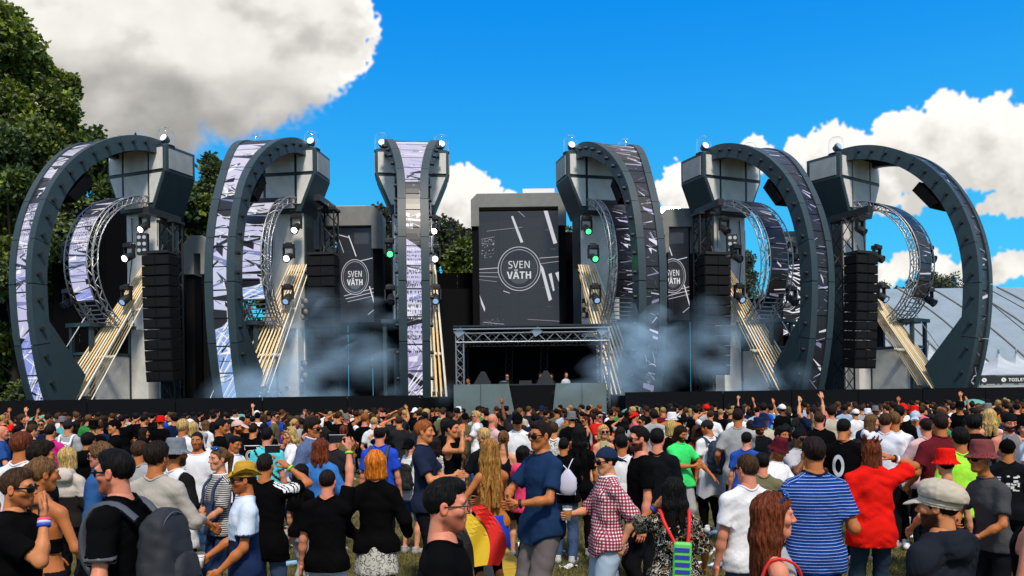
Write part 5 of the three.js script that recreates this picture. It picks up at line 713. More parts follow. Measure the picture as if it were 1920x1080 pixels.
    if (q < 0.024 && sh.kind !== 'crop' && sh.kind !== 'hoodie' && sh.kind !== 'tank') {   // ribbed collar along the edge of the neckline
      const A = N.clone().add(V(0, sh.low ? -0.1 : 0.05, sh.low ? (sh.back ? -0.11 : 0.09) : 0.012)), pts = [];
      for (let i = 0; i < 22; i++) { const th = i / 22 * 6.2832, c = Math.cos(th), s2 = Math.sin(th); for (let j = 0; j < 60; j++) { const R1 = sh.neck + 0.008, h = 0.09 - j * 0.004, r = h > 0 ? R1 : Math.sqrt(Math.max(0, R1 ** 2 - h * h)), t = Math.max(0, h) / 0.14, p = V(A.x + c * r, A.y + h, A.z + s2 * r + t * 0.04); if (noHole(p.x, p.y, p.z) < -0.003) { pts.push(p); break; } } }
      if (pts.length > 15) out.parts.push({ role: 'collar', g: paint(new THREE.TubeGeometry(new THREE.CatmullRomCurve3(pts, true), 44, 0.0095, 6, true), () => 0.9), m: dyed(sh.tex === 'bluestripes' ? C.navy : sh.c, 0.88, 'cloth') });
    }
    if (sh.tex || q < 0.024) g = boxUV(g, 1); add(sh.kind === 'hoodie' ? 'hoodie' : sh.kind === 'long' ? 'sweater' : sh.kind === 'tank' || sh.kind === 'crop' ? 'vest' : 'shirt', g, sh.tex ? texMat(sh.tex, sh.c) : dyed(sh.c, 0.88, q < 0.024 ? 'crease' : 'cloth'));
    out.shirt = g;
  }
  // trousers, shorts or skirt
  const lw = { kind: 'trousers', c: [0.02, 0.025, 0.04], loose: 0, ...low };
  if (lw.kind !== 'none') {
    const off = 0.01 + lw.loose, wr = cloth(0.009, 0.9), tp = torso(off), lb = legs.flatMap((L) => [cone(L.H, L.K, 0.088 * k + off, 0.062 * k + off), cone(L.K, L.K.clone().lerp(L.A, 0.35).add(V(0, 0, -0.012)), 0.062 * k + off, 0.062 * k + off), cone(L.K.clone().lerp(L.A, 0.35).add(V(0, 0, -0.012)), L.A, 0.062 * k + off, (lw.kind === 'leggings' ? 0.036 : 0.052) * k + off)]), bot = lw.kind === 'shorts' ? 0.5 : 0.05, waist = lw.waist ?? 1.0;
    const fs = lw.kind === 'skirt' ? (x, y, z) => { const t = clamp((waist - y) / (waist - (lw.hem ?? 0.6))), w = lerp(0.15, lw.flare ?? 0.23, Math.sqrt(t)) + 0.008 * Math.sin(Math.atan2(x, z) * 9) * t, r = Math.hypot(x / w, z / (w * 0.72)) - 1; return Math.max(r * w * 0.7, y - waist, (lw.hem ?? 0.6) - y); } : (x, y, z) => { let d = Math.max(tp(x, y, z), 0.8 - y); for (const c of lb) d = smin(d, c(x, y, z), 0.03); return Math.max(d + wr(x, y, z), y - waist, bot - y); };
    let g = nets(fs, [lo[0], Math.max(bot - 0.03, lo[1]), lo[2]], [hi[0], waist + 0.04, hi[2]], Math.max(q, 0.018)); paint(g, (x, y, z) => 1 + 0.14 * noise(x * 9, y * 7, z * 9) + (lw.fade ? 0.35 * Math.max(0, 0.4 - Math.abs(y - 0.62)) : 0)); if (lw.tex) g = boxUV(g, 1); add(lw.kind === 'skirt' ? 'skirt' : lw.kind === 'shorts' ? 'shorts' : 'trousers', g, lw.tex ? texMat(lw.tex, lw.c) : dyed(lw.c, 0.9, 'cloth'));
    if (lw.kind === 'skirt' && lw.legs) { const lb2 = legs.flatMap((L) => [cone(L.H, L.K, 0.088 * k, 0.057 * k), cone(L.K, L.A, 0.058 * k, 0.038 * k)].map((c) => c)); add('tights', paint(nets((x, y, z) => { let d = lb2[0](x, y, z); for (const c of lb2) d = smin(d, c(x, y, z), 0.02); return Math.max(d - 0.006, y - 0.95, 0.05 - y); }, [lo[0], lo[1], lo[2]], [hi[0], 1, hi[2]], 0.02), () => 1), dyed(lw.legs, 0.9, 'cloth')); }
  }
  if (lo[1] < 0.1) for (const L of legs) add('shoe', once('shoe' + (q > 0.025), () => { const f = join([cone(V(0, 0.045, -0.045), V(0, 0.04, 0.06), 0.048, 0.046), cone(V(0, 0.04, 0.06), V(0, 0.034, 0.16), 0.046, 0.036), cone(V(0, 0.05, -0.03), V(0, 0.1, -0.035), 0.045, 0.046)], 0.02); return paint(nets((x, y, z) => Math.max(f(x, y, z), 0.004 - y, y - 0.12), [-0.07, -0.02, -0.12], [0.07, 0.14, 0.22], q > 0.025 ? 0.02 : 0.011), (x, y, z) => (y < 0.025 ? 2.2 : 1)); }), dyed(o.shoes || [0.35, 0.35, 0.35], 0.6), { p: V(L.A.x, 0, L.A.z), r: L.s * 0.2 });
  const onHead = { p: HC, q: HQ, s: HS };
  if (o.hair && o.hair[0] !== 'none') add('hair', hairGeo(o.hair[0] + (o.hat ? '|' : ''), q < 0.017 ? 0.0058 : q < 0.025 ? 0.009 : 0.014, o.hair[2] || 1), dyed(HAIR[o.hair[1]], 0.62, 'hair'), onHead);
  if (o.hat) add('hat', hatGeo(o.hat[0], q < 0.017 ? 0.0055 : q < 0.025 ? 0.0075 : 0.012), o.hat[2] ? texMat(o.hat[2], o.hat[1], true) : dyed(o.hat[1], 0.85, 'cloth'), onHead);
  if (o.glasses) { out.parts.push({ role: 'sunglasses', g: glassesGeo(o.glasses), m: o.glassesMat || GLASSMAT, local: onHead }); }
  if (q < 0.025 && !(o.glasses && o.glasses !== 'head')) for (const s of S1) out.parts.push({ role: 'eye', g: eyeGeo(), m: EYEMAT, local: { p: HC.clone().add(V(s * 0.033, 0.003, 0.0735).multiplyScalar(HS).applyQuaternion(HQ)), q: HQ, s: HS } });
  return out;
}
const texMats = new Map();
function texMat(name, c, hat) { const k = name + c.join() + !!hat; if (!texMats.has(k)) { const m = mat(...c, 0.88, { map: TEX[name](), vertexColors: true, specularIntensity: 0.08 }); if (!hat) { const b = CREASE.clone(); b.repeat.set(1.15, 0.8); m.bumpMap = b; m.bumpScale = 0.0022; } texMats.set(k, m); } return texMats.get(k); }
const TEX = {
  stripes: () => once('t_s', () => { const t = canvasTex(64, 64, (g) => { g.fillStyle = '#b9b9b6'; g.fillRect(0, 0, 64, 64); g.fillStyle = '#1c1c1f'; for (let i = 0; i < 4; i++) g.fillRect(0, i * 16, 64, 7); }); t.repeat.set(12, 12); return t; }),
  bluestripes: () => once('t_b', () => { const t = canvasTex(64, 64, (g) => { g.fillStyle = '#173f8c'; g.fillRect(0, 0, 64, 64); g.fillStyle = '#0f2f70'; g.fillRect(0, 20, 64, 20); g.fillStyle = '#b5c5e6'; g.fillRect(0, 4, 64, 9); }); t.repeat.set(46, 46); return t; }),
  gingham: () => once('t_g', () => { const t = canvasTex(128, 128, (g) => { g.fillStyle = '#ece8ea'; g.fillRect(0, 0, 128, 128); g.fillStyle = 'rgba(120,10,28,0.62)'; for (let i = 0; i < 4; i++) { g.fillRect(i * 32, 0, 18, 128); g.fillRect(0, i * 32, 128, 18); } }); t.repeat.set(9, 9); return t; }),
  floral: () => once('t_f', () => { const t = canvasTex(512, 512, (g) => { const R = rng(3); g.fillStyle = '#15140f'; g.fillRect(0, 0, 512, 512); for (let i = 0; i < 420; i++) { const x = R() * 512, y = R() * 512, s = 8 + R() * 20; g.strokeStyle = ['#8b867d', '#5b564c', '#b7b2a6', '#3a352c', '#9a6a3a', '#d6d2ca'][Math.floor(R() * 6)]; g.lineWidth = 3 + R() * 6; g.beginPath(); g.arc(x, y, s, R() * 6, R() * 6); g.stroke(); } }); t.repeat.set(2.4, 2.4); return t; }),
  mono: () => once('t_m', () => { const t = canvasTex(256, 256, (g) => { const R = rng(8); g.fillStyle = '#cfcdc6'; g.fillRect(0, 0, 256, 256); for (let i = 0; i < 70; i++) { g.strokeStyle = ['#2d2c2b', '#77756f', '#403f3c'][i % 3]; g.lineWidth = 3 + R() * 4; g.beginPath(); g.arc(R() * 256, R() * 256, 8 + R() * 22, R() * 6, R() * 6); g.stroke(); } }); t.repeat.set(4, 4); return t; }),
  camo: () => once('t_c', () => { const t = noiseTex(128, (u, v) => { const n = tile(u, v, 4, 3), m = tile(v, u, 6, 3); return n > 0.1 ? [0.72, 0.74, 0.76] : m > 0.08 ? [0.2, 0.21, 0.23] : n < -0.12 ? [0.1, 0.1, 0.11] : [0.45, 0.47, 0.49]; }, true); t.repeat.set(5, 5); return t; }),
  wash: () => once('t_w', () => { const t = noiseTex(128, (u, v) => { const n = 0.5 + 0.8 * tile(u, v, 5, 4); return [lerp(0.25, 0.55, n), lerp(0.3, 0.6, n), lerp(0.4, 0.72, n)]; }, true); t.repeat.set(4, 4); return t; }),
};
// puts a figure in the scene as one thing; at: photograph position of the crown of its head, d metres ahead
function person(o) {
  const f = figure(o), d = o.d, c = P(o.at[0], o.at[1], d), crown = f.HC.y + 0.118 + (o.hat ? 0.03 : o.hair && o.hair[0] !== 'none' ? 0.018 : 0.004), s = o.tall ? o.tall / 1.78 : clamp(c.y / crown, 0.84, 1.13), t = new THREE.Group(), turn = (o.face2 ?? o.turn ?? 180) * Math.PI / 180;
  t.name = numbered('person'); t.scale.setScalar(s); t.rotation.y = turn; const hx = V(f.HC.x, 0, f.HC.z).multiplyScalar(s).applyAxisAngle(V(0, 1, 0), turn); t.position.set(c.x - hx.x, c.y - crown * s < -0.2 || o.sink ? c.y - crown * s : 0, c.z - hx.z); if (t.position.y < 0 && !o.sink) t.position.y = 0;
  fill(t, f); tag(t, o.label, 'person', o.group); scene.add(t); PEOPLE.push([t.position.x, t.position.z]); f.t = t; f.s = s; t.updateMatrixWorld(true); f.where = (p) => t.localToWorld(p.clone()); if (Math.abs(c.y - crown * s) > 0.06) console.log('height off', o.label.slice(0, 40), (c.y - crown * s).toFixed(2)); return f;
}
function fill(t, f, override) { for (const p of f.parts) { const m = new THREE.Mesh(p.g, (override && override[p.role]) || p.m); m.name = p.role; m.castShadow = m.receiveShadow = true; if (p.local) { m.position.copy(p.local.p); if (p.local.s) m.scale.setScalar(p.local.s); if (p.local.q) m.quaternion.copy(p.local.q); else if (p.local.r) m.rotation.y = p.local.r; } t.add(m); } }
const PEOPLE = [];
// ---------------------------------------------------------------- the people one can tell apart
// x, y: where the crown shows in the photograph, hp: height of the head there, turn: 0 looks at the camera, 90 to the far right, 180 to the stage
function L(label, x, y, hp, turn, o) {
  const drop = (y - CY) + (x - CX) * ROLL, s0 = hp * (hp > 75 || hp < 26 ? 1 : 0.88) / 0.25, h = clamp(EYE - drop / s0, o.hmin || 1.57, o.hmax || 1.96), d = o.d || F * (EYE - h) / drop;
  return person({ q: d < 6.6 ? 0.0145 : d < 9.5 ? 0.018 : 0.0225, label, at: [x, y], d, turn, cutLow: d < 7.4 ? 0.35 : undefined, ...o });
}
const C = { black: [0.003, 0.003, 0.0035], ink: [0.007, 0.0075, 0.01], charcoal: [0.02, 0.02, 0.022], white: [0.78, 0.78, 0.8], offwhite: [0.66, 0.64, 0.58], grey: [0.36, 0.36, 0.37], midgrey: [0.17, 0.17, 0.18], navy: [0.008, 0.016, 0.046], blue: [0.02, 0.08, 0.42], royal: [0.02, 0.07, 0.55], turq: [0.1, 0.62, 0.68], green: [0.05, 0.72, 0.16], neon: [0.42, 0.9, 0.06], red: [0.72, 0.012, 0.008], maroon: [0.12, 0.012, 0.018], pink: [0.85, 0.06, 0.16], palepink: [0.66, 0.42, 0.42], magenta: [0.55, 0.02, 0.2], olive: [0.12, 0.11, 0.05], jeans: [0.05, 0.09, 0.18], pale: [0.36, 0.46, 0.58], denim: [0.03, 0.1, 0.28], beige: [0.5, 0.44, 0.35], mustard: [0.5, 0.29, 0.035], khaki: [0.3, 0.24, 0.17], brown: [0.09, 0.05, 0.03] };
const carried = (name, label, category, f, side, build, off = [0, 0.09, 0.03]) => { const A = f.arms[side], g = thing(name, label, category, f.where(V(...off).applyMatrix4(A.m))); g.scale.setScalar(f.s); build(g); return g; };
const dirY = (g, f, side, flip = 1) => { const A = f.arms[side], q = new THREE.Quaternion().setFromRotationMatrix(A.m.clone().setPosition(0, 0, 0)); g.quaternion.copy(f.t.quaternion); };
function wristband(f, side, c, t = 0.0) { const A = f.arms[side], p = A.W.clone().addScaledVector(A.dir, -0.02 - t), g = new THREE.TorusGeometry(0.031, 0.0075, 8, 18).scale(1, 1, 1.5), m = new THREE.Mesh(g, dyedPlain(c)); m.name = 'wristband'; m.castShadow = m.receiveShadow = true; m.position.copy(p); m.quaternion.setFromUnitVectors(V(0, 0, 1), A.dir); f.t.add(m); }
const plain = new Map(); function dyedPlain(c, r = 0.6) { const k = c.join() + r; if (!plain.has(k)) plain.set(k, mat(...c, r)); return plain.get(k); }
// a strap or print that follows the shirt: triangles of the shirt lifted 3 mm where test() says so
function onShirt(f, name, test, m, uv) {
  const g = f.shirt.index ? f.shirt.toNonIndexed() : f.shirt, p = g.attributes.position, n = g.attributes.normal, pos = [], nor = [], U = [];
  for (let i = 0; i < p.count; i += 3) { const x = (p.getX(i) + p.getX(i + 1) + p.getX(i + 2)) / 3, y = (p.getY(i) + p.getY(i + 1) + p.getY(i + 2)) / 3, z = (p.getZ(i) + p.getZ(i + 1) + p.getZ(i + 2)) / 3; if (!test(x, y, z, n.getZ(i))) continue; for (let k = i; k < i + 3; k++) { const X = p.getX(k) + n.getX(k) * 0.004, Y = p.getY(k) + n.getY(k) * 0.004, Z = p.getZ(k) + n.getZ(k) * 0.004; pos.push(X, Y, Z); nor.push(n.getX(k), n.getY(k), n.getZ(k)); const q = uv ? uv(X, Y, Z) : [0, 0]; U.push(q[0], q[1]); } }
  if (!pos.length) return; const h = new THREE.BufferGeometry(); h.setAttribute('position', new THREE.Float32BufferAttribute(pos, 3)); h.setAttribute('normal', new THREE.Float32BufferAttribute(nor, 3)); h.setAttribute('uv', new THREE.Float32BufferAttribute(U, 2)); const o = new THREE.Mesh(h, m); o.name = name; o.castShadow = o.receiveShadow = true; f.t.add(o);
}
const printMat = (draw, w = 128, h = 128) => { const t = canvasTex(w, h, draw); t.wrapS = t.wrapT = THREE.ClampToEdgeWrapping; return new THREE.MeshStandardMaterial({ map: t, roughness: 0.8, alphaTest: 0.5, side: THREE.DoubleSide }); };
const backPrint = (f, x0, x1, y0, y1, draw, side = -1) => onShirt(f, 'print', (x, y, z, nz) => nz * side > 0.15 && x > x0 && x < x1 && y > y0 && y < y1, printMat(draw), (x, y) => [side < 0 ? 1 - (x - x0) / (x1 - x0) : (x - x0) / (x1 - x0), (y - y0) / (y1 - y0)]);
function backpack(f, label, c, [w, h, dd] = [0.3, 0.44, 0.15], strapC = c, y0 = 1.2, x0 = 0) {
  const t = thing('backpack', label, 'backpack', [0, 0, 0]); t.position.copy(f.t.position); t.rotation.y = f.t.rotation.y; t.scale.copy(f.t.scale); const m = dyedPlain(c, 0.75), ms = dyedPlain(strapC, 0.7), z = -0.14 - dd / 2;
  const lean = (f.N.z + 0.02) / 0.52; const g = (geo) => { const p = geo.attributes.position; for (let i = 0; i < p.count; i++) p.setZ(i, p.getZ(i) + lean * Math.max(0, p.getY(i) - 0.95)); geo.computeVertexNormals(); return geo; };
  const sup = (cy, cz, W, Hh, D) => (x, y, z) => { const Y = (y - cy) / Hh, X = x / (W * (1 - 0.16 * Y)), Z = (z - cz) / (D * (1 - 0.25 * Y)); return (Math.pow(X ** 4 + Y ** 4 + Math.abs(Z) ** 3, 0.25) - 1) * Math.min(W, D) * 0.8; }, body = sup(0, 0, w / 2, h / 2, dd / 2), pocket = sup(-h * 0.2, -dd * 0.42, w * 0.36, h * 0.24, dd * 0.3), fold = (x, y, z) => 0.006 * noise(x * 14, y * 18, z * 14) - 0.004 * Math.pow(1 - Math.min(1, 3 * Math.abs(noise(x * 7, y * 12, 4))), 2);
  part('bag_body', g(nets((x, y, z) => body(x, y, z) + fold(x, y, z), [-w, -h, -dd], [w, h, dd], 0.016).translate(x0, y0, z)), m, t); part('pocket', g(nets((x, y, z) => pocket(x, y, z) + fold(x, y, z), [-w, -h, -dd], [w, h, dd], 0.016).translate(x0, y0, z)), m, t); part('zip', g(new THREE.TubeGeometry(new THREE.CatmullRomCurve3([V(-w * 0.42, 0, 0), V(-w * 0.36, h * 0.36, -dd * 0.2), V(0, h * 0.47, -dd * 0.2), V(w * 0.36, h * 0.36, -dd * 0.2), V(w * 0.42, 0, 0)].map((p) => p.add(V(x0, y0, z - 0.02)))), 20, 0.005, 5)), ms, t);
  for (const s of S1) { const pts = [V(x0 + s * 0.1, y0 + h * 0.42, -0.15), V(s * 0.115, 1.485, -0.06), V(s * 0.12, 1.47, 0.06), V(s * 0.13, 1.34, 0.125), V(s * 0.15, 1.2, 0.11), V(s * 0.18, 1.08, 0)]; part('strap', g(new THREE.TubeGeometry(new THREE.CatmullRomCurve3(pts), 18, 0.021, 6).scale(1, 1, 1)), ms, t); }
  return t;
}
function phone(f, label, px, py, pz, rot = 0, tilt = 0) { const t = thing('phone', label, 'phone', f.where(V(px, py, pz))); t.rotation.set(0, f.t.rotation.y, 0); t.scale.setScalar(f.s); part('phone_body', new RoundedBoxGeometry(0.15, 0.075, 0.009, 2, 0.004).rotateZ(rot), dyedPlain([0.01, 0.01, 0.012], 0.2), t); part('rim', bx(0.152, 0.004, 0.01, 0, 0.0375, 0).rotateZ(rot), dyedPlain([0.7, 0.7, 0.72], 0.3), t); part('camera_lens', new THREE.CylinderGeometry(0.008, 0.008, 0.004, 10).rotateX(Math.PI / 2).translate(0.055, 0.02, 0.006).rotateZ(rot), GLASSMAT, t); return t; }
const CLEARCUP = mat(0.9, 0.92, 0.92, 0.08, { phys: true, transmission: 0.9, thickness: 0 }), BEER = mat(0.75, 0.3, 0.03, 0.1, { phys: true, transmission: 0.5, thickness: 0 });
function cupIn(f, side, label, fillC) { return carried('plastic_cup', label, 'cup', f, side, (g) => { part('cup_wall', lathe([[0, 0], [0.032, 0], [0.045, 0.125], [0.047, 0.125], [0.043, 0.12]], 18).translate(0, -0.05, 0), CLEARCUP, g); part('drink', lathe([[0, 0.003], [0.031, 0.003], [0.042, 0.09], [0, 0.09]], 18).translate(0, -0.05, 0), fillC, g); part('foam', lathe([[0, 0.09], [0.042, 0.09], [0.043, 0.1], [0, 0.102]], 18).translate(0, -0.05, 0), WHITE, g); }, [0.012, 0.075, 0.045]); }

// ---- nearest row
{ const f = L('person in dark sunglasses and black t-shirt, open hand raised with striped wristband', 34, 874, 88, 97, { d: 4.9, hair: ['fade', 'brown'], face: 2, beard: 1, glasses: 'on', skin: 'light', top: { c: C.black }, b: [[0.1, 1.47, 0.2], [0.2, -1, 1.1], 0.12, [0.2, 0.1, -1], [0.1, 1, -0.25]], low: { c: C.ink } }); wristband(f, 'b', [0.6, 0.62, 0.8]); wristband(f, 'b', C.royal, 0.018); wristband(f, 'b', C.pink, -0.014); }
{ const f = L('person with brown ponytail and bare back in black halter top, head turned aside', 82, 853, 72, 172, { d: 5.72, sex: 'f', hair: ['pony:0.2', 'light'], head: [-35, 5, 0], skin: 'tan', top: { kind: 'crop', hem: 1.1, topY: 1.2, c: C.black, loose: 0 }, low: { c: C.ink, waist: 0.98 }, a: 'bent', b: 'bent' }); part('halter_strap', [new THREE.TorusGeometry(0.062, 0.011, 8, 24).scale(1, 1, 0.9).rotateX(1.35).translate(0, 1.455, -0.01), bar(V(-0.03, 1.44, -0.075), V(-0.07, 1.18, -0.112), 0.009, 6), bar(V(0.03, 1.44, -0.075), V(0.07, 1.18, -0.112), 0.009, 6)], dyedPlain(C.black, 0.8), f.t); }
{ const f = L('person with slick dark hair and dark backpack striding past in black t-shirt with sleeve stripes', 214, 838, 96, -96, { d: 4.6, hair: ['fade', 'black', 4], beard: 1, face: 3, glasses: 'on', skin: 'pink', lean: 0.07, top: { c: C.black, thick: 0.006 }, a: 'bent', b: 'bent', low: { c: C.ink } }); backpack(f, 'large dark backpack on the striding person in black t-shirt', [0.012, 0.014, 0.02], [0.33, 0.5, 0.2], [0.05, 0.06, 0.08]); onShirt(f, 'sleeve_stripe', (x, y) => x > 0.2 && ((y > 1.235 && y < 1.25) || (y > 1.21 && y < 1.225)), dyedPlain([0.1, 0.12, 0.14])); }
{ const f = L('black-haired person in glasses and black t-shirt passing closest, profile from chest up', 838, 891, 118, 92, { d: 3.65, hair: ['fade', 'black', 2], beard: 1, face: 4, skin: 'pink', top: { c: C.black, neck: 0.085 }, a: 'down', b: 'bent', low: { c: C.ink } }); part('spectacles', merge([1, -1].flatMap((s) => [new THREE.TorusGeometry(0.024, 0.0028, 6, 20).rotateY(s * 0.2).translate(s * 0.034, 0, 0.1), bar(V(s * 0.058, 0.006, 0.094), V(s * 0.083, 0.006, -0.01), 0.003, 5)])).applyMatrix4(M4().compose(f.HC, f.HQ, V(0.95, 0.95, 0.95))), dyedPlain([0.02, 0.02, 0.02], 0.2), f.t); }
{ const f = L('person with long auburn hair walking past in grey top, sunglasses pushed up', 1452, 918, 112, 88, { d: 4.0, sex: 'f', hair: ['long:0.42', 'auburn'], face: 2, glasses: 'head', glassesMat: GLASSBLUE, skin: 'pink', top: { kind: 'tank', c: C.grey, loose: 0.02 }, b: 'bent', a: 'bent', low: { c: C.ink } }); part('bag_strap', new THREE.TubeGeometry(new THREE.CatmullRomCurve3([V(-0.13, 1.2, -0.13), V(-0.14, 1.44, -0.05), V(-0.13, 1.42, 0.07), V(-0.02, 1.2, 0.15), V(0.1, 1.05, 0.13)]), 20, 0.008, 6), dyedPlain(C.red), f.t); }
{ L('person in beige newsboy cap and dark hoodie seen from behind, dark beard showing', 1757, 896, 120, -150, { d: 4.05, hmax: 1.84, hair: ['short', 'dark'], hat: ['flatcap', [0.47, 0.41, 0.32]], beard: 2, face: 5, head: [18, 0, 0], skin: 'light', top: { kind: 'hoodie', c: [0.014, 0.017, 0.024], thick: 0.012, neck: 0.086, wrinkle: 0.016 }, low: { c: C.ink } }); }
{ L('person in black sleeveless top cut by the picture edge, thick bare arm', 1985, 840, 95, -165, { d: 4.10, tall: 1.86, hair: ['short', 'dark'], skin: 'pink', fat: 1.2, top: { kind: 'tank', c: C.black, thick: 0.005 }, a: 'bent', b: [[0.3, 0.98, 0.05], [0.5, 0, -1], 0.6], low: { c: C.ink } }); }
// ---- second row
{ const f = L('person in mustard fedora and sunglasses, pale blue and navy t-shirt with chest pocket', 455, 866, 74, -66, { d: 6.27, hair: ['short', 'dark'], hat: ['fedora', C.mustard], glasses: 'on', beard: 1, face: 1, skin: 'tan', top: { c: [0.62, 0.7, 0.82], loose: 0.03, paint: (x, y) => (y < 1.21 + 0.1 * x ? [0.02, 0.035, 0.09] : 1 + 0.06 * noise(x * 20, y * 20, 3)) }, a: [[0.2, 0.95, 0.22], [0.4, -0.2, -1], 1.1], b: [[0.22, 1.0, 0.28], [0.5, -0.4, -1], 1.1], low: { c: C.jeans } }); onShirt(f, 'chest_pocket', (x, y, z, nz) => nz > 0.2 && x > 0.03 && x < 0.13 && y > 1.17 && y < 1.3, dyedPlain([0.42, 0.55, 0.68])); cupIn(f, 'b', 'half empty clear plastic cup in the hand of the mustard fedora wearer', mat(0.85, 0.85, 0.8, 0.2)); }
{ const f = L('person in striped t-shirt and navy dungarees with blonde hair tied back, sunglasses on head', 409, 836, 50, -42, { d: 8.03, sex: 'f', hair: ['pony:0.22', 'light'], glasses: 'head', glassesMat: GLASSBLUE, face: 3, skin: 'fair', top: { c: [1, 1, 1], tex: 'stripes', loose: 0.03, sleeve: 0.9 }, low: { c: [0.02, 0.045, 0.11], waist: 1.06 }, a: [[0.07, 1.0, 0.26], [1, -0.4, -0.4], 0.9, [-1, 0, 0]], b: [[0.04, 0.98, 0.25], [1, -0.4, -0.4], 1.1, [-1, 0, 0.2]] }); onShirt(f, 'bib', (x, y, z, nz) => nz > 0.1 && Math.abs(x) < 0.12 && y < 1.22, dyedPlain([0.02, 0.045, 0.11], 0.85)); for (const s of S1) part('dungaree_strap', new THREE.TubeGeometry(new THREE.CatmullRomCurve3([V(s * 0.1, 1.2, 0.14), V(s * 0.1, 1.38, 0.11), V(s * 0.09, 1.455, 0), V(s * 0.07, 1.3, -0.115), V(s * 0.04, 1.08, -0.12)]), 18, 0.014, 6), dyedPlain([0.02, 0.045, 0.11], 0.85), f.t); wristband(f, 'a', [0.6, 0.6, 0.58], 0.01);
  carried('water_bottle', 'blue water bottle held by the striped t-shirt wearer', 'bottle', f, 'b', (g) => { part('bottle_body', lathe([[0, -0.16], [0.032, -0.155], [0.033, -0.05], [0.029, -0.02], [0.033, 0.02], [0.015, 0.06], [0.014, 0.075], [0, 0.075]], 16), mat(0.2, 0.5, 0.85, 0.08, { phys: true, transmission: 0.75, thickness: 0 }), g); part('cap', new THREE.CylinderGeometry(0.016, 0.016, 0.02, 12).translate(0, 0.085, 0), dyedPlain(C.royal, 0.4), g); g.rotation.z = 0.45; }, [0.01, 0.07, 0.04]); }
L('person in pale grey long-sleeved top seen from behind with thick dark hair', 294, 826, 62, 172, { d: 6.49, hair: ['full', 'dark', 3], skin: 'tan', top: { kind: 'long', c: [0.42, 0.39, 0.34] }, a: 'bent', b: 'cup', low: { c: C.ink } });
{ const f = L('person in white raglan t-shirt with black sleeves and grey camouflage bucket hat', 332, 822, 50, 148, { d: 7.59, hat: ['bucket', [0.75, 0.78, 0.82], 'camo'], hair: ['short', 'dark'], beard: 2, skin: 'tan', top: { c: C.white, kind: 'tee', sleeve: 0.95, loose: 0.03, hem: 0.78, paint: (x, y) => (Math.abs(x) > 0.135 + 0.05 * (1.4 - y) * 0.2 && y > 1.05 ? 0.012 : 1) }, low: { c: C.black }, a: 'bent', b: 'bent' }); backPrint(f, -0.11, -0.02, 1.1, 1.32, (g) => { g.fillStyle = '#141416'; for (const y of [20, 75]) { g.beginPath(); g.ellipse(60, y + 20, 10, 26, 0.3, 0, 7); g.fill(); } }); }
{ const f = L('person filming with a phone in both hands, black t-shirt with white shoulder bands', 497, 848, 56, 178, { d: 7.26, hair: ['fade', 'dark', 2], skin: 'tan', a: [[0.1, 1.68, 0.2], [1, -0.5, 0], 1, [-1, 0, 0.2]], b: [[0.16, 1.62, 0.2], [1, -0.7, 0], 1, [-1, 0, 0.2]], top: { c: C.black, loose: 0.03, hem: 0.76 }, low: { c: C.jeans } }); phone(f, 'phone held up over the head of the person with white shoulder bands', 0.02, 1.79, 0.28); wristband(f, 'b', [0.25, 0.75, 0.03]); for (const sd of S1) onShirt(f, 'shoulder_band', (x, y, z, nz) => x * sd > 0.1 && y > 1.4 && Math.abs(z + 0.01) < 0.055 && ((Math.abs(z + 0.01) * 90) % 2 < 1.2), dyedPlain(C.white)); }
{ const f = L('person holding a phone up high in one hand, black t-shirt, pale jeans, cropped brown hair', 614, 876, 57, 178, { d: 6.71, hair: ['buzz', 'dark'], skin: 'pink', a: 'down', b: [[0.17, 1.93, 0.12], [1, 0.1, 0], 0.9, [-1, 0, 0.3]], sway: -0.02, top: { c: C.black, loose: 0.022 }, low: { c: C.pale } }); phone(f, 'dark phone held high by the person with cropped hair', -0.07, 2.03, 0.16); wristband(f, 'b', [0.25, 0.75, 0.03]); part('belt', new THREE.TorusGeometry(0.15, 0.008, 6, 30).scale(1, 0.7, 1.6).rotateX(Math.PI / 2).translate(0, 0.965, 0.004), dyedPlain(C.black), f.t); }
L('person with bright orange bobbed hair in black pullover and marbled grey skirt, seen from behind', 704, 841, 66, 184, { d: 7.04, sex: 'f', hair: ['bob', 'orange'], skin: 'fair', top: { kind: 'long', c: C.black, thick: 0.012, hem: 0.86 }, a: 'hip', b: 'bent', low: { kind: 'skirt', hem: 0.66, flare: 0.2, c: [0.8, 0.8, 0.78], tex: 'mono', legs: C.black } });
{ const f = L('person with very long chestnut hair beside a black, yellow and red flag, arms out', 918, 820, 56, -150, { d: 8.14, sex: 'f', hair: ['long:0.6', 'gold', 4], skin: 'tan', head: [-30, 8, 0], top: { kind: 'tank', c: [0.5, 0.16, 0.03], loose: 0.01 }, a: 'side', b: 'front', low: { kind: 'skirt', hem: 0.66, flare: 0.2, c: C.royal, legs: C.black } });
  const wp = f.where(V(0.16, 0, -0.02)), t = thing('flag', 'black, yellow and red flag hanging from the waist of the long-haired person', 'flag', [wp.x - 0.02, 0, wp.z + 0.16], 0.1); [['black', C.black, 0], ['yellow', [0.75, 0.5, 0.02], 1], ['red', C.red, 2]].forEach(([n, c, i]) => part(n + '_stripe', sweep((k) => { const wd = 0.12 + 0.05 * Math.sin(k * 3.1), x0 = -0.3 + i * wd + 0.16 * k, y = 1.02 - 0.5 * k + 0.05 * i * (1 - k), a = [], b = []; for (let j = 0; j <= 4; j++) { const x = x0 + wd * j / 4, zz = 0.03 * Math.sin(x * 20 + k * 6); a.push([x, y + 0.02 * Math.sin(x * 14), zz]); b.push([x, y + 0.02 * Math.sin(x * 14), zz - 0.005]); } return [...a, ...b.reverse()]; }, 14), dyedPlain(c, 0.7), t)); }
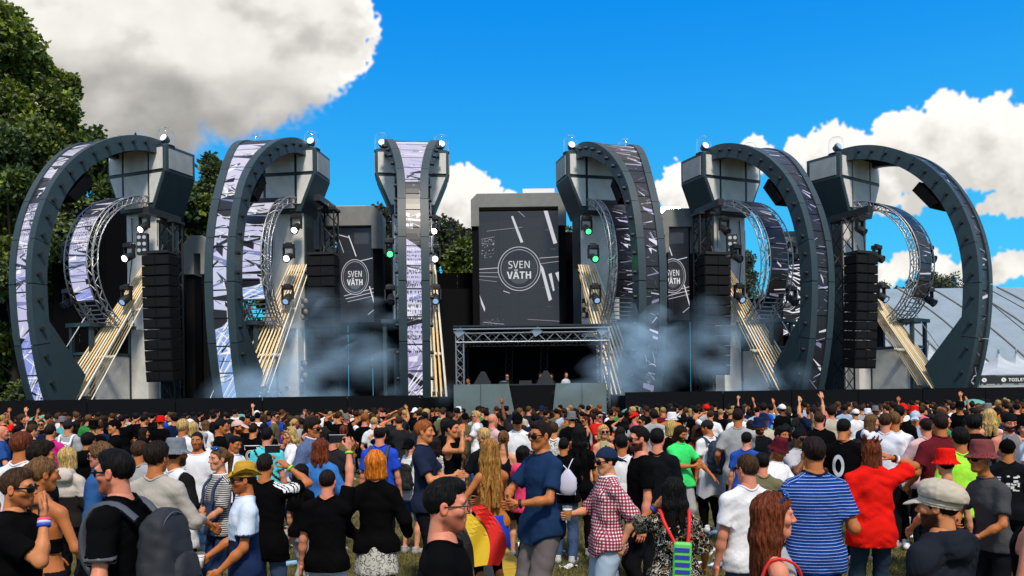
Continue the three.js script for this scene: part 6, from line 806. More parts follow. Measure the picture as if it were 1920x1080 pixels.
{ const f = L('tall smiling person in navy t-shirt and sunglasses, dark hair swept up, grey trousers', 1012, 786, 60, -56, { d: 7.26, hair: ['fade', 'dark', 5], glasses: 'on', face: 6, skin: 'tan', fat: 0.84, top: { c: [0.012, 0.032, 0.085], loose: 0.018, hem: 0.8, curve: 1 }, a: [[0.08, 1.12, 0.3], [0.9, -0.8, -0.3], 0.9, [-1, 0, 0]], b: [[0.05, 1.14, 0.3], [1, -0.6, 0], 0.7, [-1, 0, 0]], low: { c: [0.14, 0.12, 0.12], loose: 0.02 } }); wristband(f, 'a', C.black, 0.005); }
{ const f = L('person in backwards navy cap and red gingham shirt holding a beer, light jeans', 1135, 834, 62, -78, { d: 7.04, hair: ['full', 'black'], hat: ['backcap', [0.014, 0.025, 0.06]], glasses: 'on', face: 1, skin: 'fair', head: [8, 4, 0], top: { kind: 'tee', sleeve: 1, c: [1, 1, 1], tex: 'gingham', loose: 0.035, hem: 0.82, curve: 1, wrinkle: 0.018 }, a: [[0.2, 0.93, -0.06], [0.4, 0, -1], 0.8], b: [[0.14, 1.16, 0.32], [0.8, -0.8, -0.2], 1.1, [-1, 0, 0]], low: { c: C.pale, loose: 0.018 } }); cupIn(f, 'b', 'plastic cup of amber beer held by the gingham shirt wearer', BEER); }
L('bearded person in sunglasses and wide-necked black t-shirt, head in profile', 1197, 796, 52, -84, { d: 7.92, hair: ['fade', 'black', 7], glasses: 'on', beard: 2, face: 7, skin: 'pink', top: { c: C.black, neck: 0.1, loose: 0.014 }, a: 'down', b: 'bent', low: { c: C.ink } });
L('person with short black hair in black t-shirt directly behind the bearded sunglasses wearer', 1232, 800, 46, 165, { d: 8.80, hair: ['short', 'black', 2], skin: 'pink', top: { c: C.ink }, low: { c: C.ink } });
L('person in loose white vest between the gingham shirt and the black t-shirts', 1166, 812, 44, 170, { d: 9.46, hair: ['short', 'black'], skin: 'tan', top: { c: C.white, sleeve: 0.5 }, low: { c: C.jeans } });
{ const f = L('person with long black hair, patterned off-shoulder top and colourful bag on the back', 1262, 892, 66, 174, { d: 6.05, sex: 'f', hair: ['long:0.4', 'black'], skin: 'tan', head: [10, 6, 0], top: { c: [1, 1, 1], tex: 'floral', sleeve: 1, loose: 0.05, thick: 0.014, neck: 0.13, wrinkle: 0.02 }, a: [[0.13, 1.5, 0.18], [0.9, -1, -0.1], 1.1, [-1, 0, 0.4]], b: 'bent', low: { c: C.black } }); wristband(f, 'a', C.royal, 0.02); wristband(f, 'a', C.brown, -0.002);
  const t = thing('small_bag', 'narrow green and blue patterned bag with red straps on the back of the black-haired person', 'bag', f.t.position, f.t.rotation.y); t.scale.copy(f.t.scale); part('bag_body', new RoundedBoxGeometry(0.15, 0.36, 0.06, 3, 0.025).rotateZ(0.05).translate(-0.04, 1.08, -0.225), dyedPlain([0.12, 0.6, 0.1], 0.6), t); for (let k = 0; k < 4; k++) part('band', bx(0.12, 0.03, 0.01, -0.04, 1.2 - 0.06 * k, -0.258, 0, 0, 0.05), dyedPlain([0.03, 0.04, 0.4], 0.6), t); part('lower_band', bx(0.13, 0.06, 0.01, -0.045, 0.95, -0.258), dyedPlain([0.6, 0.75, 0.03], 0.6), t); for (const s of S1) part('strap', new THREE.TubeGeometry(new THREE.CatmullRomCurve3([V(-0.04 + s * 0.05, 1.24, -0.225), V(s * 0.1 - 0.01, 1.4, -0.17), V(s * 0.12, 1.49, -0.05), V(s * 0.13, 1.42, 0.09)]), 14, 0.016, 6), dyedPlain(C.red, 0.6), t); }
L('person in plain white t-shirt with short brown hair, arms hanging, seen from behind', 1400, 848, 64, -172, { d: 6.27, hair: ['short', 'brown', 2], head: [14, 0, 0], skin: 'pink', glasses: 'on', top: { c: C.white, loose: 0.022 }, a: 'down', b: 'down', low: { c: C.jeans } });
{ const f = L('person in blue t-shirt with thin white stripes seen from behind, dark cropped hair', 1524, 815, 66, 182, { d: 5.94, hmax: 1.97, hair: ['short', 'dark', 8], skin: 'tan', fat: 1.06, top: { c: [1, 1, 1], tex: 'bluestripes', loose: 0.02, hem: 0.82 }, a: 'cup', b: [[0.32, 1.16, 0.16], [0.2, -1, -0.5], 0.6, [-1, 0, 0], [0.3, 1, 0.2]], low: { c: C.navy } }); }
{ const f = L('person with tied-up dreadlocks in bright red t-shirt, hand behind head, dark jeans', 1632, 822, 56, 176, { d: 7.37, hair: ['dreads', 'auburn'], skin: 'tan', top: { c: C.red, loose: 0.05, thick: 0.014, hem: 0.78, wrinkle: 0.018 }, a: 'bent', b: [[0.18, 1.6, 0.02], [1, 0, 0.2], 0.7, [-1, 0, 0]], low: { c: [0.02, 0.035, 0.06] } }); wristband(f, 'b', C.black, 0.02); wristband(f, 'b', C.white, 0.05); }
{ const f = L('person in red bucket hat and black strappy top seen from behind', 1772, 842, 50, 178, { d: 7.26, sex: 'f', hair: ['short', 'black'], hat: ['bucket', C.red], skin: 'fair', top: { kind: 'tank', c: C.black, low: 1, back: 1, neck: 0.09, loose: 0.005 }, a: 'bent', b: 'down', low: { c: C.ink } }); }
{ const f = L('person in grey t-shirt, dark sunglasses and patterned hat leaning forward, round ear plug', 1838, 826, 60, -78, { d: 6.60, sex: 'f', hair: ['short', 'dark', 3], hat: ['bucket', [0.2, 0.05, 0.05]], glasses: 'on', skin: 'tan', lean: 0.2, top: { c: [0.06, 0.06, 0.066], loose: 0.02 }, a: [[0.1, 1.0, 0.3], [0.7, -0.5, -0.6], 0.7, [-1, 0, 0]], b: 'front', low: { c: C.ink } }); part('ear_plug', new THREE.CylinderGeometry(0.02, 0.02, 0.012, 18).rotateZ(Math.PI / 2).translate(0.088, -0.035, -0.01).applyMatrix4(M4().compose(f.HC, f.HQ, V(0.95, 0.95, 0.95))), dyedPlain([0.08, 0.11, 0.13], 0.3), f.t); }
// ---- third row and farther
L('person with thick brown hair in a plain white t-shirt stooping at the picture edge', 42, 806, 50, 168, { d: 7.26, hair: ['short', 'auburn', 6], skin: 'tan', top: { c: C.white, loose: 0.05 }, low: { c: C.jeans } });
L('person with tousled dark brown hair turning aside behind the ponytail', 78, 824, 58, 130, { d: 6.82, hair: ['full', 'dark', 9], skin: 'tan', top: { c: C.ink }, low: { c: C.ink } });
L('person with sandy curls and sunglasses in a dark blue jacket beside the striding backpack wearer', 186, 828, 48, -85, { d: 7.70, hair: ['curly', 'light'], glasses: 'on', skin: 'pink', top: { kind: 'long', c: C.denim, thick: 0.012 }, low: { c: C.ink } });
L('person in backwards black cap behind the pale grey long sleeves', 268, 818, 34, 160, { d: 9.90, hat: ['backcap', C.black], hair: ['short', 'brown'], skin: 'pink', top: { c: C.grey }, low: { c: C.ink } });
L('brown-haired person in light grey t-shirt half hidden by the pale grey long sleeves', 262, 824, 40, 172, { d: 8.69, hair: ['short', 'brown', 3], skin: 'tan', top: { c: C.grey }, low: { c: C.jeans } });
L('laughing tanned person with shaved head in a white t-shirt facing the camera', 369, 807, 36, 6, { d: 10.56, hair: ['buzz', 'dark'], beard: 1, face: 8, skin: 'tan', top: { c: C.white, neck: 0.1, loose: 0.03 }, a: 'down', b: 'side', low: { c: C.jeans } });
L('person with dark hair in a blue hooded jacket, white and red trim on the shoulders', 128, 836, 40, 175, { d: 8.69, hair: ['bob', 'blonde'], sex: 'f', skin: 'fair', top: { kind: 'hoodie', c: [0.55, 0.48, 0.42], paint: (x, y) => (y < 1.22 ? 0.03 : 1) }, low: { c: C.ink } });
L('person with black hair in black hoodie in front of the white and red trimmed jacket', 166, 808, 34, 178, { d: 10.23, hair: ['short', 'black', 5], skin: 'tan', top: { kind: 'hoodie', c: C.black }, low: { c: C.ink } });
L('person in magenta t-shirt with an arm on a neighbour, short dark hair', 95, 794, 30, 176, { d: 13.20, hair: ['short', 'dark', 4], skin: 'light', top: { c: C.magenta }, b: 'side', a: 'bent', low: { c: C.ink } });
{ const f = L('person in grey t-shirt and dark cap with a white drawstring bag, far in the crowd', 128, 785, 24, 182, { d: 15.00, hat: ['cap', C.charcoal], hair: ['short', 'dark'], skin: 'light', top: { c: C.grey }, low: { c: C.ink } }); backpack(f, 'white drawstring bag on the grey t-shirt in the far crowd', C.white, [0.26, 0.34, 0.06], C.white); }
L('bald person in blue t-shirt at the picture edge holding something yellow', 4, 797, 30, 120, { d: 13.20, hair: ['none'], skin: 'pink', top: { c: [0.02, 0.07, 0.24] }, b: 'cup', low: { c: C.ink } });
L('person in black cap and dark t-shirt looking aside with folded arms', 213, 784, 30, -60, { d: 13.86, hat: ['cap', C.black], hair: ['short', 'black'], skin: 'light', top: { c: C.black }, a: 'cross', b: 'cross', low: { c: C.ink } });
L('person in a white t-shirt with blond-streaked hair, seen from behind near the tanned laughing person', 343, 785, 27, 172, { d: 12.80, hair: ['full', 'blonde', 2], skin: 'tan', top: { c: C.white }, low: { c: C.jeans } });
L('person with blonde bob near the white t-shirt with blond-streaked hair', 362, 789, 24, 168, { d: 14.00, sex: 'f', hair: ['bob', 'blonde', 2], skin: 'fair', top: { c: C.ink }, low: { c: C.ink } });
{ const f = L('person in black t-shirt with white back print looking sideways, cropped dark hair', 414, 784, 31, 118, { d: 12.54, hair: ['fade', 'black', 3], skin: 'tan', top: { c: C.black }, a: 'bent', b: 'cross', low: { c: C.ink } }); backPrint(f, -0.09, 0.09, 1.24, 1.36, (g) => { g.fillStyle = '#eee'; g.font = 'bold 44px sans-serif'; g.fillText('~~', 10, 50); g.fillRect(12, 70, 100, 12); g.fillRect(30, 92, 60, 10); }); }
L('person in pale pink cap looking sideways, dark beard', 447, 785, 26, 80, { d: 13.60, hat: ['cap', [0.6, 0.42, 0.38]], hair: ['short', 'dark'], beard: 2, skin: 'tan', top: { c: C.ink }, low: { c: C.ink } });
L('young person with short dark hair and white t-shirt looking down, arms folded', 440, 815, 33, 70, { d: 10.89, hair: ['fade', 'black', 4], skin: 'tan', head: [0, 12, 0], top: { c: C.white }, a: 'cross', b: 'cross', low: { c: C.ink } });
{ const f = L('person in black t-shirt with white ring emblem and letters on the back', 475, 792, 28, 176, { d: 13.64, hair: ['fade', 'dark', 2], skin: 'light', top: { c: C.black, loose: 0.04 }, low: { c: C.ink } }); backPrint(f, -0.17, 0.17, 1.08, 1.42, (g) => { g.strokeStyle = '#e8e8e8'; g.lineWidth = 5; g.beginPath(); g.arc(64, 74, 34, 0, 7); g.stroke(); g.beginPath(); g.arc(64, 74, 24, 0, 7); g.stroke(); g.fillStyle = '#e8e8e8'; g.font = 'bold 26px sans-serif'; g.fillText('L', 16, 38); g.fillText('X', 96, 38); g.fillRect(10, 8, 108, 5); }); }
{ const f = L('person in turquoise t-shirt with a dark strap across the back', 501, 800, 35, 172, { d: 11.00, hair: ['short', 'black', 9], skin: 'pink', top: { c: C.turq, loose: 0.04 }, low: { c: C.navy } }); onShirt(f, 'strap', (x, y, z, nz) => nz < 0 && Math.abs(y - 1.28 - x * 1.2) < 0.018, dyedPlain(C.black)); }
L('person with long pale blonde hair and white blouse, sunglasses on head, looking down', 543, 799, 30, -58, { d: 12.87, sex: 'f', hair: ['long:0.24', 'blonde'], glasses: 'head', skin: 'fair', head: [0, 14, 0], top: { kind: 'long', c: C.white, loose: 0.03 }, a: 'front', b: 'front', low: { c: C.navy } });
L('person in grey-blue knitted cardigan and sunglasses, dark swept hair, in profile', 587, 782, 40, 74, { d: 10.12, hair: ['full', 'dark', 5], glasses: 'on', skin: 'tan', top: { kind: 'long', c: [0.7, 0.75, 0.85], tex: 'wash', thick: 0.014, loose: 0.03, hem: 0.74 }, a: 'pocket', b: 'pocket', low: { c: C.jeans } });
L('person with straight auburn hair in a bright blue denim jacket, seen from behind', 601, 820, 42, 176, { d: 9.46, sex: 'f', hair: ['long:0.22', 'auburn', 3], skin: 'fair', top: { kind: 'long', c: [0.04, 0.17, 0.48], thick: 0.016 }, a: 'cross', b: 'bent', low: { c: C.pale } });
L('person in charcoal t-shirt and black backwards cap beside the blue denim jacket', 624, 806, 34, 178, { d: 11.33, hat: ['beanie', C.black], hair: ['short', 'dark'], skin: 'pink', top: { c: C.charcoal, loose: 0.03 }, low: { c: C.pale, tex: 'wash' } });
L('person with long dark hair low between the two phone holders', 566, 868, 44, 150, { d: 8.47, sex: 'f', hair: ['long:0.35', 'black', 5], skin: 'fair', top: { c: C.black }, low: { c: C.grey } });
{ const f = L('balding person in royal blue t-shirt with a camouflage backpack', 712, 795, 38, 180, { d: 10.56, hair: ['balding', 'dark'], skin: 'pink', top: { c: C.royal, loose: 0.03 }, low: { c: C.ink } }); backpack(f, 'brown camouflage backpack on the royal blue t-shirt', [0.035, 0.03, 0.018], [0.24, 0.36, 0.14], [0.05, 0.04, 0.025]); }
{ const f = L('person with ginger hair in dark blue t-shirt standing in profile, forearms raised', 796, 785, 46, 82, { d: 9.02, hair: ['short', 'ginger', 3], face: 9, skin: 'light', top: { c: [0.014, 0.02, 0.045], loose: 0.02 }, b: [[0.1, 1.2, 0.34], [0.8, -1, -0.3], 0.9, [-1, 0, 0]], a: 'front', low: { c: C.ink } }); }
{ const f = L('person in white t-shirt with dark backpack behind the ginger-haired one', 768, 820, 32, 160, { d: 11.22, hair: ['short', 'dark', 6], skin: 'fair', hat: ['backcap', C.black], top: { c: C.white }, low: { kind: 'shorts', c: C.denim } }); backpack(f, 'black backpack on the white t-shirt behind the ginger-haired person', C.black, [0.28, 0.4, 0.14], C.black); }
L('person in white top with dark rose pattern and dark hair, beyond the ginger-haired one', 815, 818, 34, 170, { d: 11.66, sex: 'f', hair: ['long:0.2', 'dark', 4], skin: 'tan', top: { c: [1, 1, 1], tex: 'mono', loose: 0.02 }, low: { c: C.ink } });
{ const f = L('person in black sleeveless top with dark hair, hand on forehead, handbag at the hip', 848, 784, 38, 66, { d: 10.78, sex: 'f', hair: ['pony:0.16', 'black'], skin: 'light', top: { kind: 'tank', c: C.black }, b: [[0.1, 1.6, 0.2], [0.5, -0.8, 1], 1, [-1, 0, 0]], a: 'down', low: { kind: 'skirt', hem: 0.5, c: C.black } }); const t = thing('handbag', 'small beige handbag on a strap at the hip of the black sleeveless top', 'handbag', f.where(V(-0.19, 0, 0.14)), f.t.rotation.y + 1.4); t.scale.setScalar(f.s); part('bag_body', new RoundedBoxGeometry(0.25, 0.16, 0.08, 3, 0.02).translate(0, 1.0, 0), dyedPlain([0.42, 0.36, 0.32], 0.5), t); part('flap', new RoundedBoxGeometry(0.255, 0.09, 0.09, 3, 0.02).translate(0, 1.04, 0.003), dyedPlain([0.5, 0.44, 0.4], 0.5), t); part('strap', bar(V(-0.1, 1.07, 0), V(-0.2, 1.43, -0.05), 0.006, 5), dyedPlain(C.brown), t); }
L('person with two-tone dark and yellow hair in sheer black top seen from behind', 906, 800, 38, -160, { d: 10.67, sex: 'f', hair: ['short', 'blonde', 7], skin: 'fair', head: [25, 5, 0], top: { c: C.ink, sleeve: 0.8 }, a: 'bent', b: 'bent', low: { c: C.black } });
L('person with two blonde braids and lace-backed black top', 944, 805, 38, 176, { d: 10.78, sex: 'f', hair: ['braids', 'light'], skin: 'fair', top: { kind: 'tank', c: C.ink, low: 1, back: 1, neck: 0.08 }, low: { kind: 'skirt', hem: 0.55, c: C.black } });
L('person in white t-shirt and black cap seen from behind before the booth', 970, 772, 26, 178, { d: 13.00, hat: ['backcap', C.black], hair: ['short', 'dark'], skin: 'tan', top: { c: C.white, loose: 0.03 }, low: { c: C.ink } });
L('shaven-headed person in pale pink t-shirt in the far middle of the crowd', 924, 775, 24, 140, { d: 14.00, hair: ['none'], skin: 'pink', top: { c: C.palepink }, low: { c: C.ink } });
L('person in hot pink hoodie with dark hair and sunglasses, black trousers and red shoes', 982, 834, 40, 132, { d: 9.68, sex: 'f', hair: ['bob', 'black', 4], glasses: 'on', skin: 'tan', top: { kind: 'hoodie', c: C.pink, thick: 0.01 }, b: 'cross', a: 'cross', low: { kind: 'trousers', c: C.black }, shoes: C.red });
{ const f = L('person in black hooded jacket and pale ripped jeans with cropped black hair', 1057, 819, 38, 168, { d: 10.45, hair: ['fade', 'black', 6], skin: 'tan', top: { kind: 'long', c: C.black, thick: 0.01, hem: 0.86 }, a: 'cross', b: 'cross', low: { c: C.pale, tex: 'wash', loose: 0.008 }, shoes: [0.5, 0.5, 0.5] }); const t = thing('drawstring_bag', 'white drawstring bag on the back of the black hooded jacket', 'bag', f.t.position, f.t.rotation.y); t.scale.copy(f.t.scale); part('bag_body', lathe([[0, 0], [0.09, 0.01], [0.125, 0.1], [0.12, 0.24], [0.03, 0.36], [0, 0.36]], 16).scale(1, 1, 0.45).translate(-0.08, 0.98, -0.2), dyedPlain([0.55, 0.55, 0.68], 0.6), t); for (const s of S1) part('cord', new THREE.TubeGeometry(new THREE.CatmullRomCurve3([V(-0.08, 1.33, -0.19), V(-0.03 + s * 0.1, 1.46, -0.1), V(s * 0.14, 1.46, 0.05), V(s * 0.17, 1.2, 0.1), V(s * 0.16, 1.02, -0.05), V(-0.08 + s * 0.1, 0.99, -0.19)]), 24, 0.007, 5), dyedPlain([0.75, 0.75, 0.75]), t); }
L('person in white t-shirt with black letters across it, beside the cropped-haired black jacket', 1038, 790, 28, 172, { d: 12.65, hair: ['short', 'brown', 5], skin: 'light', top: { c: [1, 1, 1], tex: 'mono' }, low: { c: C.ink } });
L('person with very long black hair seen from behind, dark top', 1086, 798, 38, 176, { d: 10.89, sex: 'f', hair: ['long:0.34', 'black', 6], skin: 'tan', top: { c: C.black }, low: { c: C.black } });
L('blonde person in round sunglasses and olive top facing the camera', 1132, 795, 28, 8, { d: 13.42, sex: 'f', hair: ['long:0.3', 'blonde', 5], glasses: 'on', skin: 'fair', top: { kind: 'tank', c: [0.35, 0.33, 0.16] }, low: { c: C.ink } });
L('bearded dark-haired person in lime green t-shirt glancing down, arm reaching out', 1277, 797, 34, 28, { d: 11.88, hair: ['long:0.12', 'dark', 7], beard: 2, face: 3, skin: 'tan', head: [10, 18, 0], top: { c: C.green, loose: 0.02 }, a: [[0.42, 0.98, 0.26], [0.4, -0.2, -1], 0.2, [0, -1, 0.2]], b: 'cross', low: { c: C.grey, loose: 0.02 } });
{ const f = L('person in white t-shirt and dark cap with big navy backpack and tied jumper', 1325, 785, 32, -158, { d: 12.76, hat: ['cap', C.charcoal], hair: ['short', 'dark'], skin: 'tan', lean: 0.1, head: [35, 12, 0], top: { c: C.white, hem: 0.8, loose: 0.03 }, low: { c: C.black }, shoes: [0.8, 0.8, 0.8] }); backpack(f, 'big dotted navy backpack on the white t-shirt with dark cap', [0.012, 0.02, 0.045], [0.36, 0.52, 0.2], [0.02, 0.03, 0.05]); const t = thing('tied_jumper', 'pale grey jumper tied round the hips of the big backpack wearer', 'jumper', f.t.position, f.t.rotation.y); t.scale.copy(f.t.scale); part('cloth', sweep((k) => { const y = lerp(0.96, 0.58, k), r = lerp(0.2, 0.27, k), p = []; for (let i = 0; i <= 12; i++) { const a = lerp(0.35, 2 * Math.PI - 0.35, i / 12); p.push([Math.sin(a) * r * (1 + 0.04 * Math.sin(a * 9)), y - 0.04 * Math.sin(i * 2), Math.cos(a) * r * 0.75]); } return [...p, ...p.slice().reverse().map(([x, yy, z]) => [x * 0.96, yy, z * 0.96])]; }, 6), dyedPlain([0.38, 0.39, 0.42], 0.9), t); }
L('person in long grey t-shirt and navy trousers seen from behind, dark cropped hair', 1383, 764, 32, 166, { d: 12.10, hair: ['fade', 'dark', 9], skin: 'tan', top: { c: C.grey, hem: 0.72, loose: 0.03 }, a: 'bent', b: 'cross', low: { c: [0.012, 0.02, 0.06] } });
L('person in royal blue t-shirt with dark hair bending towards a neighbour', 1400, 808, 30, 150, { d: 11.22, hair: ['short', 'black', 6], skin: 'pink', lean: 0.12, top: { c: [0.02, 0.08, 0.38] }, low: { c: C.ink } });
L('bearded person in navy bucket hat and dark jacket facing the camera', 1424, 783, 32, 12, { d: 12.54, hat: ['bucket', [0.01, 0.02, 0.07]], hair: ['short', 'black'], beard: 2, skin: 'tan', top: { kind: 'long', c: C.ink }, a: 'front', b: 'front', low: { c: C.ink } });
L('person in olive t-shirt with black hair seen from behind beside the plain white t-shirt', 1428, 846, 40, 178, { d: 8.14, hair: ['short', 'black', 4], skin: 'pink', top: { c: [0.15, 0.14, 0.075], loose: 0.02 }, low: { c: C.ink } });
{ const f = L('person with moustache in maroon bucket hat and white t-shirt looking down at a phone', 1460, 822, 44, 40, { d: 9.02, hat: ['bucket', [0.09, 0.01, 0.02]], hair: ['short', 'black'], beard: 1, face: 4, skin: 'tan', head: [0, 20, 0], top: { c: C.white, loose: 0.03 }, a: 'front', b: 'front', low: { c: C.ink } }); phone(f, 'phone in the hands of the maroon bucket hat wearer', 0, 1.16, 0.36, 1.57); }
L('dark-haired bearded person with glasses behind the maroon bucket hat', 1466, 798, 34, 30, { d: 10.78, hair: ['full', 'black', 8], beard: 2, face: 5, skin: 'tan', top: { c: C.charcoal }, low: { c: C.ink } });
{ const f = L('person in dark cap and white-rimmed sunglasses, fist on chin, pale grey t-shirt with yellow print', 1500, 801, 38, 18, { d: 10.12, hat: ['beanie', C.ink], hair: ['short', 'black'], glasses: 'on', skin: 'brown', top: { c: [0.42, 0.42, 0.45], loose: 0.03 }, b: 'chin', a: 'cross', low: { c: C.ink } }); backPrint(f, -0.1, 0.12, 1.05, 1.3, (g) => { g.fillStyle = '#c9962a'; g.fillRect(0, 0, 128, 128); g.fillStyle = '#15140f'; for (const x of [10, 54, 98]) g.fillRect(x, 10, 18, 108); }, 1); }
L('person with cropped brown hair in black t-shirt seen from behind before the number shirt', 1535, 770, 30, 176, { d: 12.54, hair: ['fade', 'brown', 3], skin: 'pink', top: { c: C.black, loose: 0.03 }, low: { c: C.ink } });
{ const f = L('person in black t-shirt with a large white number and sleeve emblem, black hair', 1582, 783, 40, 160, { d: 9.90, hair: ['short', 'black', 3], skin: 'tan', head: [-20, 12, 0], top: { c: C.black, loose: 0.03 }, a: 'cup', b: 'bent', low: { c: C.ink } }); backPrint(f, -0.02, 0.16, 1.08, 1.36, (g) => { g.strokeStyle = '#c9ccd2'; g.lineWidth = 22; g.beginPath(); g.ellipse(64, 64, 34, 48, 0, 0, 7); g.stroke(); }); onShirt(f, 'sleeve_emblem', (x, y, z) => x < -0.2 && y > 1.25 && y < 1.35 && Math.abs(z) < 0.05, dyedPlain(C.white)); }
L('person with long dark wavy hair and a green jacket facing the camera, mouth open', 1606, 822, 36, 12, { d: 10.34, sex: 'f', hair: ['long:0.3', 'dark', 8], skin: 'fair', top: { kind: 'long', c: [0.02, 0.08, 0.02], low: 1, neck: 0.07 }, a: 'cross', b: 'front', low: { c: C.ink } });
L('person in white hooded top with long light brown hair, seen in profile', 1636, 776, 30, 80, { d: 13.20, sex: 'f', hair: ['long:0.26', 'light', 6], skin: 'fair', top: { kind: 'hoodie', c: C.white }, low: { c: C.ink } });
L('person with dark hair in a white shirt before the dreadlocks, seen from behind', 1660, 772, 36, 150, { d: 11.22, hair: ['short', 'brown', 7], skin: 'pink', top: { c: [0.72, 0.74, 0.82], kind: 'long', loose: 0.03 }, low: { c: C.ink } });
L('person in oversized white t-shirt with patterned hem, reddish blond faded hair', 1676, 770, 34, 172, { d: 11.22, hair: ['fade', 'light', 4], skin: 'tan', top: { c: C.white, hem: 0.74, loose: 0.04, sleeve: 0.95, paint: (x, y, z) => (y < 0.86 ? (noise(x * 34, y * 34, z * 34) > 0 ? 0.05 : 1) : 1) }, low: { c: C.black }, shoes: [0.5, 0.5, 0.5] });
L('person in pale pink t-shirt with short brown hair, elbows bent, seen from behind', 1736, 782, 36, 176, { d: 10.89, hair: ['short', 'dark', 2], skin: 'pink', top: { c: C.palepink, loose: 0.03, sleeve: 0.8 }, a: 'cup', b: 'cup', low: { c: C.ink } });
L('person in maroon t-shirt with flat cropped dark hair seen from behind', 1762, 774, 44, 178, { d: 9.35, hair: ['fade', 'dark', 6], skin: 'tan', fat: 1.12, top: { c: C.maroon, loose: 0.03 }, a: 'bent', b: 'bent', low: { c: C.ink } });
L('person in neon yellow t-shirt with black hair, half behind the patterned hat', 1800, 800, 46, 170, { d: 8.58, hair: ['full', 'black', 4], skin: 'tan', top: { c: C.neon, loose: 0.03 }, low: { c: C.ink } });
{ const f = L('person in black cap and black t-shirt with white graphic back, at the crowd edge', 1888, 820, 44, 158, { d: 8.69, hat: ['cap', C.black], hair: ['short', 'black'], skin: 'tan', top: { c: C.ink }, low: { c: C.ink } }); backPrint(f, -0.12, 0.12, 1.15, 1.36, (g) => { const R = rng(4); g.fillStyle = '#dcdcdc'; for (let i = 0; i < 26; i++) g.fillRect(R() * 110, R() * 110, 6 + R() * 20, 5 + R() * 12); }); }
L('bearded person with dark headband and vest facing the camera at the crowd edge', 1893, 772, 40, -10, { d: 11.00, hat: ['beanie', C.ink], hair: ['short', 'brown'], beard: 2, face: 6, skin: 'pink', head: [0, 10, 0], top: { kind: 'tank', c: C.midgrey }, low: { c: C.ink } });
L('person with long straight blonde hair seen from behind, black dress', 1854, 765, 28, 176, { d: 13.64, sex: 'f', hair: ['long:0.32', 'blonde', 8], skin: 'fair', top: { kind: 'tank', c: C.black }, low: { kind: 'skirt', c: C.black } });
L('person in pale blue shirt and flat pale cap with a bag strap', 1716, 768, 24, 150, { d: 14.00, hat: ['backcap', [0.4, 0.5, 0.6]], hair: ['short', 'dark'], skin: 'tan', top: { c: [0.4, 0.5, 0.65] }, low: { c: C.ink } });
L('person in black headphones and black t-shirt before the oversized white t-shirt', 1686, 758, 30, 150, { d: 13.20, hair: ['short', 'black', 8], skin: 'tan', top: { c: C.black }, low: { c: C.ink } });
L('person in black hooded jacket with thick black hair between neon yellow and maroon', 1823, 776, 40, 176, { d: 10.34, hair: ['full', 'black', 7], skin: 'tan', top: { kind: 'hoodie', c: C.black }, low: { c: C.ink } });
L('person in white-striped white t-shirt and pale cap at the very edge of the crowd', 1926, 782, 40, -120, { d: 10.34, hair: ['short', 'brown'], hat: ['cap', C.black], skin: 'pink', top: { c: [0.6, 0.66, 0.75] }, b: 'cup', a: 'cup', low: { c: C.ink } });
L('person in red top with pale drink beside the big navy backpack', 1308, 795, 26, 165, { d: 13.00, sex: 'f', hair: ['long:0.2', 'brown', 2], skin: 'tan', top: { c: [0.3, 0.01, 0.012] }, low: { c: C.ink } });
L('person with blonde bob in black t-shirt behind the lime green t-shirt', 1258, 786, 26, 178, { d: 13.00, sex: 'f', hair: ['bob', 'blonde', 6], skin: 'fair', top: { c: C.black }, low: { c: C.ink } });
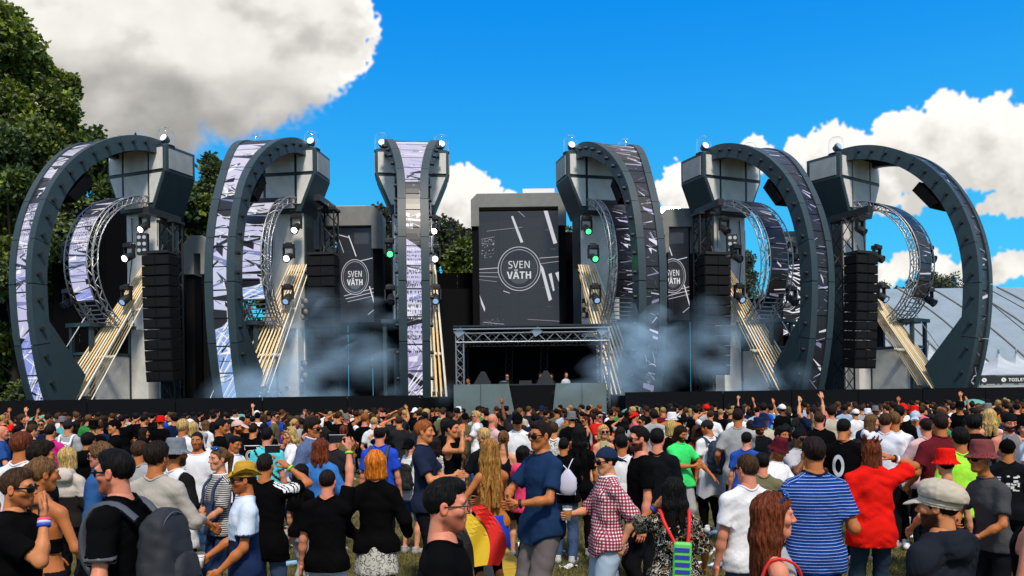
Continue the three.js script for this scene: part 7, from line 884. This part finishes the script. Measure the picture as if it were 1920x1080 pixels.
// ---------------------------------------------------------------- the rest of the crowd: a few figures copied, each dressed anew
{
  const R = rng(2024), pick = (l) => l[Math.floor(R() * l.length)], protos = [];
  const defs = [
    ['m', 'down', 'down', 'short'], ['m', 'cross', 'cross', 'fade'], ['m', 'bent', 'cup', 'full'], ['m', 'up', 'down', 'short'], ['m', 'down', 'phonehigh', 'fade'], ['m', 'pocket', 'pocket', 'buzz'], ['m', 'bent', 'bent', 'curly'], ['m', 'down', 'bent', 'none', 'backcap'], ['m', 'bent', 'down', 'none', 'bucket'], ['m', 'head', 'bent', 'short'], ['m', 'down', 'cup', 'none', 'cap'], ['m', 'upbent', 'up', 'short'],
    ['f', 'down', 'bent', 'long:0.24'], ['f', 'cross', 'cross', 'pony:0.2'], ['f', 'head', 'down', 'long:0.32'], ['f', 'down', 'down', 'bob'], ['f', 'bent', 'up', 'pony:0.24'], ['f', 'cup', 'bent', 'bun'],
  ];
  const styleWord = { short: 'short', fade: 'cropped', full: 'thick', buzz: 'shaven', curly: 'curly', long: 'long', pony: 'tied-back', bob: 'bobbed', bun: 'knotted' };
  const poseWord = { up: 'arm raised', phonehigh: 'arm up with open hand', cross: 'arms folded', head: 'hand on head', pocket: 'hands low', cup: 'forearm lifted' };
  for (const [sex, a, b, hair, hat] of defs) {
    const f = figure({ sex, a, b, q: 0.031, hq: 0.0125, hair: hat ? ['short', 'dark'] : [hair, 'dark'], hat: hat && [hat, [1, 1, 1]], top: { kind: sex === 'f' && hair === 'pony:0.2' ? 'tank' : 'tee', wrinkle: 0.014, loose: 0.025 }, low: { kind: 'trousers' }, face: protos.length + 1, glasses: protos.length % 4 === 1 ? 'on' : undefined, head: [(protos.length % 3 - 1) * 14, protos.length % 2 ? 4 : -2, 0] });
    const t = new THREE.Group(); t.name = 'person'; fill(t, f); protos.push({ t, sex, hat, style: hat ? hat : hair.split(':')[0], pose: poseWord[a] || poseWord[b] || 'arms down', h: f.HC.y + 0.13 });
  }
  const tops = [['black', C.black, 9], ['charcoal', C.charcoal, 4], ['white', C.white, 4.5], ['grey', C.grey, 3], ['navy', C.navy, 3], ['pale blue', [0.35, 0.48, 0.62], 1], ['red', [0.55, 0.015, 0.012], 1], ['maroon', C.maroon, 1], ['olive', C.olive, 1], ['turquoise', [0.08, 0.45, 0.45], 0.7], ['pink', [0.7, 0.12, 0.2], 0.7], ['orange', [0.6, 0.16, 0.02], 0.5], ['beige', C.beige, 1], ['royal blue', C.royal, 0.8], ['green', [0.04, 0.25, 0.06], 0.5]], lows = [C.ink, C.jeans, C.denim, C.black, C.khaki, C.pale, C.midgrey];
  const hairs = [['black', 6], ['dark', 6], ['brown', 4], ['light', 2], ['blonde', 1.6], ['ginger', 0.5], ['auburn', 0.8]], hairWord = { black: 'black', dark: 'dark brown', brown: 'brown', light: 'light brown', blonde: 'blonde', ginger: 'ginger', auburn: 'auburn' }, hatWord = { cap: 'cap', backcap: 'backwards cap', bucket: 'bucket hat' }, hats = [['black', C.black], ['black', C.black], ['navy', C.navy], ['white', C.white], ['grey', C.midgrey], ['red', C.red]], skins = ['fair', 'light', 'light', 'tan', 'tan', 'pink', 'brown'];
  const weighted = (l) => { let s = 0; for (const e of l) s += e[e.length - 1]; let r = R() * s; for (const e of l) if ((r -= e[e.length - 1]) < 0) return e; return l[0]; };
  const zones = [[-1e9, 'before the tall trees'], [150, 'before the arch nearest the trees'], [380, 'before the second arch from the trees'], [560, 'before the smoke-hidden speakers'], [700, 'before the edge-on arch'], [850, 'before the booth near the trees'], [930, 'before the middle of the booth'], [1010, 'before the booth near the arches'], [1130, 'before the booth-corner arch'], [1270, 'before the speakers in smoke'], [1380, 'before the second last arch'], [1500, 'before the last speaker column'], [1640, 'before the last arch'], [1800, 'before the tent sign']];
  const zoneOf = (x) => { let z = zones[0][1]; for (const [a, n] of zones) if (x > a) z = n; return z; }, rowOf = (d) => (d < 17 ? 'middle rows' : d < 20.5 ? 'farther rows' : d < 24 ? 'far rows' : 'frontmost rows');
  const used = new Map();
  function dress(proto, { top, low, hair, hatc, skin }) { return { body: dyed(SKIN[skin], 0.5), shirt: dyed(top, 0.88, 'cloth'), vest: dyed(top, 0.88, 'cloth'), trousers: dyed(low, 0.9, 'cloth'), hair: dyed(HAIR[hair], 0.62, 'hair'), hat: dyed(hatc, 0.85, 'cloth') }; }
  function place(proto, x, z, turn, tall, look, label, group) {
    const t = proto.t.clone(), m = dress(proto, look); t.name = numbered('person'); t.position.set(x, 0, z); t.rotation.y = turn; t.scale.setScalar(tall / proto.h); for (const c of t.children) if (m[c.name]) c.material = m[c.name]; tag(t, label, 'person', group); scene.add(t); return t;
  }
  const near = (x, z, r) => { for (const [a, b] of PEOPLE) if ((a - x) ** 2 + (b - z) ** 2 < r * r) return true; return false; };
  let made = 0, tries = 0; const want = 300 - PEOPLE.length - 5;
  const spotAt = (d0, d1) => { const d = Math.sqrt(lerp(d0 * d0, d1 * d1, R())), x = (R() - 0.5) * 1.36 * d; return [x, -d, d]; };
  while (made < want && tries++ < 60000) {
    const [x, z, d] = spotAt(13.2, 25.5); const limit = 26.2 + Math.min(0, x + 6) * 0.12 + Math.max(0, x) * 0.12; if (d > limit || near(x, z, d < 15.5 ? 0.75 : 0.58)) continue;
    const px = CX + x * F / d; if (d < 17 && ((px > 1270 && px < 1370) || (px > 890 && px < 1010) || (px > 1670 && px < 1730) || (px > 535 && px < 570))) continue; if (d < 14.6 && px > 1180 && px < 1400) continue;
    let proto = pick(protos); while (/raised|arm up/.test(proto.pose) && R() < 0.75) proto = pick(protos);
    const [tn, tc] = weighted(tops), [hn] = weighted(hairs), hat = pick(hats), turn = R() < 0.8 ? Math.PI + (R() - 0.5) * 1.3 : R() * 6.28, look = { top: tc, low: pick(lows), hair: hn, hatc: hat[1], skin: pick(skins) }, away = Math.cos(turn) < -0.3 ? 'back turned' : Math.cos(turn) > 0.4 ? 'facing the camera' : 'side-on';
    const headw = proto.hat ? `${hat[0]} ${hatWord[proto.hat]}` : `${hairWord[hn]} ${styleWord[proto.style]} hair`, base = `person with ${headw}, ${tn} top, ${proto.pose}, ${away},`, zone = zoneOf(px);
    let label = `${base} ${zone}`; if (label.split(/[ -]/).length > 16) label = `${headw}, ${tn} top, ${proto.pose}, ${zone}`; 
    if (used.has(label)) { const l2 = `${headw}, ${tn} top, ${zone}, ${rowOf(d)}`; label = used.has(l2) ? `${tn} top, ${headw}, ${away}, ${rowOf(d)}, ${zone.replace('before ', 'by ')}` : l2; } if (used.has(label)) continue; used.set(label, 1);
    PEOPLE.push([x, z]); made++; place(proto, x, z, turn, proto.sex === 'f' ? 1.58 + R() * 0.16 : 1.7 + R() * 0.18, look, label, 'people in the crowd before the stage');
  }
  // performers in the booth
  [[951, 700, 5, C.black, 'fair', 'performer with shaven head in black t-shirt behind the booth counter'], [1013, 699, 6, C.black, 'tan', 'performer in black leaning over the decks beside the wedge monitor'], [1034, 700, 15, C.ink, 'light', 'performer with dark bobbed hair in dark top at the back of the booth'], [1061, 697, 12, [0.5, 0.5, 0.5], 'fair', 'performer with dark long hair and pale jacket at the end of the counter'], [878, 708, 0, C.black, 'tan', 'stagehand in black crouching by the booth roof leg']].forEach(([px, py, k, c, skin, label], i) => { const d = i === 2 ? 34 : 33.2, p = P(px, py, d), t = place(protos[k], p.x, p.z, (i % 2 ? 0.5 : -0.3), 1.75, { top: c, low: C.ink, hair: 'dark', hatc: C.black, skin }, label); t.position.y = p.y - 1.75; });
  // those farther still, more than can be told apart
  const m1 = protos[0], m2 = protos[12], far = new THREE.Group(); far.name = 'far_crowd'; scene.add(far); tag(far, 'dense far rows of people packed against the black stage front', 'crowd', null, 'stuff');
  [m1, m2, protos[3], protos[5]].forEach((pr, pi) => {
    const n = pi === 2 ? 8 : 138, spots = []; let t2 = 0; while (spots.length < n && t2++ < 9000) { const [x, z, d] = spotAt(21.5, 32); const edge = x < -6 ? lerp(26.8, 28.6, clamp((x + 24) / 18)) : lerp(28.8, 31.6, clamp((x + 6) / 27)); if (d > edge - 0.3 || near(x, z, 0.46)) continue; PEOPLE.push([x, z]); spots.push([x, z, Math.PI + (R() - 0.5) * 1.4, (pi === 1 ? 1.6 : 1.7) + R() * 0.16, pick(skins), weighted(tops)[1], weighted(hairs)[0], pick(lows)]); }
    for (const c of pr.t.children) {
      if (c.name === 'shoe' || c.name === 'sunglasses') continue; const im = new THREE.InstancedMesh(c.geometry, c.material.clone(), spots.length), m = M4(), q = new THREE.Quaternion(), col = new THREE.Color(); im.material.color.setRGB(1, 1, 1);
      spots.forEach(([x, z, turn, tall, sk, tp, hr, lw], i) => { const s = tall / pr.h; q.setFromAxisAngle(V(0, 1, 0), turn); m.compose(V(x, 0, z), q, V(s, s, s)); if (c.position.lengthSq() > 0) m.multiply(M4().compose(c.position, c.quaternion, c.scale)); im.setMatrixAt(i, m); col.setRGB(...(c.name === 'body' ? SKIN[sk] : c.name === 'hair' ? HAIR[hr] : c.name === 'trousers' ? lw : tp)); im.setColorAt(i, col); });
      im.name = { body: 'bodies', hair: 'heads_of_hair', shirt: 'shirts', vest: 'vests', trousers: 'trousers' }[c.name] || c.name; im.castShadow = im.receiveShadow = true; im.userData.kind = 'stuff'; far.add(im);
    }
  });
  for (const o of scene.children) if ((o.userData.label || '').split(' ').length > 16) console.log(o.userData.label);
  console.log('people', made, PEOPLE.length);
}
// ---------------------------------------------------------------- smoke drifting over the front of the stage: thin soft curls of vapour
{
  const flake = new THREE.BufferGeometry(); { const pos = [0, 0.18, 0], col = [1, 1, 1, 1], idx = [], n = 14; [[0.3, 0.8, 0.15], [0.62, 0.32, 0.07], [1, 0, 0]].forEach(([r, al, y], ring) => { for (let i = 0; i < n; i++) { const t = i / n * 6.2832, w = r * (1 + 0.25 * noise(Math.cos(t) * 2, Math.sin(t) * 2, 5)); pos.push(Math.cos(t) * w, y, Math.sin(t) * w); col.push(1, 1, 1, al); const p = 1 + ring * n + i, q = 1 + ring * n + (i + 1) % n; if (!ring) idx.push(0, q, p); else idx.push(p - n, q - n, p, q - n, q, p); } }); flake.setAttribute('position', new THREE.Float32BufferAttribute(pos, 3)); flake.setAttribute('color', new THREE.Float32BufferAttribute(col, 4)); flake.setIndex(idx); flake.computeVertexNormals(); }
  const plume = (label, list, n, seed) => {
    const R = rng(seed), m = new THREE.MeshPhysicalMaterial({ color: new THREE.Color().setRGB(0.36, 0.56, 0.76), roughness: 1, specularIntensity: 0, transparent: true, opacity: 0.1, vertexColors: true, side: THREE.DoubleSide }), M = M4(), gauss = () => (R() + R() + R() - 1.5) * 1.15, spots = [], e = new THREE.Euler(), q = new THREE.Quaternion();
    while (spots.length < n) { const [px, py, d, sx, sy] = list[Math.floor(R() * list.length)], p = P(px, py, d), x = p.x + gauss() * sx, y = Math.max(2.15, p.y + gauss() * sy), z = p.z + gauss() * 1.2; const w = fbm(x * 0.3 + 0.3 * y, y * 0.4, z * 0.3 + seed, 3); if (R() < clamp(0.55 + 0.9 * w)) spots.push([x, y, z]); }
    const im = new THREE.InstancedMesh(flake, m, n); spots.forEach((s, i) => { const k = 0.55 + 0.9 * R() * R(); M.compose(V(...s), q.setFromEuler(e.set(0.5 + R() * 1.1, (R() - 0.5) * 1.6, R() * 1.2 - 0.6)), V(k * 1.25, k, k)); im.setMatrixAt(i, M); });
    im.name = numbered('smoke'); tag(im, label, 'smoke', null, 'stuff'); scene.add(im);
  };
  plume('thin blue smoke before the second arch from the trees and the narrow screen', [[560, 720, 32, 2.0, 1.0], [660, 690, 33, 2.6, 1.6], [620, 630, 34, 1.8, 1.6], [500, 745, 31.5, 1.2, 0.6]], 95, 3);
  plume('thin blue smoke drifting from the booth corner over the speaker stack', [[1170, 700, 32.5, 1.6, 1.3], [1290, 640, 34, 2.0, 1.5], [1370, 690, 34, 2.6, 1.5], [1200, 640, 33, 1.2, 1.4]], 105, 4);
}
renderer.render(scene, camera);
